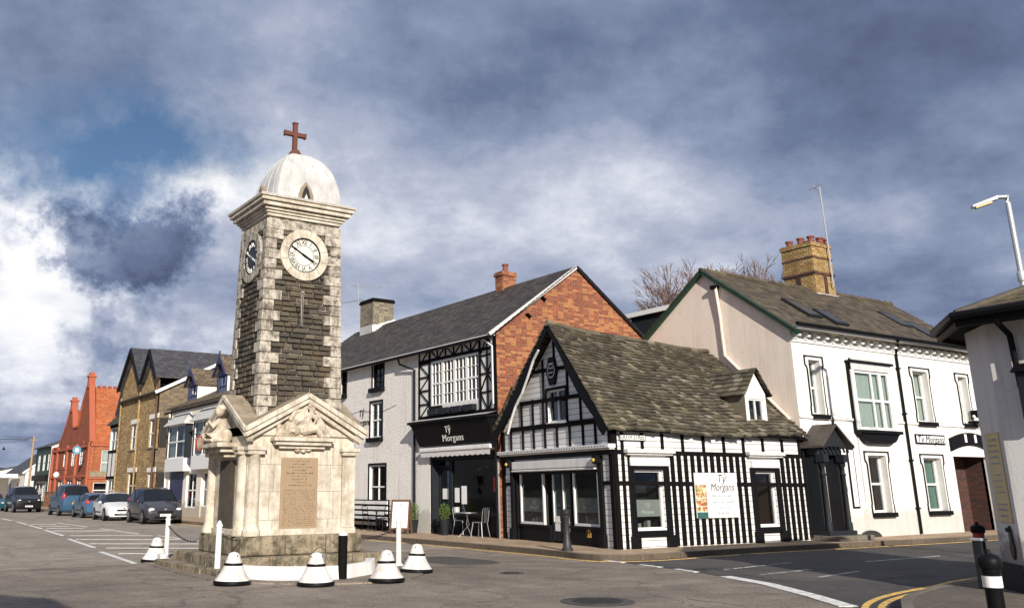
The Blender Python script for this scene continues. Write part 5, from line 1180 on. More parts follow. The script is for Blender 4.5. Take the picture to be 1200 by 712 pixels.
r_ = fW.rc(988.5,566,992.5,576); t = flat_sign('wall_notice', fW, (r_[0], r_[0]+.16, r_[2], r_[3]+.1), .0, 'signw', 'tiny white and red notice on the wall between the black porch and vertical sign', 'notice', .02)
obj('red_panel', MB().fb(fW, r_[0]+.02, r_[0]+.14, r_[2]+.02, r_[2]+.16, .02, .026), mt['posterred'], t)
t = thing('perched_gull', fW.pt(fW.px(1137,492)[0], fW.px(1137,500)[1], .2), 'small white gull perched on the black ledge by the rightmost upper window', 'bird')
c = fW.pt(fW.px(1137,492)[0], fW.px(1137,494)[1]+.05, .22)
mb = MB(); mb.ball(c, (.16,.08,.09), 12, 8); mb.ball(c+V((-.15,0,.12)), .055, 10, 8); mb.tube([c+V((-.08,0,.04)), c+V((-.14,0,.12))], [.05,.04], 8); mb.tube([c+V((.1,0,.0)), c+V((.28,0,.03))], [.05,.012], 8)
obj('body', mb, mt['signw'], t, remesh=.015)
obj('beak', MB().tube([c+V((-.20,0,.12)), c+V((-.26,0,.11))], [.014,.004], 6), mt['goldtext'], t)
obj('leg', MB().tube([c+V((.0,.02,-.06)), c+V((0,.02,-.16))], .008, 5).tube([c+V((.0,-.02,-.06)), c+V((0,-.02,-.16))], .008, 5), mt['goldtext'], t)
t = thing('wall_lantern', fW.pt(fW.px(1140,486)[0], 3.7, 0), 'black bracket box on the white wall beside the gull, right upper corner', 'bracket')
a = fW.px(1141,487); obj('box', MB().fb(fW, a[0]-.20, a[0]+.25, a[1]-.12, a[1]+.18, 0, .35), mt['black'], t, bevel=.01); obj('ledge', MB().fb(fW, a[0]-.45, a[0]+.25, a[1]-.28, a[1]-.20, 0, .32), mt['black'], t)

# ================================================================ NEAR RIGHT BUILDING (chamfered corner)
Rb = thing('corner_building', (17, 4, 0), 'near white corner building with chamfered corner and dark overhanging eaves, at the right edge', 'building')
A_, B_ = (15.16, 7.48), (14.56, 6.88); fK = FrP(A_, B_); fR = Fr(B_, (-1, 0)); WK = (V(B_)-V(A_)).length; RZE = 4.12
obj('corner_wall', wall(MB(), fK, [(0,RZE),(WK,RZE)], 0), mt['grey_render'], Rb)
obj('street_wall', wall(MB(), fR, [(0,RZE),(15,RZE)], 0), mt['grey_render'], Rb)
obj('side_wall', MB().add([(15.16,7.48,0),(19.8,7.75,0),(19.8,7.75,RZE),(15.16,7.48,RZE)], [(0,1,2,3)]), mt['grey_render'], Rb)
obj('wall_plinth', MB().fb(fK, -.01, WK+.015, GZ-.02, .50, -.02, .03).fb(fR, -.01, 15, GZ-.02, .50, -.02, .03), mt['slateblue'], Rb)
E1, E2, E3 = V((15.39,8.02,4.14)), V((14.13,7.05,4.14)), V((14.13,-8,4.14)); E0 = V((20.2,8.25,4.14)); AP = V((16.7,4.7,5.3)); AP2 = V((16.7,-8,5.3)); AP0 = V((20.2,4.7,5.3))
mb = MB(); tile_roof(mb, E3, E2, AP, AP2, .3, .22, .014, .015); tile_roof(mb, E2, E1, AP, AP+V((-.02,-.02,0)), .3, .22, .014, .01); tile_roof(mb, E1, E0, AP0, AP, .3, .22, .014, .015)
obj('roof', mb, mt['slates_b'], Rb)
mb = MB(); mb.tube([E2, AP], .07, 8); mb.tube([E1, AP], .07, 8); mb.tube([AP, AP2], .08, 8); obj('hip_tiles', mb, mt['slates_b'], Rb)
mb = MB()
for a, b in ((E0, E1), (E1, E2), (E2, E3)):
    d = (b-a).normalized(); nn = V((0,0,1)).cross(d)*.03; mb.hexa([a+V((0,0,-.20))-nn, b+V((0,0,-.20))-nn, b+V((0,0,-.20))+nn, a+V((0,0,-.20))+nn, a-nn, b-nn, b+nn, a+nn])
obj('fascia', mb, mt['black'], Rb)
obj('soffit', MB().add([E0+V((0,0,-.15)), E1+V((0,0,-.15)), E2+V((0,0,-.15)), E3+V((0,0,-.15)), V((16,-8,3.99)), V((16,6.8,3.99)), V((20,6.8,3.99))], [(0,1,2,3,4,5,6)]), mt['blackw'], Rb)
g_ = [E0, E1+V((-.03,.05,0)), E2+V((-.07,.03,0)), E3+V((-.07,0,0))]
pipe(Rb, [p+V((0,0,-.04)) for p in g_], .07, 'black', 'gutter')
pp = [fR.px(1168,372,.45), fR.px(1170,378,.4), fR.px(1183,392,.10), fR.px(1186,405,.08), fR.px(1190,425,.08)]
pipe(Rb, [fR.pt(*pp[0], .45), fR.pt(*pp[1], .42), fR.pt(*pp[2], .10), fR.pt(*pp[3], .08), fR.pt(pp[3][0]+.02, 3.0, .08)], .045)
r_ = (.18, .72, fK.px(1187,612)[1], fK.px(1163,507)[1])
t = flat_sign('gold_plaque', fK, r_, .0, 'gold', 'tall gold information plaque with dark text on the near white corner building', th=.02)
mb = MB(); rr = random.Random(5); z = r_[3]-.12; k = 0; cxk = (r_[0]+r_[1])/2
while z > r_[2]+.07:
    w = rr.uniform(.2, .4) if k not in (5, 10) else 0; x = cxk-w/2
    while x < cxk+w/2: l = rr.uniform(.015, .04); mb.fb(fK, x, x+l, z, z+(.035 if k < 4 or k > 11 else .022), .02, .0235); x += l+rr.choice((.008,.008,.025))
    z -= .085; k += 1
obj('engraved_text', mb, mt['inkg'], t)
a = fK.px(1183,612); t = thing('wall_fitting', fK.pt(.55, .8, 0), 'black teardrop shaped iron fitting below the gold plaque', 'fitting')
obj('plate', MB().fp(fK, [(.56+.075*math.cos(q)*(1.15 if math.sin(q) < 0 else .7), .80+.24*math.sin(q)) for q in [2*math.pi*k/20 for k in range(20)]], 0, .035), mt['iron'], t, bevel=.01)
obj('knob', MB().ball(fK.pt(.56, .98, .05), .035, 8, 6), mt['iron'], t)
t = thing('hanging_lantern', fR.pt(.25, 3, .2), 'black lantern box fixed under the downpipe at the right edge', 'lantern')
a = fR.px(1192,430,.15); s_ = max(.02, a[0]-.05); zt = a[1]
obj('hood', MB().hexa([fR.pt(s_,zt-.08,.3),fR.pt(s_+.5,zt-.08,.3),fR.pt(s_+.5,zt-.08,0),fR.pt(s_,zt-.08,0),fR.pt(s_+.05,zt+.04,.22),fR.pt(s_+.45,zt+.04,.22),fR.pt(s_+.45,zt+.04,0),fR.pt(s_+.05,zt+.04,0)]), mt['black'], t)
obj('case', MB().fb(fR, s_+.05, s_+.45, zt-.75, zt-.08, .0, .24), mt['slateblue'], t, bevel=.01)

# ================================================================ STREET LAMP, BOLLARDS
t = thing('street_lamp', (23, 9.84, 0), 'tall galvanised street lamp rising behind the near right building roof', 'street lamp')
obj('column', MB().lathe((23, 9.84, 0), [(.11,0),(.11,1.2),(.08,1.25),(.065,5.0),(.062,8.2)], 14), mt['galv'], t, smooth=True)
obj('collar', MB().lathe((23, 9.84, 0), [(.085,6.25),(.095,6.28),(.095,6.45),(.07,6.5)], 14), mt['galv'], t, smooth=True)
hd = (V((22.5,10.4,8.25))-V((23,9.84,8.35))).normalized()
obj('arm', MB().tube([(23,9.84,8.15), (23,9.84,8.35), tuple(V((23,9.84,8.4))+hd*.25)], [.06,.07,.05], 10), mt['galv'], t, smooth=True)
p = V((23,9.84,8.38)); mb = MB(); sd = hd.cross(V((0,0,1)))*.13
mb.hexa([p+hd*.2-sd*.6+V((0,0,-.05)), p+hd*.80-sd*.8+V((0,0,-.15)), p+hd*.80+sd*.8+V((0,0,-.15)), p+hd*.2+sd*.6+V((0,0,-.05)), p+hd*.2-sd*.5+V((0,0,.05)), p+hd*.80-sd*.7+V((0,0,-.08)), p+hd*.80+sd*.7+V((0,0,-.08)), p+hd*.2+sd*.5+V((0,0,.05))])
lh = obj('lamp_head', mb, mt['galv'], t, bevel=.02)
mb = MB(); mb.hexa([p+hd*.35-sd*.6+V((0,0,-.12)), p+hd*.72-sd*.6+V((0,0,-.18)), p+hd*.72+sd*.6+V((0,0,-.18)), p+hd*.35+sd*.6+V((0,0,-.12)), p+hd*.35-sd*.5+V((0,0,-.06)), p+hd*.72-sd*.6+V((0,0,-.13)), p+hd*.72+sd*.6+V((0,0,-.13)), p+hd*.35+sd*.5+V((0,0,-.06))]); obj('lens', mb, mt['gold'], lh)
t = thing('tv_aerial', (17.9, 6.4, 5), 'small comb shaped TV aerial at the right edge below the street lamp', 'aerial', 'television aerials on the chimneys')
_a = V((24,9.3,7.0)); mb = MB(); mb.tube([_a+V((-.9,.6,0)), _a+V((.9,-.6,0))], .014, 4)
for i in range(9): c = _a+V((-.85+.2*i, (.57-.133*i), 0)); mb.tube([c+V((0,0,-.12)), c+V((0,0,.12))], .009, 4)
obj('antenna', mb, mt['galv'], t); obj('mast', MB().tube([_a, (24,9.3,4.6)], .02, 5), mt['galv'], t)
def bollard(loc, h, lab, band, bz=(.28, .19), grp='black bollards with coloured bands on the corner pavement'):
    t = thing('bollard', loc, lab, 'bollard', grp); x, y, z = loc; r = .075
    obj('shaft', MB().lathe(loc, [(r*1.25,0),(r*1.25,.10),(r*1.05,.13),(r,.2),(r,h-.18),(r*1.08,h-.17),(r*1.08,h-.13)], 18), mt['black'], t, smooth=True)
    obj('cap', MB().lathe((x, y, z+h), [(r*1.3,-.13),(r*1.42,-.10),(r*1.42,-.05),(r*1.1,-.02),(r*.4,.0),(r*.3,.03),(.004,.04)], 18), mt['black'], t, smooth=True)
    obj('band', MB().lathe(loc, [(r*1.12,h-bz[0]),(r*1.12,h-bz[1])], 18), mt[band], t, smooth=True)
bollard((9.35, 4.73, .11), .875, 'near black bollard with a white band, cut by the bottom of the photo', 'signw', (.30, .20))
bollard((15.62, 8.0, .11), .90, 'black bollard with a red band below its cap, near the white corner building', 'redband', (.25, .125))
t = thing('cable_cabinet', (15.05, 7.75, .11), 'narrow dark grey service post between bollard and corner building wall', 'cabinet')
obj('case', MB().box(14.78, 14.92, 7.55, 7.69, .11, .80), mt['slateblue'], t, bevel=.015); obj('top', MB().box(14.76, 14.94, 7.53, 7.71, .80, .84), mt['galv'], t, bevel=.01)
g = gnd(665, 645, .12); x, y = g.x, g.y
t = thing('bollard', (x, y, .12), 'black cast iron bollard with swelling base outside the corner cottage door', 'bollard')
obj('shaft', MB().lathe((x, y, .12), [(.14,0),(.14,.05),(.105,.09),(.10,.2),(.08,.26),(.066,.75),(.085,.78),(.085,.82),(.06,.84)], 18), mt['iron'], t, smooth=True)
obj('cap', MB().lathe((x, y, .12), [(.05,.84),(.085,.87),(.09,.92),(.05,.97),(.004,.99)], 16), mt['iron'], t, smooth=True)

# ================================================================ CAFE FURNITURE
def chair(mat, kind):
    t = thing('cafe_chair', (0, 0, 0), 'x', 'chair', 'metal cafe chairs on the pavement')
    obj('seat', MB().prism([(-.19,-.19,.44),(.19,-.19,.44),(.17,.19,.44),(-.17,.19,.44)], (0,0,.02)), mt[mat], t, bevel=.008)
    for sx in (-1, 1):
        for sy in (-1, 1): obj('leg', MB().tube([(sx*.16, sy*.16, .44), (sx*.22, sy*.22, 0)], .014, 6), mt[mat], t)
    obj('back_frame', MB().tube([(-.17,.18,.45),(-.18,.23,.82),(-.12,.24,.87),(.12,.24,.87),(.18,.23,.82),(.17,.18,.45)], .013, 6), mt[mat], t)
    if kind == 'panel': obj('backrest', MB().prism([(-.07,.19,.46),(.07,.19,.46),(.10,.236,.86),(-.10,.236,.86)], (0,.008,0)), mt[mat], t)
    else: obj('backrest', MB().box(-.17,.17,.21,.22,.56,.60).box(-.17,.17,.225,.235,.68,.72), mt[mat], t)
    return t
def table(mat, r=.33):
    t = thing('bistro_table', (0, 0, 0), 'x', 'table', 'cafe tables on the pavement')
    obj('tabletop', MB().lathe((0,0,0), [(r,.72),(r,.745),(.01,.745)], 24), mt[mat], t)
    for k in range(3): a = k*2.094+.5; obj('leg', MB().tube([(.05*math.cos(a), .05*math.sin(a), .72), (-.06*math.cos(a), -.06*math.sin(a), .38), (.28*math.cos(a), .28*math.sin(a), 0)], .013, 6), mt[mat], t)
    return t
def put(px, py, o, rz, lab):
    g = gnd(px, py, GZ); o.location = (g.x, g.y, GZ); o.rotation_euler.z = rz; o['label'] = lab
cs = chair('silver', 'panel'); cb = chair('black', 'slat'); ts = table('silver'); tb = table('black')
put(563, 629, cs, R(200), 'silver metal chair in front of the bistro window, right of its table')
c2 = copy_tree(cs); put(541, 626, c2, R(20), 'silver metal chair in front of the bistro window, left of the table')
c3 = copy_tree(cs); put(575, 626.5, c3, R(120), 'silver cafe chair closest to the black and white cottage corner')
put(548, 628.5, ts, 0, 'silver round table outside the bistro window')
put(433, 621, cb, R(95), 'black folding chair before the slatted bench, left of the little table')
c4 = copy_tree(cb); put(449, 622.5, c4, R(-80), 'black folding chair before the slatted bench, closest to the menu board')
put(441, 622, tb, .4, 'small black bistro table before the slatted bench')
# A-board menu
g = gnd(470, 625, GZ); t = thing('menu_easel', (g.x, g.y, GZ), 'white paper menu board in a dark wooden A frame on the pavement', 'signboard')
fA = Fr((g.x, g.y), (-.75, -.66)); 
class Lean:
    def __init__(s, sg): s.sg = sg; s.N = fA.N
    def pt(s, a, z, o=0): return fA.pt(a, z+GZ, s.sg*(.22-z*.19)+o)
for sg in (1, -1):
    q_ = Lean(sg); mb = MB(); 
    for a0_, a1_, z0_, z1_ in ((-.34,-.28,0,1.12),(.28,.34,0,1.12),(-.28,.28,1.05,1.12),(-.28,.28,.14,.2)): mb.fb(q_, a0_, a1_, z0_, z1_, -.02, .02)
    lf = obj('frame', mb, mt['brownint'], t)
    obj('panel', MB().fb(q_, -.28, .28, .2, 1.05, -.012, .012), mt['signw' if sg > 0 else 'blackw'], lf)
q_ = Lean(1); mb = MB(); rr = random.Random(8)
for k in range(9):
    w = rr.uniform(.12, .4); x = -w/2
    while x < w/2: l = rr.uniform(.02, .05); mb.fb(q_, x, x+l, .86-k*.055, .875-k*.055, .012, .0145); x += l+.015
mb.fb(q_, -.03, .03, .93, .99, .012, .0145); obj('menu_text', mb, mt['inkg'], t)
def leafball(mb, c, r, n, s, squash=1.0, rnd=random):
    for i in range(n):
        a = rnd.uniform(0, 6.283); z = rnd.uniform(-1, 1); q = rnd.random()**.33; w = math.sqrt(1-z*z)
        p = V(c)+V((w*math.cos(a), w*math.sin(a), z*squash))*r*q
        d = V((rnd.gauss(0,1), rnd.gauss(0,1), rnd.gauss(0,1))).normalized(); e = d.orthogonal().normalized()
        mb.add([p-d*s, p+e*s*.45, p+d*s, p-e*s*.45], [(0,1,2,3)])
def planter(px, py, h, r, lab, pot='slateblue'):
    g = gnd(px, py, GZ); t = thing('potted_shrub', (g.x, g.y, GZ), lab, 'potted plant', 'potted shrubs by the doors')
    obj('pot', MB().lathe(tuple(g), [(r*.7,0),(r*.95,h*.45),(r,h*.5),(r*.85,h*.5),(.01,h*.46)], 16), mt[pot], t, smooth=True)
    mb = MB(); mb.tube([tuple(g), (g.x, g.y, g.z+h*.75)], .012, 5); obj('stem', mb, mt['bark'], t)
    mb = MB(); leafball(mb, (g.x, g.y, g.z+h*.78), r*1.15, 420, .035, 1.5); obj('foliage', mb, mt['leaf'], t)
planter(521, 626.5, .95, .17, 'small conical evergreen in a dark pot by the bistro door')
planter(484, 624, .9, .2, 'bushy green shrub in a dark pot between the menu board and the bistro pier')
# ================================================================ THE ROW FURTHER UP THE HIGH STREET
fL = Fr((17.4, 0), (-1, 0))
def win(root, rc, cols=2, rows=2, fm='wpaint', fr=fL, **k):
    return window(root, fr, rc, cols, rows, fm, k.pop('depth', .08), k.pop('fw', .07), k.pop('mw', .04), room=k.pop('room', .5), **k)
def block(root, x0, x1, ya, yb, ze, zr, wallm, side, roofm, holes=(), over=.3, verge=None, fr=None):
    fr = fr or Fr((x0, 0), (-1, 0))
    obj('front_wall', wall(MB(), fr, [(-yb,ze),(-ya,ze)], 0, holes, .08), mt[wallm], root)
    xm = (x0+x1)/2
    obj('side_wall', MB().prism([(x0,ya,0),(x1,ya,0),(x1,ya,ze),(xm,ya,zr),(x0,ya,ze)], (0,.2,0)), mt[side], root)
    obj('far_wall', MB().prism([(x0,yb-.2,0),(x1,yb-.2,0),(x1,yb-.2,ze),(xm,yb-.2,zr),(x0,yb-.2,ze)], (0,.2,0)).box(x1-.2,x1,ya+.2,yb-.2,0,ze), mt[side], root)
    s = (zr-ze)/(xm-x0); mb = MB(); slab(mb, (x0-over,yb+.02,ze-s*over+.08), (x0-over,ya-.1,ze-s*over+.08), (xm,ya-.1,zr+.08), (xm,yb+.02,zr+.08), .1)
    slab(mb, (x1+over,ya-.1,ze-s*over+.08), (x1+over,yb+.02,ze-s*over+.08), (xm,yb+.02,zr+.08), (xm,ya-.1,zr+.08), .1)
    obj('roof', mb, mt[roofm], root)
    if verge: mb = MB(); f_ = Fr((x0, ya), (0, -1)); mb.beam(f_, (-over, ze-s*over-.05), (xm-x0, zr-.05), .2, .05, .13); mb.beam(f_, (x1-x0+over, ze-s*over-.05), (xm-x0, zr-.05), .2, .05, .13); obj('bargeboard', mb, mt[verge], root)
# white shop with blue dormers
WSp = thing('dormer_shop', (19.5, 48, 0), 'cream rendered shop with two blue gabled dormers and white hooded oriel windows', 'shop')
o1, o2, o3 = fL.rc(205,500,223,536), fL.rc(236,494,254,532), None
sh1, sh2 = fL.rc(219,554,229,595), fL.rc(238,553,251,594)
block(WSp, 17.4, 25, 40.2, 57.4, 6.55, 8.3, 'cream', 'cream', 'tile_far', [o1, o2, sh1, sh2])
for r_ in (o1, o2):
    r2 = (r_[0], r_[1], r_[2], r_[3]); s0, s1, z0, z1 = r2
    win(WSp, r2, 2, 2, depth=-.35, curtain=('curtain','sides'), room=.7)
    [obj('oriel_side', MB().fb(fL, q_, q_+.12, z0, z1, -.02, .40), mt['slateblue'], WSp) for q_ in (s0-.12, s1)]
    obj('oriel_base', MB().fb(fL, s0-.12, s1+.12, z0-.75, z0, -.02, .44), mt['wpaint'], WSp)
    P = fL.pt; mb = MB(); mb.hexa([P(s0-.3,z1,.65),P(s1+.3,z1,.65),P(s1+.3,z1,-.01),P(s0-.3,z1,-.01),P(s0+.3,z1+.75,.05),P(s1-.3,z1+.75,.05),P(s1-.3,z1+.75,-.01),P(s0+.3,z1+.75,-.01)]); obj('oriel_hood', mb, mt['lead'], WSp)
for r_ in (sh1, sh2): win(WSp, r_, 2, 2, 'wpaint', room=1.2)
obj('shop_fascia', MB().fb(fL, -57.2, -41, 3.05, 3.45, -.01, .22), mt['navy'], WSp); [obj('shop_pier', MB().fb(fL, q_, q_+w_, .1, 3.05, -.01, .08), mt['cream'], WSp) for q_, w_ in ((-57.3,.6),(sh1[1]+.1,.8))]
obj('shop_door', MB().fb(fL, -56.5, sh1[0]-.6, .12, 3.0, -.01, .04), mt['navy'], WSp)
pipe(WSp, [fL.pt(-57.3, 6.3, .1), fL.pt(-57.3, .2, .1)], .06, 'wpaint'); pipe(WSp, [fL.pt(-57.4, 6.2, .38), fL.pt(-40.3, 6.2, .38)], .07, 'black', 'gutter')
for (tx, ty, bx, by, axx, ay) in ((222,453,229,474,225.5,434), (256,441,264,464,259.5,419)):
    fDm = Fr((18.3, 0), (-1, 0)); r_ = fDm.rc(tx, ty, bx, by); apz = fDm.px(axx, ay)[1]; m_ = (r_[0]+r_[1])/2; zt = r_[3]+.1
    dr_ = obj('dormer', wall(MB(), fDm, [(r_[0]-.2, zt), (m_, apz-.15), (r_[1]+.2, zt)], r_[2]-.35, [r_], .05), mt['navy'], WSp)
    win(WSp, r_, 2, 2, 'navy', fDm, room=.5, glass='glass_sky')
    P = fDm.pt; [obj('cheek', MB().fb(fDm, q_, q_+.1, 6.9, zt, -2.2, -.01), mt['cream'], dr_) for q_ in (r_[0]-.2, r_[1]+.1)]
    mb = MB()
    for sg in (-1, 1): e = m_+sg*(r_[1]-r_[0]+.75)/2; mb.prism([P(e,zt-.12,.2), P(m_,apz,.2), P(m_,apz,-3), P(e,zt-.12,-3)][::sg], (0,0,.09))
    obj('dormer_roof', mb, mt['tile_far'], dr_)
    mb = MB(); 
    for sg in (-1, 1): mb.beam(fDm, (m_+sg*(r_[1]-r_[0]+.75)/2, zt-.12), (m_, apz), .13, .2, .27)
    mb.beam(fDm, (m_, apz-.4), (m_, apz+.35), .08, .2, .28); obj('bargeboard', mb, mt['navy'], dr_)
t = thing('oval_sign', fL.pt(*fL.px(233.5,519), .3), 'oval dark red rimmed hanging sign between the oriel windows of the cream shop', 'sign')
c = fL.px(233.5,519,.6); fO = Fr((17.4-.6, -c[0]), (0, -1)); obj('board', MB().fp(fO, [(.20*math.cos(q*.2618), c[1]+.42*math.sin(q*.2618)) for q in range(24)], -.03, .03), mt['redband'], t); obj('panel', MB().fp(fO, [(.14*math.cos(q*.2618), c[1]+.33*math.sin(q*.2618)) for q in range(24)], -.036, .036), mt['lichen'], t); obj('bracket', MB().tube([(17.4,-c[0],c[1]+.5),(16.5,-c[0],c[1]+.5)], .025, 5), mt['iron'], t)
# ochre stone house with two front gables
Oc = thing('ochre_house', (20.5, 64.5, 0), 'tall ochre stone house with two steep slate gables and a rubble side wall', 'house')
ow = [fL.rc(154.5,497,160,526), fL.rc(176,491,183,523), fL.rc(150,553,157,585), fL.rc(173,553,179,588)]
Ya, Yb = 60.2, 69.8
obj('front_wall', wall(MB(), fL, [(-Yb,8.9),(-67,11.2),(-63.8,8.8),(-62,10.5),(-60.35,8.7),(-Ya,8.0)], 0, ow, .12), mt['ochre'], Oc)
obj('side_wall', MB().prism([(17.4,Ya,0),(29,Ya,0),(29,Ya,8),(23.5,Ya,11.1),(17.4,Ya,7.95)], (0,.3,0)), mt['rubble'], Oc)
mb = MB(); slab(mb, (17.1,Yb,7.9), (17.1,Ya-.15,7.9), (23.5,Ya-.15,11.25), (23.5,Yb,11.25), .1); slab(mb, (29.3,Ya-.15,8), (29.3,Yb,8), (23.5,Yb,11.25), (23.5,Ya-.15,11.25), .1)
for ya_, zz_, hw, zb in ((67, 11.55, 2.9, 8.7), (62, 10.85, 1.85, 8.8)):
    for sg in (-1, 1): mb.prism([(17.0,ya_+sg*hw,zb), (17.0,ya_,zz_), (24.3 if ya_ > 65 else 22.6,ya_,zz_), (24.3 if ya_ > 65 else 22.6,ya_+sg*hw,zb)][::sg], (0,0,.1))
obj('roof', mb, mt['slate_far'], Oc)
mb = MB(); mb.beam(Fr((17.4,Ya),(0,-1)), (-.35,7.8), (6.1,11.1), .2, .12, .22); obj('verge', mb, mt['wpaint'], Oc)
mb = MB()
for ya_, zz_, hw, zb in ((67, 11.5, 2.9, 8.7), (62, 10.8, 1.85, 8.75)):
    for sg in (-1, 1): mb.beam(fL, (-ya_+sg*hw, zb), (-ya_, zz_), .26, .38, .46)
obj('bargeboard', mb, mt['black'], Oc)
for i, r_ in enumerate(ow): win(Oc, r_, 2, 2, curtain=('curtain','sides') if i < 2 else None, sill=('kerb',.1,.12,.06), depth=.1); obj('lintel', MB().fb(fL, r_[0]-.15, r_[1]+.15, r_[3], r_[3]+.3, -.01, .03), mt['sign'], Oc)
for s_ in (-59.9-.45, -64.6, -69.6): pipe(Oc, [fL.pt(s_, 8.2, .1), fL.pt(s_, .15, .1)], .07, 'ochre' if s_ < -61 else 'brownint')
obj('yellow_panel', MB().fb(Fr((17.4,Ya),(0,-1)), .4, 2.1, 1.6, 2.6, .0, .05), mt['brick_yel'], Oc)
# black and white bay house
Bw = thing('timbered_house', (20, 72, 0), 'narrow white and black house with a green hipped bay roof between ochre and red buildings', 'house')
block(Bw, 18.3, 24.5, 69.95, 73.9, 6.9, 8.6, 'white', 'white', 'slate_far', over=.1, verge='black')
mb = MB()
for sg in (-1, 1): mb.prism([(18.0,72+sg*2.1,7.2), (18.0,72,10.4), (23.5,72,10.4), (23.5,72+sg*2.1,7.2)][::sg], (0,0,.1))
obj('gable_roof', mb, mt['slate_far'], Bw); obj('gable_front', MB().prism([(18.25,70.1,6.8),(18.25,73.8,6.8),(18.25,72,10.2)], (.1,0,0)), mt['blackw'], Bw)
fb_ = Fr((17.8, 0), (-1, 0)); b1, b2 = fb_.rc(133,501,145,528), fb_.rc(131,560,141,590); b1 = (-73.9, -70.9, b1[2], b1[3]); b2 = (-73.9, -70.9, .8, 2.35)
obj('bay', wall(MB(), fb_, [(-74.2,6.45),(-70.5,6.45)], 0, [b1, b2], .06).add([(17.8,70.5,0),(18.3,70.5,0),(18.3,70.5,6.45),(17.8,70.5,6.45)], [(0,1,2,3)]).add([(17.8,74.2,0),(18.3,74.2,0),(18.3,74.2,6.45),(17.8,74.2,6.45)], [(0,1,2,3)]), mt['white'], Bw)
for b_ in (b1, b2): win(Bw, b_, 3, 2, fr=fb_, room=.6, curtain=('curtain','sides'))
mb = MB(); 
for s_ in (-74.15, -73, -71.8, -70.55): mb.fb(fb_, s_-.07, s_+.07, 2.55, 4.4, -.01, .03)
for z_ in (2.5, 4.45, 6.35): mb.fb(fb_, -74.25, -70.45, z_-.1, z_+.1, -.01, .05)
obj('timber', mb, mt['blackw'], Bw)
P = fb_.pt; obj('bay_roof', MB().hexa([P(-74.5,6.45,.35),P(-70.2,6.45,.35),P(-70.2,6.45,-.8),P(-74.5,6.45,-.8),P(-73.3,7.5,-.5),P(-71.4,7.5,-.5),P(-71.4,7.5,-.8),P(-73.3,7.5,-.8)]), mt['green'], Bw)
# red brick building with parapet gable
Rd = thing('red_brick_building', (20, 84, 0), 'bright red brick building with a steep orange tiled roof and pinnacled parapet gables', 'building')
RX0 = 17.2; fRr = Fr((RX0, 0), (-1, 0)); fRs = Fr((RX0, 78), (0, -1)); YE = 93
top = [(-YE,5.4),(-90.5,5.4),(-88.2,7.2),(-86.9,8.6),(-86.0,8.6),(-85.0,6.9),(-83.2,6.9),(-82.2,8.8),(-80.9,10.2),(-80.1,10.2),(-78.0,5.4)]
rw = [(-88.3,-87,3.6,5.0),(-84.9,-83.6,3.6,5.0),(-81.8,-80.4,3.6,5.2),(-81.8,-80.2,.9,2.5),(-85.6,-83.6,.9,2.5),(-89.5,-87.5,.9,2.5)]
obj('front_wall', wall(MB(), fRr, top, 0, rw, .12), mt['brick_shaded'], Rd)
obj('parapet_back', MB().prism([fRr.pt(a, b-.05, -.35) for a, b in [(-YE,0)]+top+[(-78,0)]], (.02,0,0)), mt['brick_bright'], Rd)
mb = MB()
for a, b in zip(top, top[1:]): mb.beam(fRr, a, b, .16, -.38, .10)
obj('coping', mb, mt['terra'], Rd)
s1_, s2_ = fRs.rc(117.7,531,132,560), fRs.rc(105,558,118,577)
s1_ = (.95, 2.35, 2.75, 4.75); s2_ = (.5, 1.6, .95, 2.2)
obj('side_wall', wall(MB(), fRs, [(0,5.3),(9,5.3)], 0, [s1_, s2_], .1), mt['brick_bright'], Rd)
win(Rd, s1_, 2, 2, fr=fRs, curtain=('signw','full'), cdepth=.02); win(Rd, s2_, 1, 2, fr=fRs)
obj('string_course', MB().fb(fRs, -.06, 9, 2.45, 2.6, -.01, .08).fb(fRs, -.06, 9, 5.05, 5.3, -.01, .12).fb(fRr, -93, -77.95, 2.62, 2.8, -.01, .12).fb(fRr, -93, -77.95, 5.0, 5.2, -.01, .18), mt['terra'], Rd)
obj('side_sign', MB().fb(fRs, .1, 3.5, 2.62, 3.05, .0, .06), mt['lichen'], Rd)
obj('roof', MB().add([(RX0+.1,78-.15,5.3),(26,78-.15,5.3),(26,80.9,10.1),(RX0+.1,80.9,10.1),(26,86,5.3),(RX0+.1,86,5.3)], [(0,1,2,3),(3,2,4,5)]), mt['roof_red'], Rd)
obj('rear_wall', MB().box(25.8,26,78,YE,0,5.3).box(RX0+.4,26,YE-.2,YE,0,5.3), mt['brick_bright'], Rd)
obj('roof', MB().add([(RX0+.3,YE,5.3),(26,YE,5.3),(26,86.6,8.6),(RX0+.3,86.6,8.6),(26,82,5.3),(RX0+.3,82,5.3)], [(0,1,2,3),(3,2,4,5)]), mt['roof_red'], Rd)
mb = MB(); x = RX0+.3
while x < 26: mb.box(x, x+.3, 80.84, 80.96, 10.1, 10.26); x += .45
obj('ridge_crest', mb, mt['terrad'], Rd)
for yc_, zc_ in ((80.5,10.2),(86.45,8.6)):
    obj('pinnacle', MB().box(RX0-.12,RX0+.42,yc_-.28,yc_+.28,zc_-.2,zc_+.7).box(RX0-.2,RX0+.5,yc_-.36,yc_+.36,zc_+.7,zc_+.85).box(RX0-.05,RX0+.35,yc_-.2,yc_+.2,zc_+.85,zc_+1.1), mt['terra'], Rd)
for r_ in rw: win(Rd, r_, 2, 2, fr=fRr); obj('window_head', MB().fb(fRr, r_[0]-.15, r_[1]+.15, r_[3], r_[3]+.35, -.01, .10), mt['terrad'], Rd)
for s_ in (-92.9,-90.6,-86.4,-82.6,-78.1): obj('pilaster', MB().fb(fRr, s_-.22, s_+.22, 0, 5.4, -.01, .16), mt['terra'], Rd)
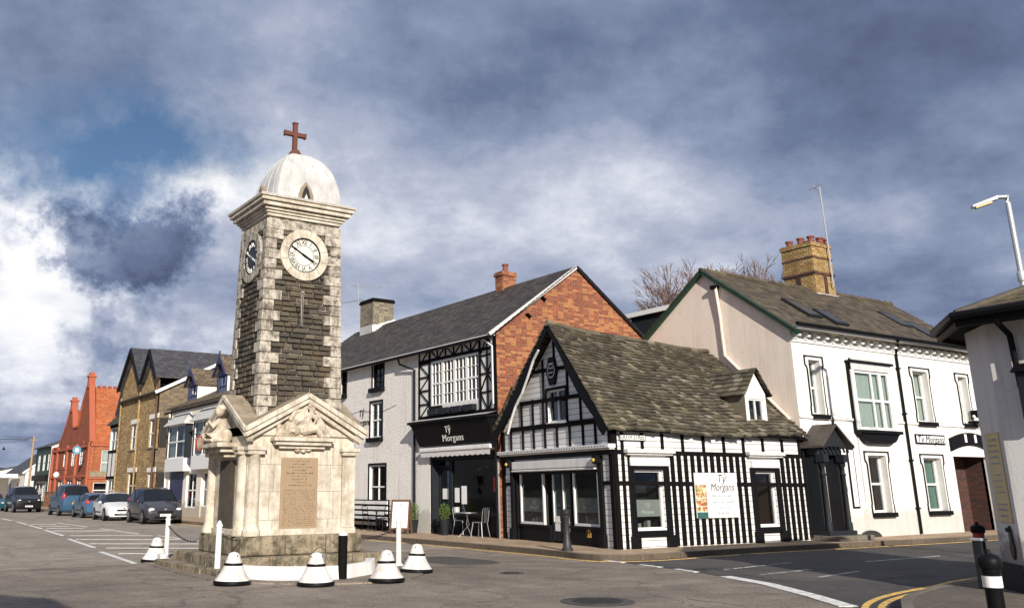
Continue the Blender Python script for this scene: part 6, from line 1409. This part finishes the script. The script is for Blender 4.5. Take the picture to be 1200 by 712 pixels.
obj('flue', MB().tube([(19.4,77.8,2.8),(19.4,77.8,6.3)], .08, 8), mt['galv'], Rd, smooth=True)
c = fRr.px(90,527,1.0); t = thing('hanging_sign', fRr.pt(c[0], c[1], 1), 'round pale blue hanging sign on the front of the red brick building', 'sign')
fH = Fr((RX0-1.0, -c[0]), (0, -1)); obj('board', MB().disc(fH, (0, c[1]), .33, -.04, .04, 24), mt['blueprint'], t); obj('roundel', MB().disc(fH, (0, c[1]), .16, -.045, .045, 16), mt['signw'], t); obj('bracket', MB().tube([(RX0, -c[0], c[1]+.5), (RX0-1.3, -c[0], c[1]+.5)], .03, 5), mt['iron'], t)
# further shops and cottages
Gs = thing('green_shop', (20, 97, 0), 'dark green fronted shop with a yellow chimney beyond the red brick building', 'shop')
fg = Fr((17.0, 0), (-1, 0)); gw = [(-99.5,-98.2,3.4,5.0),(-96.9,-95.6,3.4,5.0),(-94.5,-93.6,3.4,5.0),(-99.6,-94.0,.6,2.4)]
block(Gs, 17.0, 25, 93.1, 100.6, 5.7, 7.2, 'green', 'white', 'slate_far', gw, fr=fg)
for r_ in gw: win(Gs, r_, 3 if r_[3] < 3 else 2, 2, fr=fg)
obj('shop_fascia', MB().fb(fg, -100.4, -93.3, 2.5, 3.0, -.01, .3), mt['black'], Gs)
chimney(Gs, 19.4, 21.2, 96.2, 97.2, 6.2, 8.6, 'brick_yel', [(20.0,96.7,.4),(20.6,96.7,.4)], flash=False)
c = fg.px(66,556,.8); t = thing('globe_sign', fg.pt(c[0], c[1], .8), 'white round globe sign hanging before the green shop', 'sign')
obj('globe', MB().ball(fg.pt(c[0], c[1], .8), .26, 14, 10), mt['signw'], t, smooth=True); obj('bracket', MB().tube([fg.pt(c[0], c[1]+.4, 0), fg.pt(c[0], c[1]+.4, .9), fg.pt(c[0], c[1]+.3, .9)], .03, 5), mt['iron'], t)
Wc = thing('white_cottage', (20, 112, 0), 'white gabled cottage with grey roof far up the street behind the black car', 'cottage')
block(Wc, 17.0, 26.0, 106.0, 118, 3.6, 6.9, 'white', 'white', 'slate_far', [(-116,-114.6,1,2.4),(-111,-109.6,1,2.4)], verge='wpaint', fr=fg)
for r_ in ((-116,-114.6,1,2.4),(-111,-109.6,1,2.4)): win(Wc, r_, 2, 2, fr=fg)
Vc = thing('violet_fronted_shop', (19, 125, 0), 'small far shop with violet trimmed front at the end of the row', 'shop')
vh = [(-128.5,-127,2.5,3.6),(-125.5,-124,2.5,3.6),(-129,-125,.6,2.1)]
block(Vc, 16.6, 23, 121.5, 130, 3.9, 4.6, 'purple', 'white', 'slate_far', vh, fr=Fr((16.6,0),(-1,0)))
for r_ in vh: win(Vc, r_, 2, 2, fr=Fr((16.6,0),(-1,0)))
Fc = thing('far_terrace', (19, 145, 0), 'low white terrace closing the far end of the high street', 'house')
block(Fc, 15.5, 22, 136, 165, 2.6, 3.6, 'cream', 'white', 'tile_far', [(-160+4*k,-158.6+4*k,1,2.3) for k in range(6)], fr=Fr((15.5,0),(-1,0)))
for k in range(6): win(Fc, (-160+4*k,-158.6+4*k,1,2.3), 2, 2, fr=Fr((15.5,0),(-1,0)))
t = thing('garden_wall', (17.0, 104, 0), 'low red brick forecourt wall beside the black car', 'wall')
obj('brickwork', MB().box(16.6, 16.85, 86.0, 92.0, .1, 1.4).box(16.6, 17.0, 100.7, 105.9, .1, 1.5), mt['brick_red'], t); obj('coping', MB().box(16.55, 16.9, 86, 92, 1.4, 1.48).box(16.55, 17.05, 100.7, 105.9, 1.5, 1.58), mt['kerb'], t)
# telegraph pole and wires
pb = gnd(44, 598, 0); px_, py_ = 16.2, 98.5
t = thing('telegraph_pole', (px_, py_, 0), 'pale wooden telegraph pole beside the green shop, carrying the wires', 'pole')
obj('shaft', MB().tube([(px_, py_, 0), (px_+.05, py_, 6.8)], [.13,.09], 8), mt['wood'], t); obj('crossarm', MB().box(px_-.4, px_+.4, py_-.05, py_+.05, 6.4, 6.48), mt['wood'], t)
for i, (z0, z1, dx, y1) in enumerate(((6.7,9.4,-30,120),(6.6,8.2,-30,118),(6.5,7.0,-32,116),(6.5,9.6,-28,105),(6.4,7.6,-30,112))):
    a = V((px_, py_, z0)); b = V((px_+dx, y1, z1)); pts = []
    for k in range(13): u = k/12; p = a.lerp(b, u); p.z -= .9*4*u*(1-u)*(.5+.2*i); pts.append(p)
    tag(obj('overhead_wire', MB().tube(pts, .015, 4), mt['cable'], loc=a), 'thin overhead wire crossing the sky from the telegraph pole to the left', 'wire', 'overhead wires above the far street')
t = thing('flying_bird', tuple(CAM+ray(4.5,526)*60), 'tiny dark bird in flight against the sky at the far left', 'bird')
c = CAM+ray(4.5,526)*60; mb = MB(); mb.ball(c, (.10,.05,.04), 10, 6); mb.tube([c, c+V((-.03,.08,.08)), c+V((0,.2,.16))], [.03,.025,.008], 6); mb.tube([c, c+V((-.03,-.08,.08)), c+V((0,-.19,.12))], [.03,.025,.008], 6)
obj('body', mb, mt['blackw'], t, smooth=True)

# ================================================================ CARS
def car(paint, loc, rz, label, L=4.3, Wd=1.8, Hh=1.5, kind='hatch', rear=False):
    t = thing('parked_car', (0, 0, 0), label, 'car', 'cars parked along the kerb')
    w = Wd/2; k = Hh/1.5
    if kind == 'mpv': S = [(0,.66,.32,.55,.60,0),(.06,.80,.2,.66,.72,0),(.45,.88,.2,.80,.88,0),(.95,.90,.2,.92,1.02,.0),(1.75,.90,.2,1.0,1.58,.68),(2.5,.90,.2,1.02,1.66,.70),(3.5,.90,.2,1.03,1.64,.68),(3.95,.89,.2,1.04,1.56,.66),(4.18,.86,.24,1.02,1.06,.0),(4.3,.78,.34,.9,.93,0)]
    elif kind == 'suv': S = [(0,.70,.36,.62,.68,0),(.05,.82,.28,.74,.82,0),(.5,.88,.26,.92,.98,0),(1.15,.90,.26,.98,1.08,.0),(1.8,.90,.26,1.02,1.54,.66),(2.5,.90,.26,1.04,1.6,.68),(3.4,.90,.26,1.05,1.58,.67),(3.95,.89,.26,1.06,1.48,.64),(4.18,.86,.28,1.02,1.08,.0),(4.3,.78,.36,.9,.93,0)]
    else: S = [(0,.66,.30,.52,.57,0),(.06,.80,.2,.62,.70,0),(.5,.87,.18,.74,.83,0),(1.1,.90,.18,.86,.97,.0),(1.85,.90,.18,.92,1.42,.62),(2.5,.90,.18,.94,1.48,.65),(3.3,.90,.18,.96,1.45,.63),(3.8,.89,.18,.98,1.34,.60),(4.15,.86,.22,.96,1.02,.0),(4.3,.78,.32,.84,.88,0)]
    S = [(y*L/4.3-L/2, a*w/.9, b, c*k, d*k, e*w/.9) for y, a, b, c, d, e in S]
    secs = []
    for y, a, zb, zl, zr, wr in S:
        if wr == 0: wr = a*.93
        hood = zr-zl < .2
        half = [(0,zb),(a*.80,zb),(a*.97,zb+.10),(a,zb+(zl-zb)*.55),(a*.975,zl),(wr, zr-.06 if not hood else zr-.03),(wr-.14,zr-.005),(0,zr+.02)]
        secs.append([V((x, y, z)) for x, z in half]+[V((-x, y, z)) for x, z in half[-2:0:-1]])
    n = len(secs[0]); body = MB(); glass = {}
    body.v = [p for s_ in secs for p in s_]
    ng = {'windscreen': [], 'rear_window': [], 'side_window': []}
    for i in range(len(secs)-1):
        for j in range(n):
            f = (i*n+j, i*n+(j+1) % n, (i+1)*n+(j+1) % n, (i+1)*n+j); side = j in (4, n-5); topj = j in (5, 6, n-6-1, n-7) or j in (6, 7)
            if i == 3 and j in (5, 6, 7, 8): ng['windscreen'].append(f)
            elif i == len(secs)-3 and j in (5, 6, 7, 8): ng['rear_window'].append(f)
            elif side and 3 <= i <= len(secs)-4: ng['side_window'].append(f)
            else: body.f.append(f)
    body.f += [tuple(range(n))[::-1], tuple(range((len(secs)-1)*n, len(secs)*n))]
    bo = obj('body', body, paint, t, smooth=True)
    for nm, fs in ng.items():
        g = MB(); g.v = body.v[:]; g.f = fs
        used = sorted({i for f in fs for i in f}); mp = {a: b for b, a in enumerate(used)}; g2 = MB(); g2.v = [body.v[i] for i in used]; g2.f = [tuple(mp[i] for i in f) for f in fs]
        obj(nm, g2, mt['carglass'], t, smooth=True)
    yf, yr = -L/2, L/2; H0 = S[1][3]; mb = MB()
    for sx in (-1, 1):
        mb = MB(); mb.box(sx*w*.99-.012, sx*w*.99+.012, S[5][0]-.05, S[5][0]+.05, S[5][3]-.01, S[5][4]-.1); mb.box(sx*w-.008, sx*w+.008, S[3][0]+.5, S[6][0]+.3, .42, .47); obj('door_trim', mb, mt['black'], bo)
        mb = MB(); mb.ball((sx*(w+.10), S[3][0]+.38, S[3][3]+.10), (.10,.07,.07), 10, 6); obj('wing_mirror', mb, paint, t, smooth=True)
        fl = [(sx*w*.40, yf+.035), (sx*w*.86, yf+.20)]
        mb = MB(); mb.ball((sx*w*.68, yf+.16, H0-.0), (.20,.15,.085), 12, 8); obj('headlight', mb, mt['lampclr'], t, smooth=True)
        mb = MB(); zt = S[-2][3]; mb.ball((sx*w*.80, yr-.14, zt-.05), (.14,.13,.16 if kind != 'mpv' else .26), 12, 8); obj('tail_light', mb, mt['lampred'], t, smooth=True)
        mb = MB(); mb.ball((sx*w*.66, yf+.07, .40), (.07,.05,.05), 8, 6); obj('fog_light', mb, mt['lampclr'], t, smooth=True)
        for yy in (yf+.82, yr-.80):
            r = .32 if kind != 'suv' else .36
            def wh(ra, x0, x1, m, nm, par):
                mb = MB(); n_ = 20; vs = [(x, yy+ra*math.cos(2*math.pi*q/n_), r+ra*math.sin(2*math.pi*q/n_)) for x in (x0, x1) for q in range(n_)]
                mb.add(vs, [tuple(range(n_))[::-1], tuple(range(n_, 2*n_))]+[(q, (q+1) % n_, (q+1) % n_+n_, q+n_) for q in range(n_)]); return obj(nm, mb, mt[m], par, bevel=.015 if nm == 'tyre' else 0)
            wh(r*1.14, sx*w*.80, sx*(w+.004), 'black', 'wheel_arch', bo)
            whl = wh(r, sx*(w-.2), sx*(w+.012), 'tyre', 'wheel', t); wh(r*.64, sx*(w-.1), sx*(w+.02), 'rim', 'rim', whl)
            mb = MB()
            for q in range(5): a = q*1.2566; mb.box(sx*(w+.018)-.004, sx*(w+.018)+.004, yy-.04+.12*math.cos(a), yy+.04+.12*math.cos(a), r-.04+.12*math.sin(a), r+.04+.12*math.sin(a))
            obj('rim_opening', mb, mt['tyre'], whl)
    obj('grille', MB().box(-w*.42, w*.42, yf-.012, yf+.1, .50*k, .60*k).box(-w*.55, w*.55, yf-.012, yf+.1, .28, .38), mt['black'], t, bevel=.02)
    obj('bumper', MB().box(-w*.80, w*.80, yf-.03, yf+.15, .22, .27).box(-w*.82, w*.82, yr-.14, yr+.03, .34, .50), mt['black'] if kind == 'suv' else paint, t, bevel=.02)
    for yy, m, z in ((yf-.035, 'signw', .42 if kind != 'suv' else .45), (yr+.02, 'yplate', .66*k)):
        pl_ = obj('number_plate', MB().box(-.26, .26, yy, yy+.02, z-.055, z+.055), mt[m], t)
        fr = Fr((0, yy if m == 'signw' else yy+.02), (0, -1) if m == 'signw' else (0, 1)); mb = MB(); x = -.21
        for q in range(7): mb.fb(fr, x, x+.036, z-.035, z+.035, 0, .003); mb.fb(fr, x, x+.036, z-.035, z+.035, 0, .003); x += .055 if q != 3 else .085
        obj('plate_characters', mb, mt['inkg'], pl_)
    obj('badge', MB().lathe((0, 0, 0), [(.001,0),(.001,.001)], 6) if False else MB().box(-.06, .06, yf-.02, yf+.04, .64*k, .70*k), mt['silver'], t, bevel=.01)
    obj('wiper', MB().tube([(-.5, S[3][0]+.05, S[3][4]+.035), (.05, S[3][0]+.12, S[3][4]+.10)], .012, 4).tube([(.05, S[3][0]+.05, S[3][4]+.035), (.55, S[3][0]+.12, S[3][4]+.10)], .012, 4), mt['black'], t)
    t.location = loc; t.rotation_euler.z = rz; return t
mt['carglass'] = M('tinted_car_glass', (.010, .012, .014), .08, .1, spec=.45); mt['yplate'] = M('yellow_plate', (.65, .52, .06), .5, .05)
car(carpaint('dark_grey_paint', (.035, .032, .038), .1), (13.72, 46.95, 0), R(-2), 'dark grey people carrier parked facing the camera, nearest of the row', 4.4, 1.84, 1.54, 'mpv')
car(carpaint('white_car_paint', (.72, .72, .72), 0), (13.35, 53.0, 0), R(-2), 'white hatchback parked facing the camera behind the dark grey one', 4.2, 1.78, 1.48)
car(carpaint('light_blue_paint', (.06, .13, .22), .1), (13.45, 58.9, 0), R(180), 'small light blue hatchback showing its red tail lights, behind the white one', 4.0, 1.74, 1.46)
car(carpaint('blue_paint', (.035, .09, .16), .1), (13.35, 65.2, 0), R(180), 'tall blue people carrier seen from its glazed tailgate', 4.5, 1.86, 1.78, 'mpv')
car(carpaint('black_paint_car', (.006, .006, .008), 0), (12.4, 77.0, 0), R(2), 'black off-roader facing the camera at the far left', 4.6, 1.9, 1.78, 'suv')
car(carpaint('teal_paint', (.02, .10, .13)), (11.0, 83.5, 0), R(0), 'teal hatchback cut by the left edge of the photo', 4.1, 1.76, 1.5)
t = thing('shop_canopy', (14.5, 106, 0), 'flat white canopy far up the street behind the teal and black cars', 'canopy')
obj('canopy_roof', MB().box(13.2, 16.6, 108, 114, 2.9, 3.3), mt['wpaint'], t); obj('support', MB().box(13.3,13.45,108.1,108.25,0,2.9).box(13.3,13.45,113.7,113.85,0,2.9).box(13.2,16.6,113.9,114,0,2.9), mt['wpaint'], t)

# ================================================================ BARE TREES
def tree(x, y, h, spread, lab, seed, depth=6):
    rr = random.Random(seed); t = thing('bare_tree', (x, y, 0), lab, 'tree', 'bare winter trees behind the houses')
    tm, bm2 = MB(), MB()
    def grow(p, d, l, r, lev):
        q = p+d*l; mid = p+d*l*.5+V((rr.gauss(0,.04), rr.gauss(0,.04), 0))*l
        r = max(r, .016); (tm if lev < 2 else bm2).tube([p, mid, q], [r, r*.85, r*.72], 5 if lev < 3 else 3, False)
        if lev >= depth: return
        for i in range(3 if lev < 2 or rr.random() < .6 else 2):
            a = d.orthogonal().normalized(); a.rotate(Matrix.Rotation(rr.uniform(0, 6.283), 3, d)); ang = rr.uniform(.30, .68)*spread
            nd = (d*math.cos(ang)+a*math.sin(ang)+V((0,0,.06))).normalized(); grow(q if rr.random() < .75 else mid, nd, l*rr.uniform(.64,.86), r*.62, lev+1)
    grow(V((x, y, 0)), V((0,0,1)), h*.26, h*.016, 0)
    obj('trunk', tm, mt['bark'], t); obj('crown', bm2, mt['twig'], t)
tree(44.6, 37.1, 14.2, .75, 'wide bare winter tree rising behind the beige gable, left one', 21, 8)
tree(46.4, 36.0, 15.6, .85, 'bare winter tree left of the yellow chimney', 5, 8)
tree(47.6, 34.2, 15.8, .85, 'bare winter tree behind the slate ridge between gable and chimney', 9, 8)
tree(42.2, 40.6, 10.8, .7, 'small bare tree between the brick gable and the beige gable', 14, 7)

# ================================================================ HOUSE ACROSS THE STREET (throws the shadow at the lower left; unseen terrace added for reflections in the bistro glass)
for loc, lab, x0, x1, ya, yb, ze, zr in (((-6,-5,0), 'grey house with sash windows standing beside the camera across the street', -11, -2.1, -14, 2.4, 6.0, 8.2), ((-11,30,0), 'long unseen cream terrace added across the street for window reflections', -16, -6.5, 8, 62, 5.6, 7.8)):
    t = thing('house_across', loc, lab, 'house'); fq = Fr((x1, 0), (1, 0)); hs = []; y = ya+1.2
    while y < yb-1.5: hs += [(y, y+1.0, 1.0, 2.6), (y, y+1.0, 3.7, 5.1)]; y += 2.7
    obj('front_wall', wall(MB(), fq, [(ya,ze),(yb,ze)], 0, hs, .1), mt['grey_render' if x1 > -5 else 'cream'], t); xm = (x0+x1)/2
    for q_ in (ya, yb): obj('end_wall', MB().add([(x0,q_,0),(x1,q_,0),(x1,q_,ze),(xm,q_,zr),(x0,q_,ze)], [(0,1,2,3,4)]), mt['grey_render'], t)
    obj('roof', MB().add([(x1+.2,ya,ze-.05),(x1+.2,yb,ze-.05),(xm,yb,zr),(xm,ya,zr),(x0,ya,ze),(x0,yb,ze)], [(0,1,2,3),(3,2,5,4)]), mt['slate_far'], t)
    for h_ in hs: window(t, fq, h_, 2, 2, 'wpaint', .08, .06, .03, room=.4)

# ================================================================ SKY, SUN, CAMERA
SUN_AZ = V((-.38, -1)).normalized(); EL = R(23)
sd = V((SUN_AZ.x*math.cos(EL), SUN_AZ.y*math.cos(EL), math.sin(EL)))
L = bpy.data.lights.new('sun', 'SUN'); L.energy = 5.0; L.angle = R(.55); L.color = (1, .93, .83)
so_ = bpy.data.objects.new('sun', L); C.objects.link(so_); so_.rotation_euler = (-sd).to_track_quat('-Z', 'Y').to_euler(); so_.location = (0, 0, 50)
w = bpy.data.worlds.new('World'); bpy.context.scene.world = w; w.use_nodes = True; t = w.node_tree
bg = t.nodes['Background']; bg.inputs['Strength'].default_value = .065
sk = t.nodes.new('ShaderNodeTexSky'); sk.sky_type = 'NISHITA'; sk.sun_disc = False; sk.sun_elevation = EL; sk.sun_rotation = math.atan2(sd.x, sd.y); sk.dust_density = .3; sk.ozone_density = 4.0
t.links.new(sk.outputs[0], bg.inputs['Color'])
gen = t.nodes.new('ShaderNodeTexCoord').outputs['Generated']
def vm(op, a, b=None, out=0):
    n = t.nodes.new('ShaderNodeVectorMath'); n.operation = op
    for i, x in ((0, a), (1, b)):
        if x is None: continue
        if hasattr(x, 'is_linked'): t.links.new(x, n.inputs[i])
        else: n.inputs[i].default_value = x
    return n.outputs[out]
def mth(op, a, b=0.0, clamp=False):
    n = t.nodes.new('ShaderNodeMath'); n.operation = op; n.use_clamp = clamp
    for i, x in ((0, a), (1, b)):
        if hasattr(x, 'is_linked'): t.links.new(x, n.inputs[i])
        else: n.inputs[i].default_value = x
    return n.outputs[0]
sep = t.nodes.new('ShaderNodeSeparateXYZ'); t.links.new(gen, sep.inputs[0])
zz_ = mth('ADD', mth('MAXIMUM', sep.outputs[2], 0.0), .22)
cmb = t.nodes.new('ShaderNodeCombineXYZ'); t.links.new(mth('DIVIDE', sep.outputs[0], zz_), cmb.inputs[0]); t.links.new(mth('DIVIDE', sep.outputs[1], zz_), cmb.inputs[1]); pl = cmb.outputs[0]
n1 = noise(t, pl, 1.35, 11, .62); 
off = vm('ADD', pl, (7.3, 2.1, 0)); n2 = noise(t, off, .55, 7, .55); n3 = noise(t, vm('ADD', pl, (1.7, 9.2, 3)), 3.2, 6, .55)
nv = noise(t, gen, 4.2, 10, .70, 'Color'); wd = vm('ADD', gen, vm('MULTIPLY', vm('SUBTRACT', nv, (.5,.5,.5)), (.26,.26,.20)))
wd = vm('NORMALIZE', wd)
def blob(x, y, rad, sx=1.0):
    """smooth 0..1 mask round one direction of the sky"""
    d = ray(x, y); ax = V((0,0,1)).cross(d).normalized()
    df = vm('SUBTRACT', wd, tuple(d)); h_ = vm('DOT_PRODUCT', df, tuple(ax), 1); full = vm('DOT_PRODUCT', df, df, 1)
    h2 = mth('MULTIPLY', h_, h_); q = mth('ADD', full, mth('MULTIPLY', h2, (1/sx**2-1)))
    r = mth('SUBTRACT', 1.0, mth('DIVIDE', q, rad*rad), True); return mth('MULTIPLY', r, r)
def add(*a):
    r = a[0]
    for b in a[1:]: r = mth('ADD', r, b)
    return r
def mul(a, k): return mth('MULTIPLY', a, k)
# cloud brightness: streaky noise, plus the bright banks low on the left and the dark masses
n4 = noise(t, gen, 9.0, 9, .62); n5 = noise(t, vm('ADD', gen, (3.1, 1.7, .4)), 3.8, 9, .60)
brk = mth('MULTIPLY', mth('SUBTRACT', mth('ADD', n5, mth('MULTIPLY', mth('SUBTRACT', n4, .5), .5)), .43), 7.0, True)       # breaks the bright banks into billows
brd = mth('MULTIPLY', mth('SUBTRACT', n5, .36), 4.5, True)
bright = add(mul(blob(70,235,.13,2.0), .50), mul(blob(240,205,.10,1.8), .22), mul(blob(30,340,.11,2.2), .30), mul(blob(40,430,.13,2.6), .30))
br = add(mul(mth('SUBTRACT', n1, .5), 1.15), mul(mth('SUBTRACT', n2, .5), .75), mul(mth('SUBTRACT', n3, .5), .30), mul(mth('SUBTRACT', n4, .5), .30), mul(mth('SUBTRACT', n5, .5), .42), .44,
         mth('MULTIPLY', bright, brk), mul(blob(330,130,.20,1.9), .10), mul(blob(560,210,.28,1.8), .12), mul(blob(700,310,.22,2.2), .16), mul(blob(930,180,.22,2.4), .10),
         mul(mth('MULTIPLY', blob(150,280,.062,1.9), 2.4, True), -.62), mul(blob(70,20,.15,1.8), -.18), mul(blob(500,70,.20,1.5), -.17), mul(blob(1080,50,.30,1.6), -.22), mul(blob(1080,300,.28,2.0), -.12), mul(blob(60,490,.10,2.5), -.12))
ccol = ramp(t, br, [(.0,(.080,.102,.180)),(.22,(.135,.175,.285)),(.42,(.235,.288,.415)),(.62,(.43,.465,.575)),(.80,(.72,.745,.81)),(1.0,(1.0,.985,.95))])
bg2 = t.nodes.new('ShaderNodeBackground'); bg2.inputs['Strength'].default_value = .95; t.links.new(ccol, bg2.inputs['Color'])
gap = add(mul(blob(150,172,.095,3.2), 1.25), mul(blob(620,20,.14,2.4), .10), mul(blob(20,260,.07,2.0), .2))
cov = mth('SUBTRACT', 1.0, mth('MULTIPLY', mth('SUBTRACT', gap, mul(n5, .55), True), 1.1), True)
mx = t.nodes.new('ShaderNodeMixShader'); t.links.new(cov, mx.inputs[0]); t.links.new(bg.outputs[0], mx.inputs[1]); t.links.new(bg2.outputs[0], mx.inputs[2]); t.links.new(mx.outputs[0], t.nodes['World Output'].inputs[0])
w.cycles.sampling_method = 'MANUAL'; w.cycles.sample_map_resolution = 512
cam = bpy.data.cameras.new('camera'); co = bpy.data.objects.new('camera', cam); C.objects.link(co)
cam.sensor_fit = 'HORIZONTAL'; cam.sensor_width = 36; cam.lens = F*36/1200; cam.shift_x = (600-PX)/1200; cam.shift_y = -(356-PY)/1200; cam.clip_end = 5000; cam.clip_start = .1
co.matrix_world = Matrix(((cr.x, cu.x, -cf.x, 0), (cr.y, cu.y, -cf.y, 0), (cr.z, cu.z, -cf.z, H), (0, 0, 0, 1)))
sc_ = bpy.context.scene; sc_.camera = co
sc_.view_settings.view_transform = 'Standard'; sc_.view_settings.look = 'None'; sc_.view_settings.exposure = .26; sc_.view_settings.gamma = 1
sc_.cycles.max_bounces = 6; sc_.cycles.transparent_max_bounces = 8; sc_.cycles.use_denoising = True
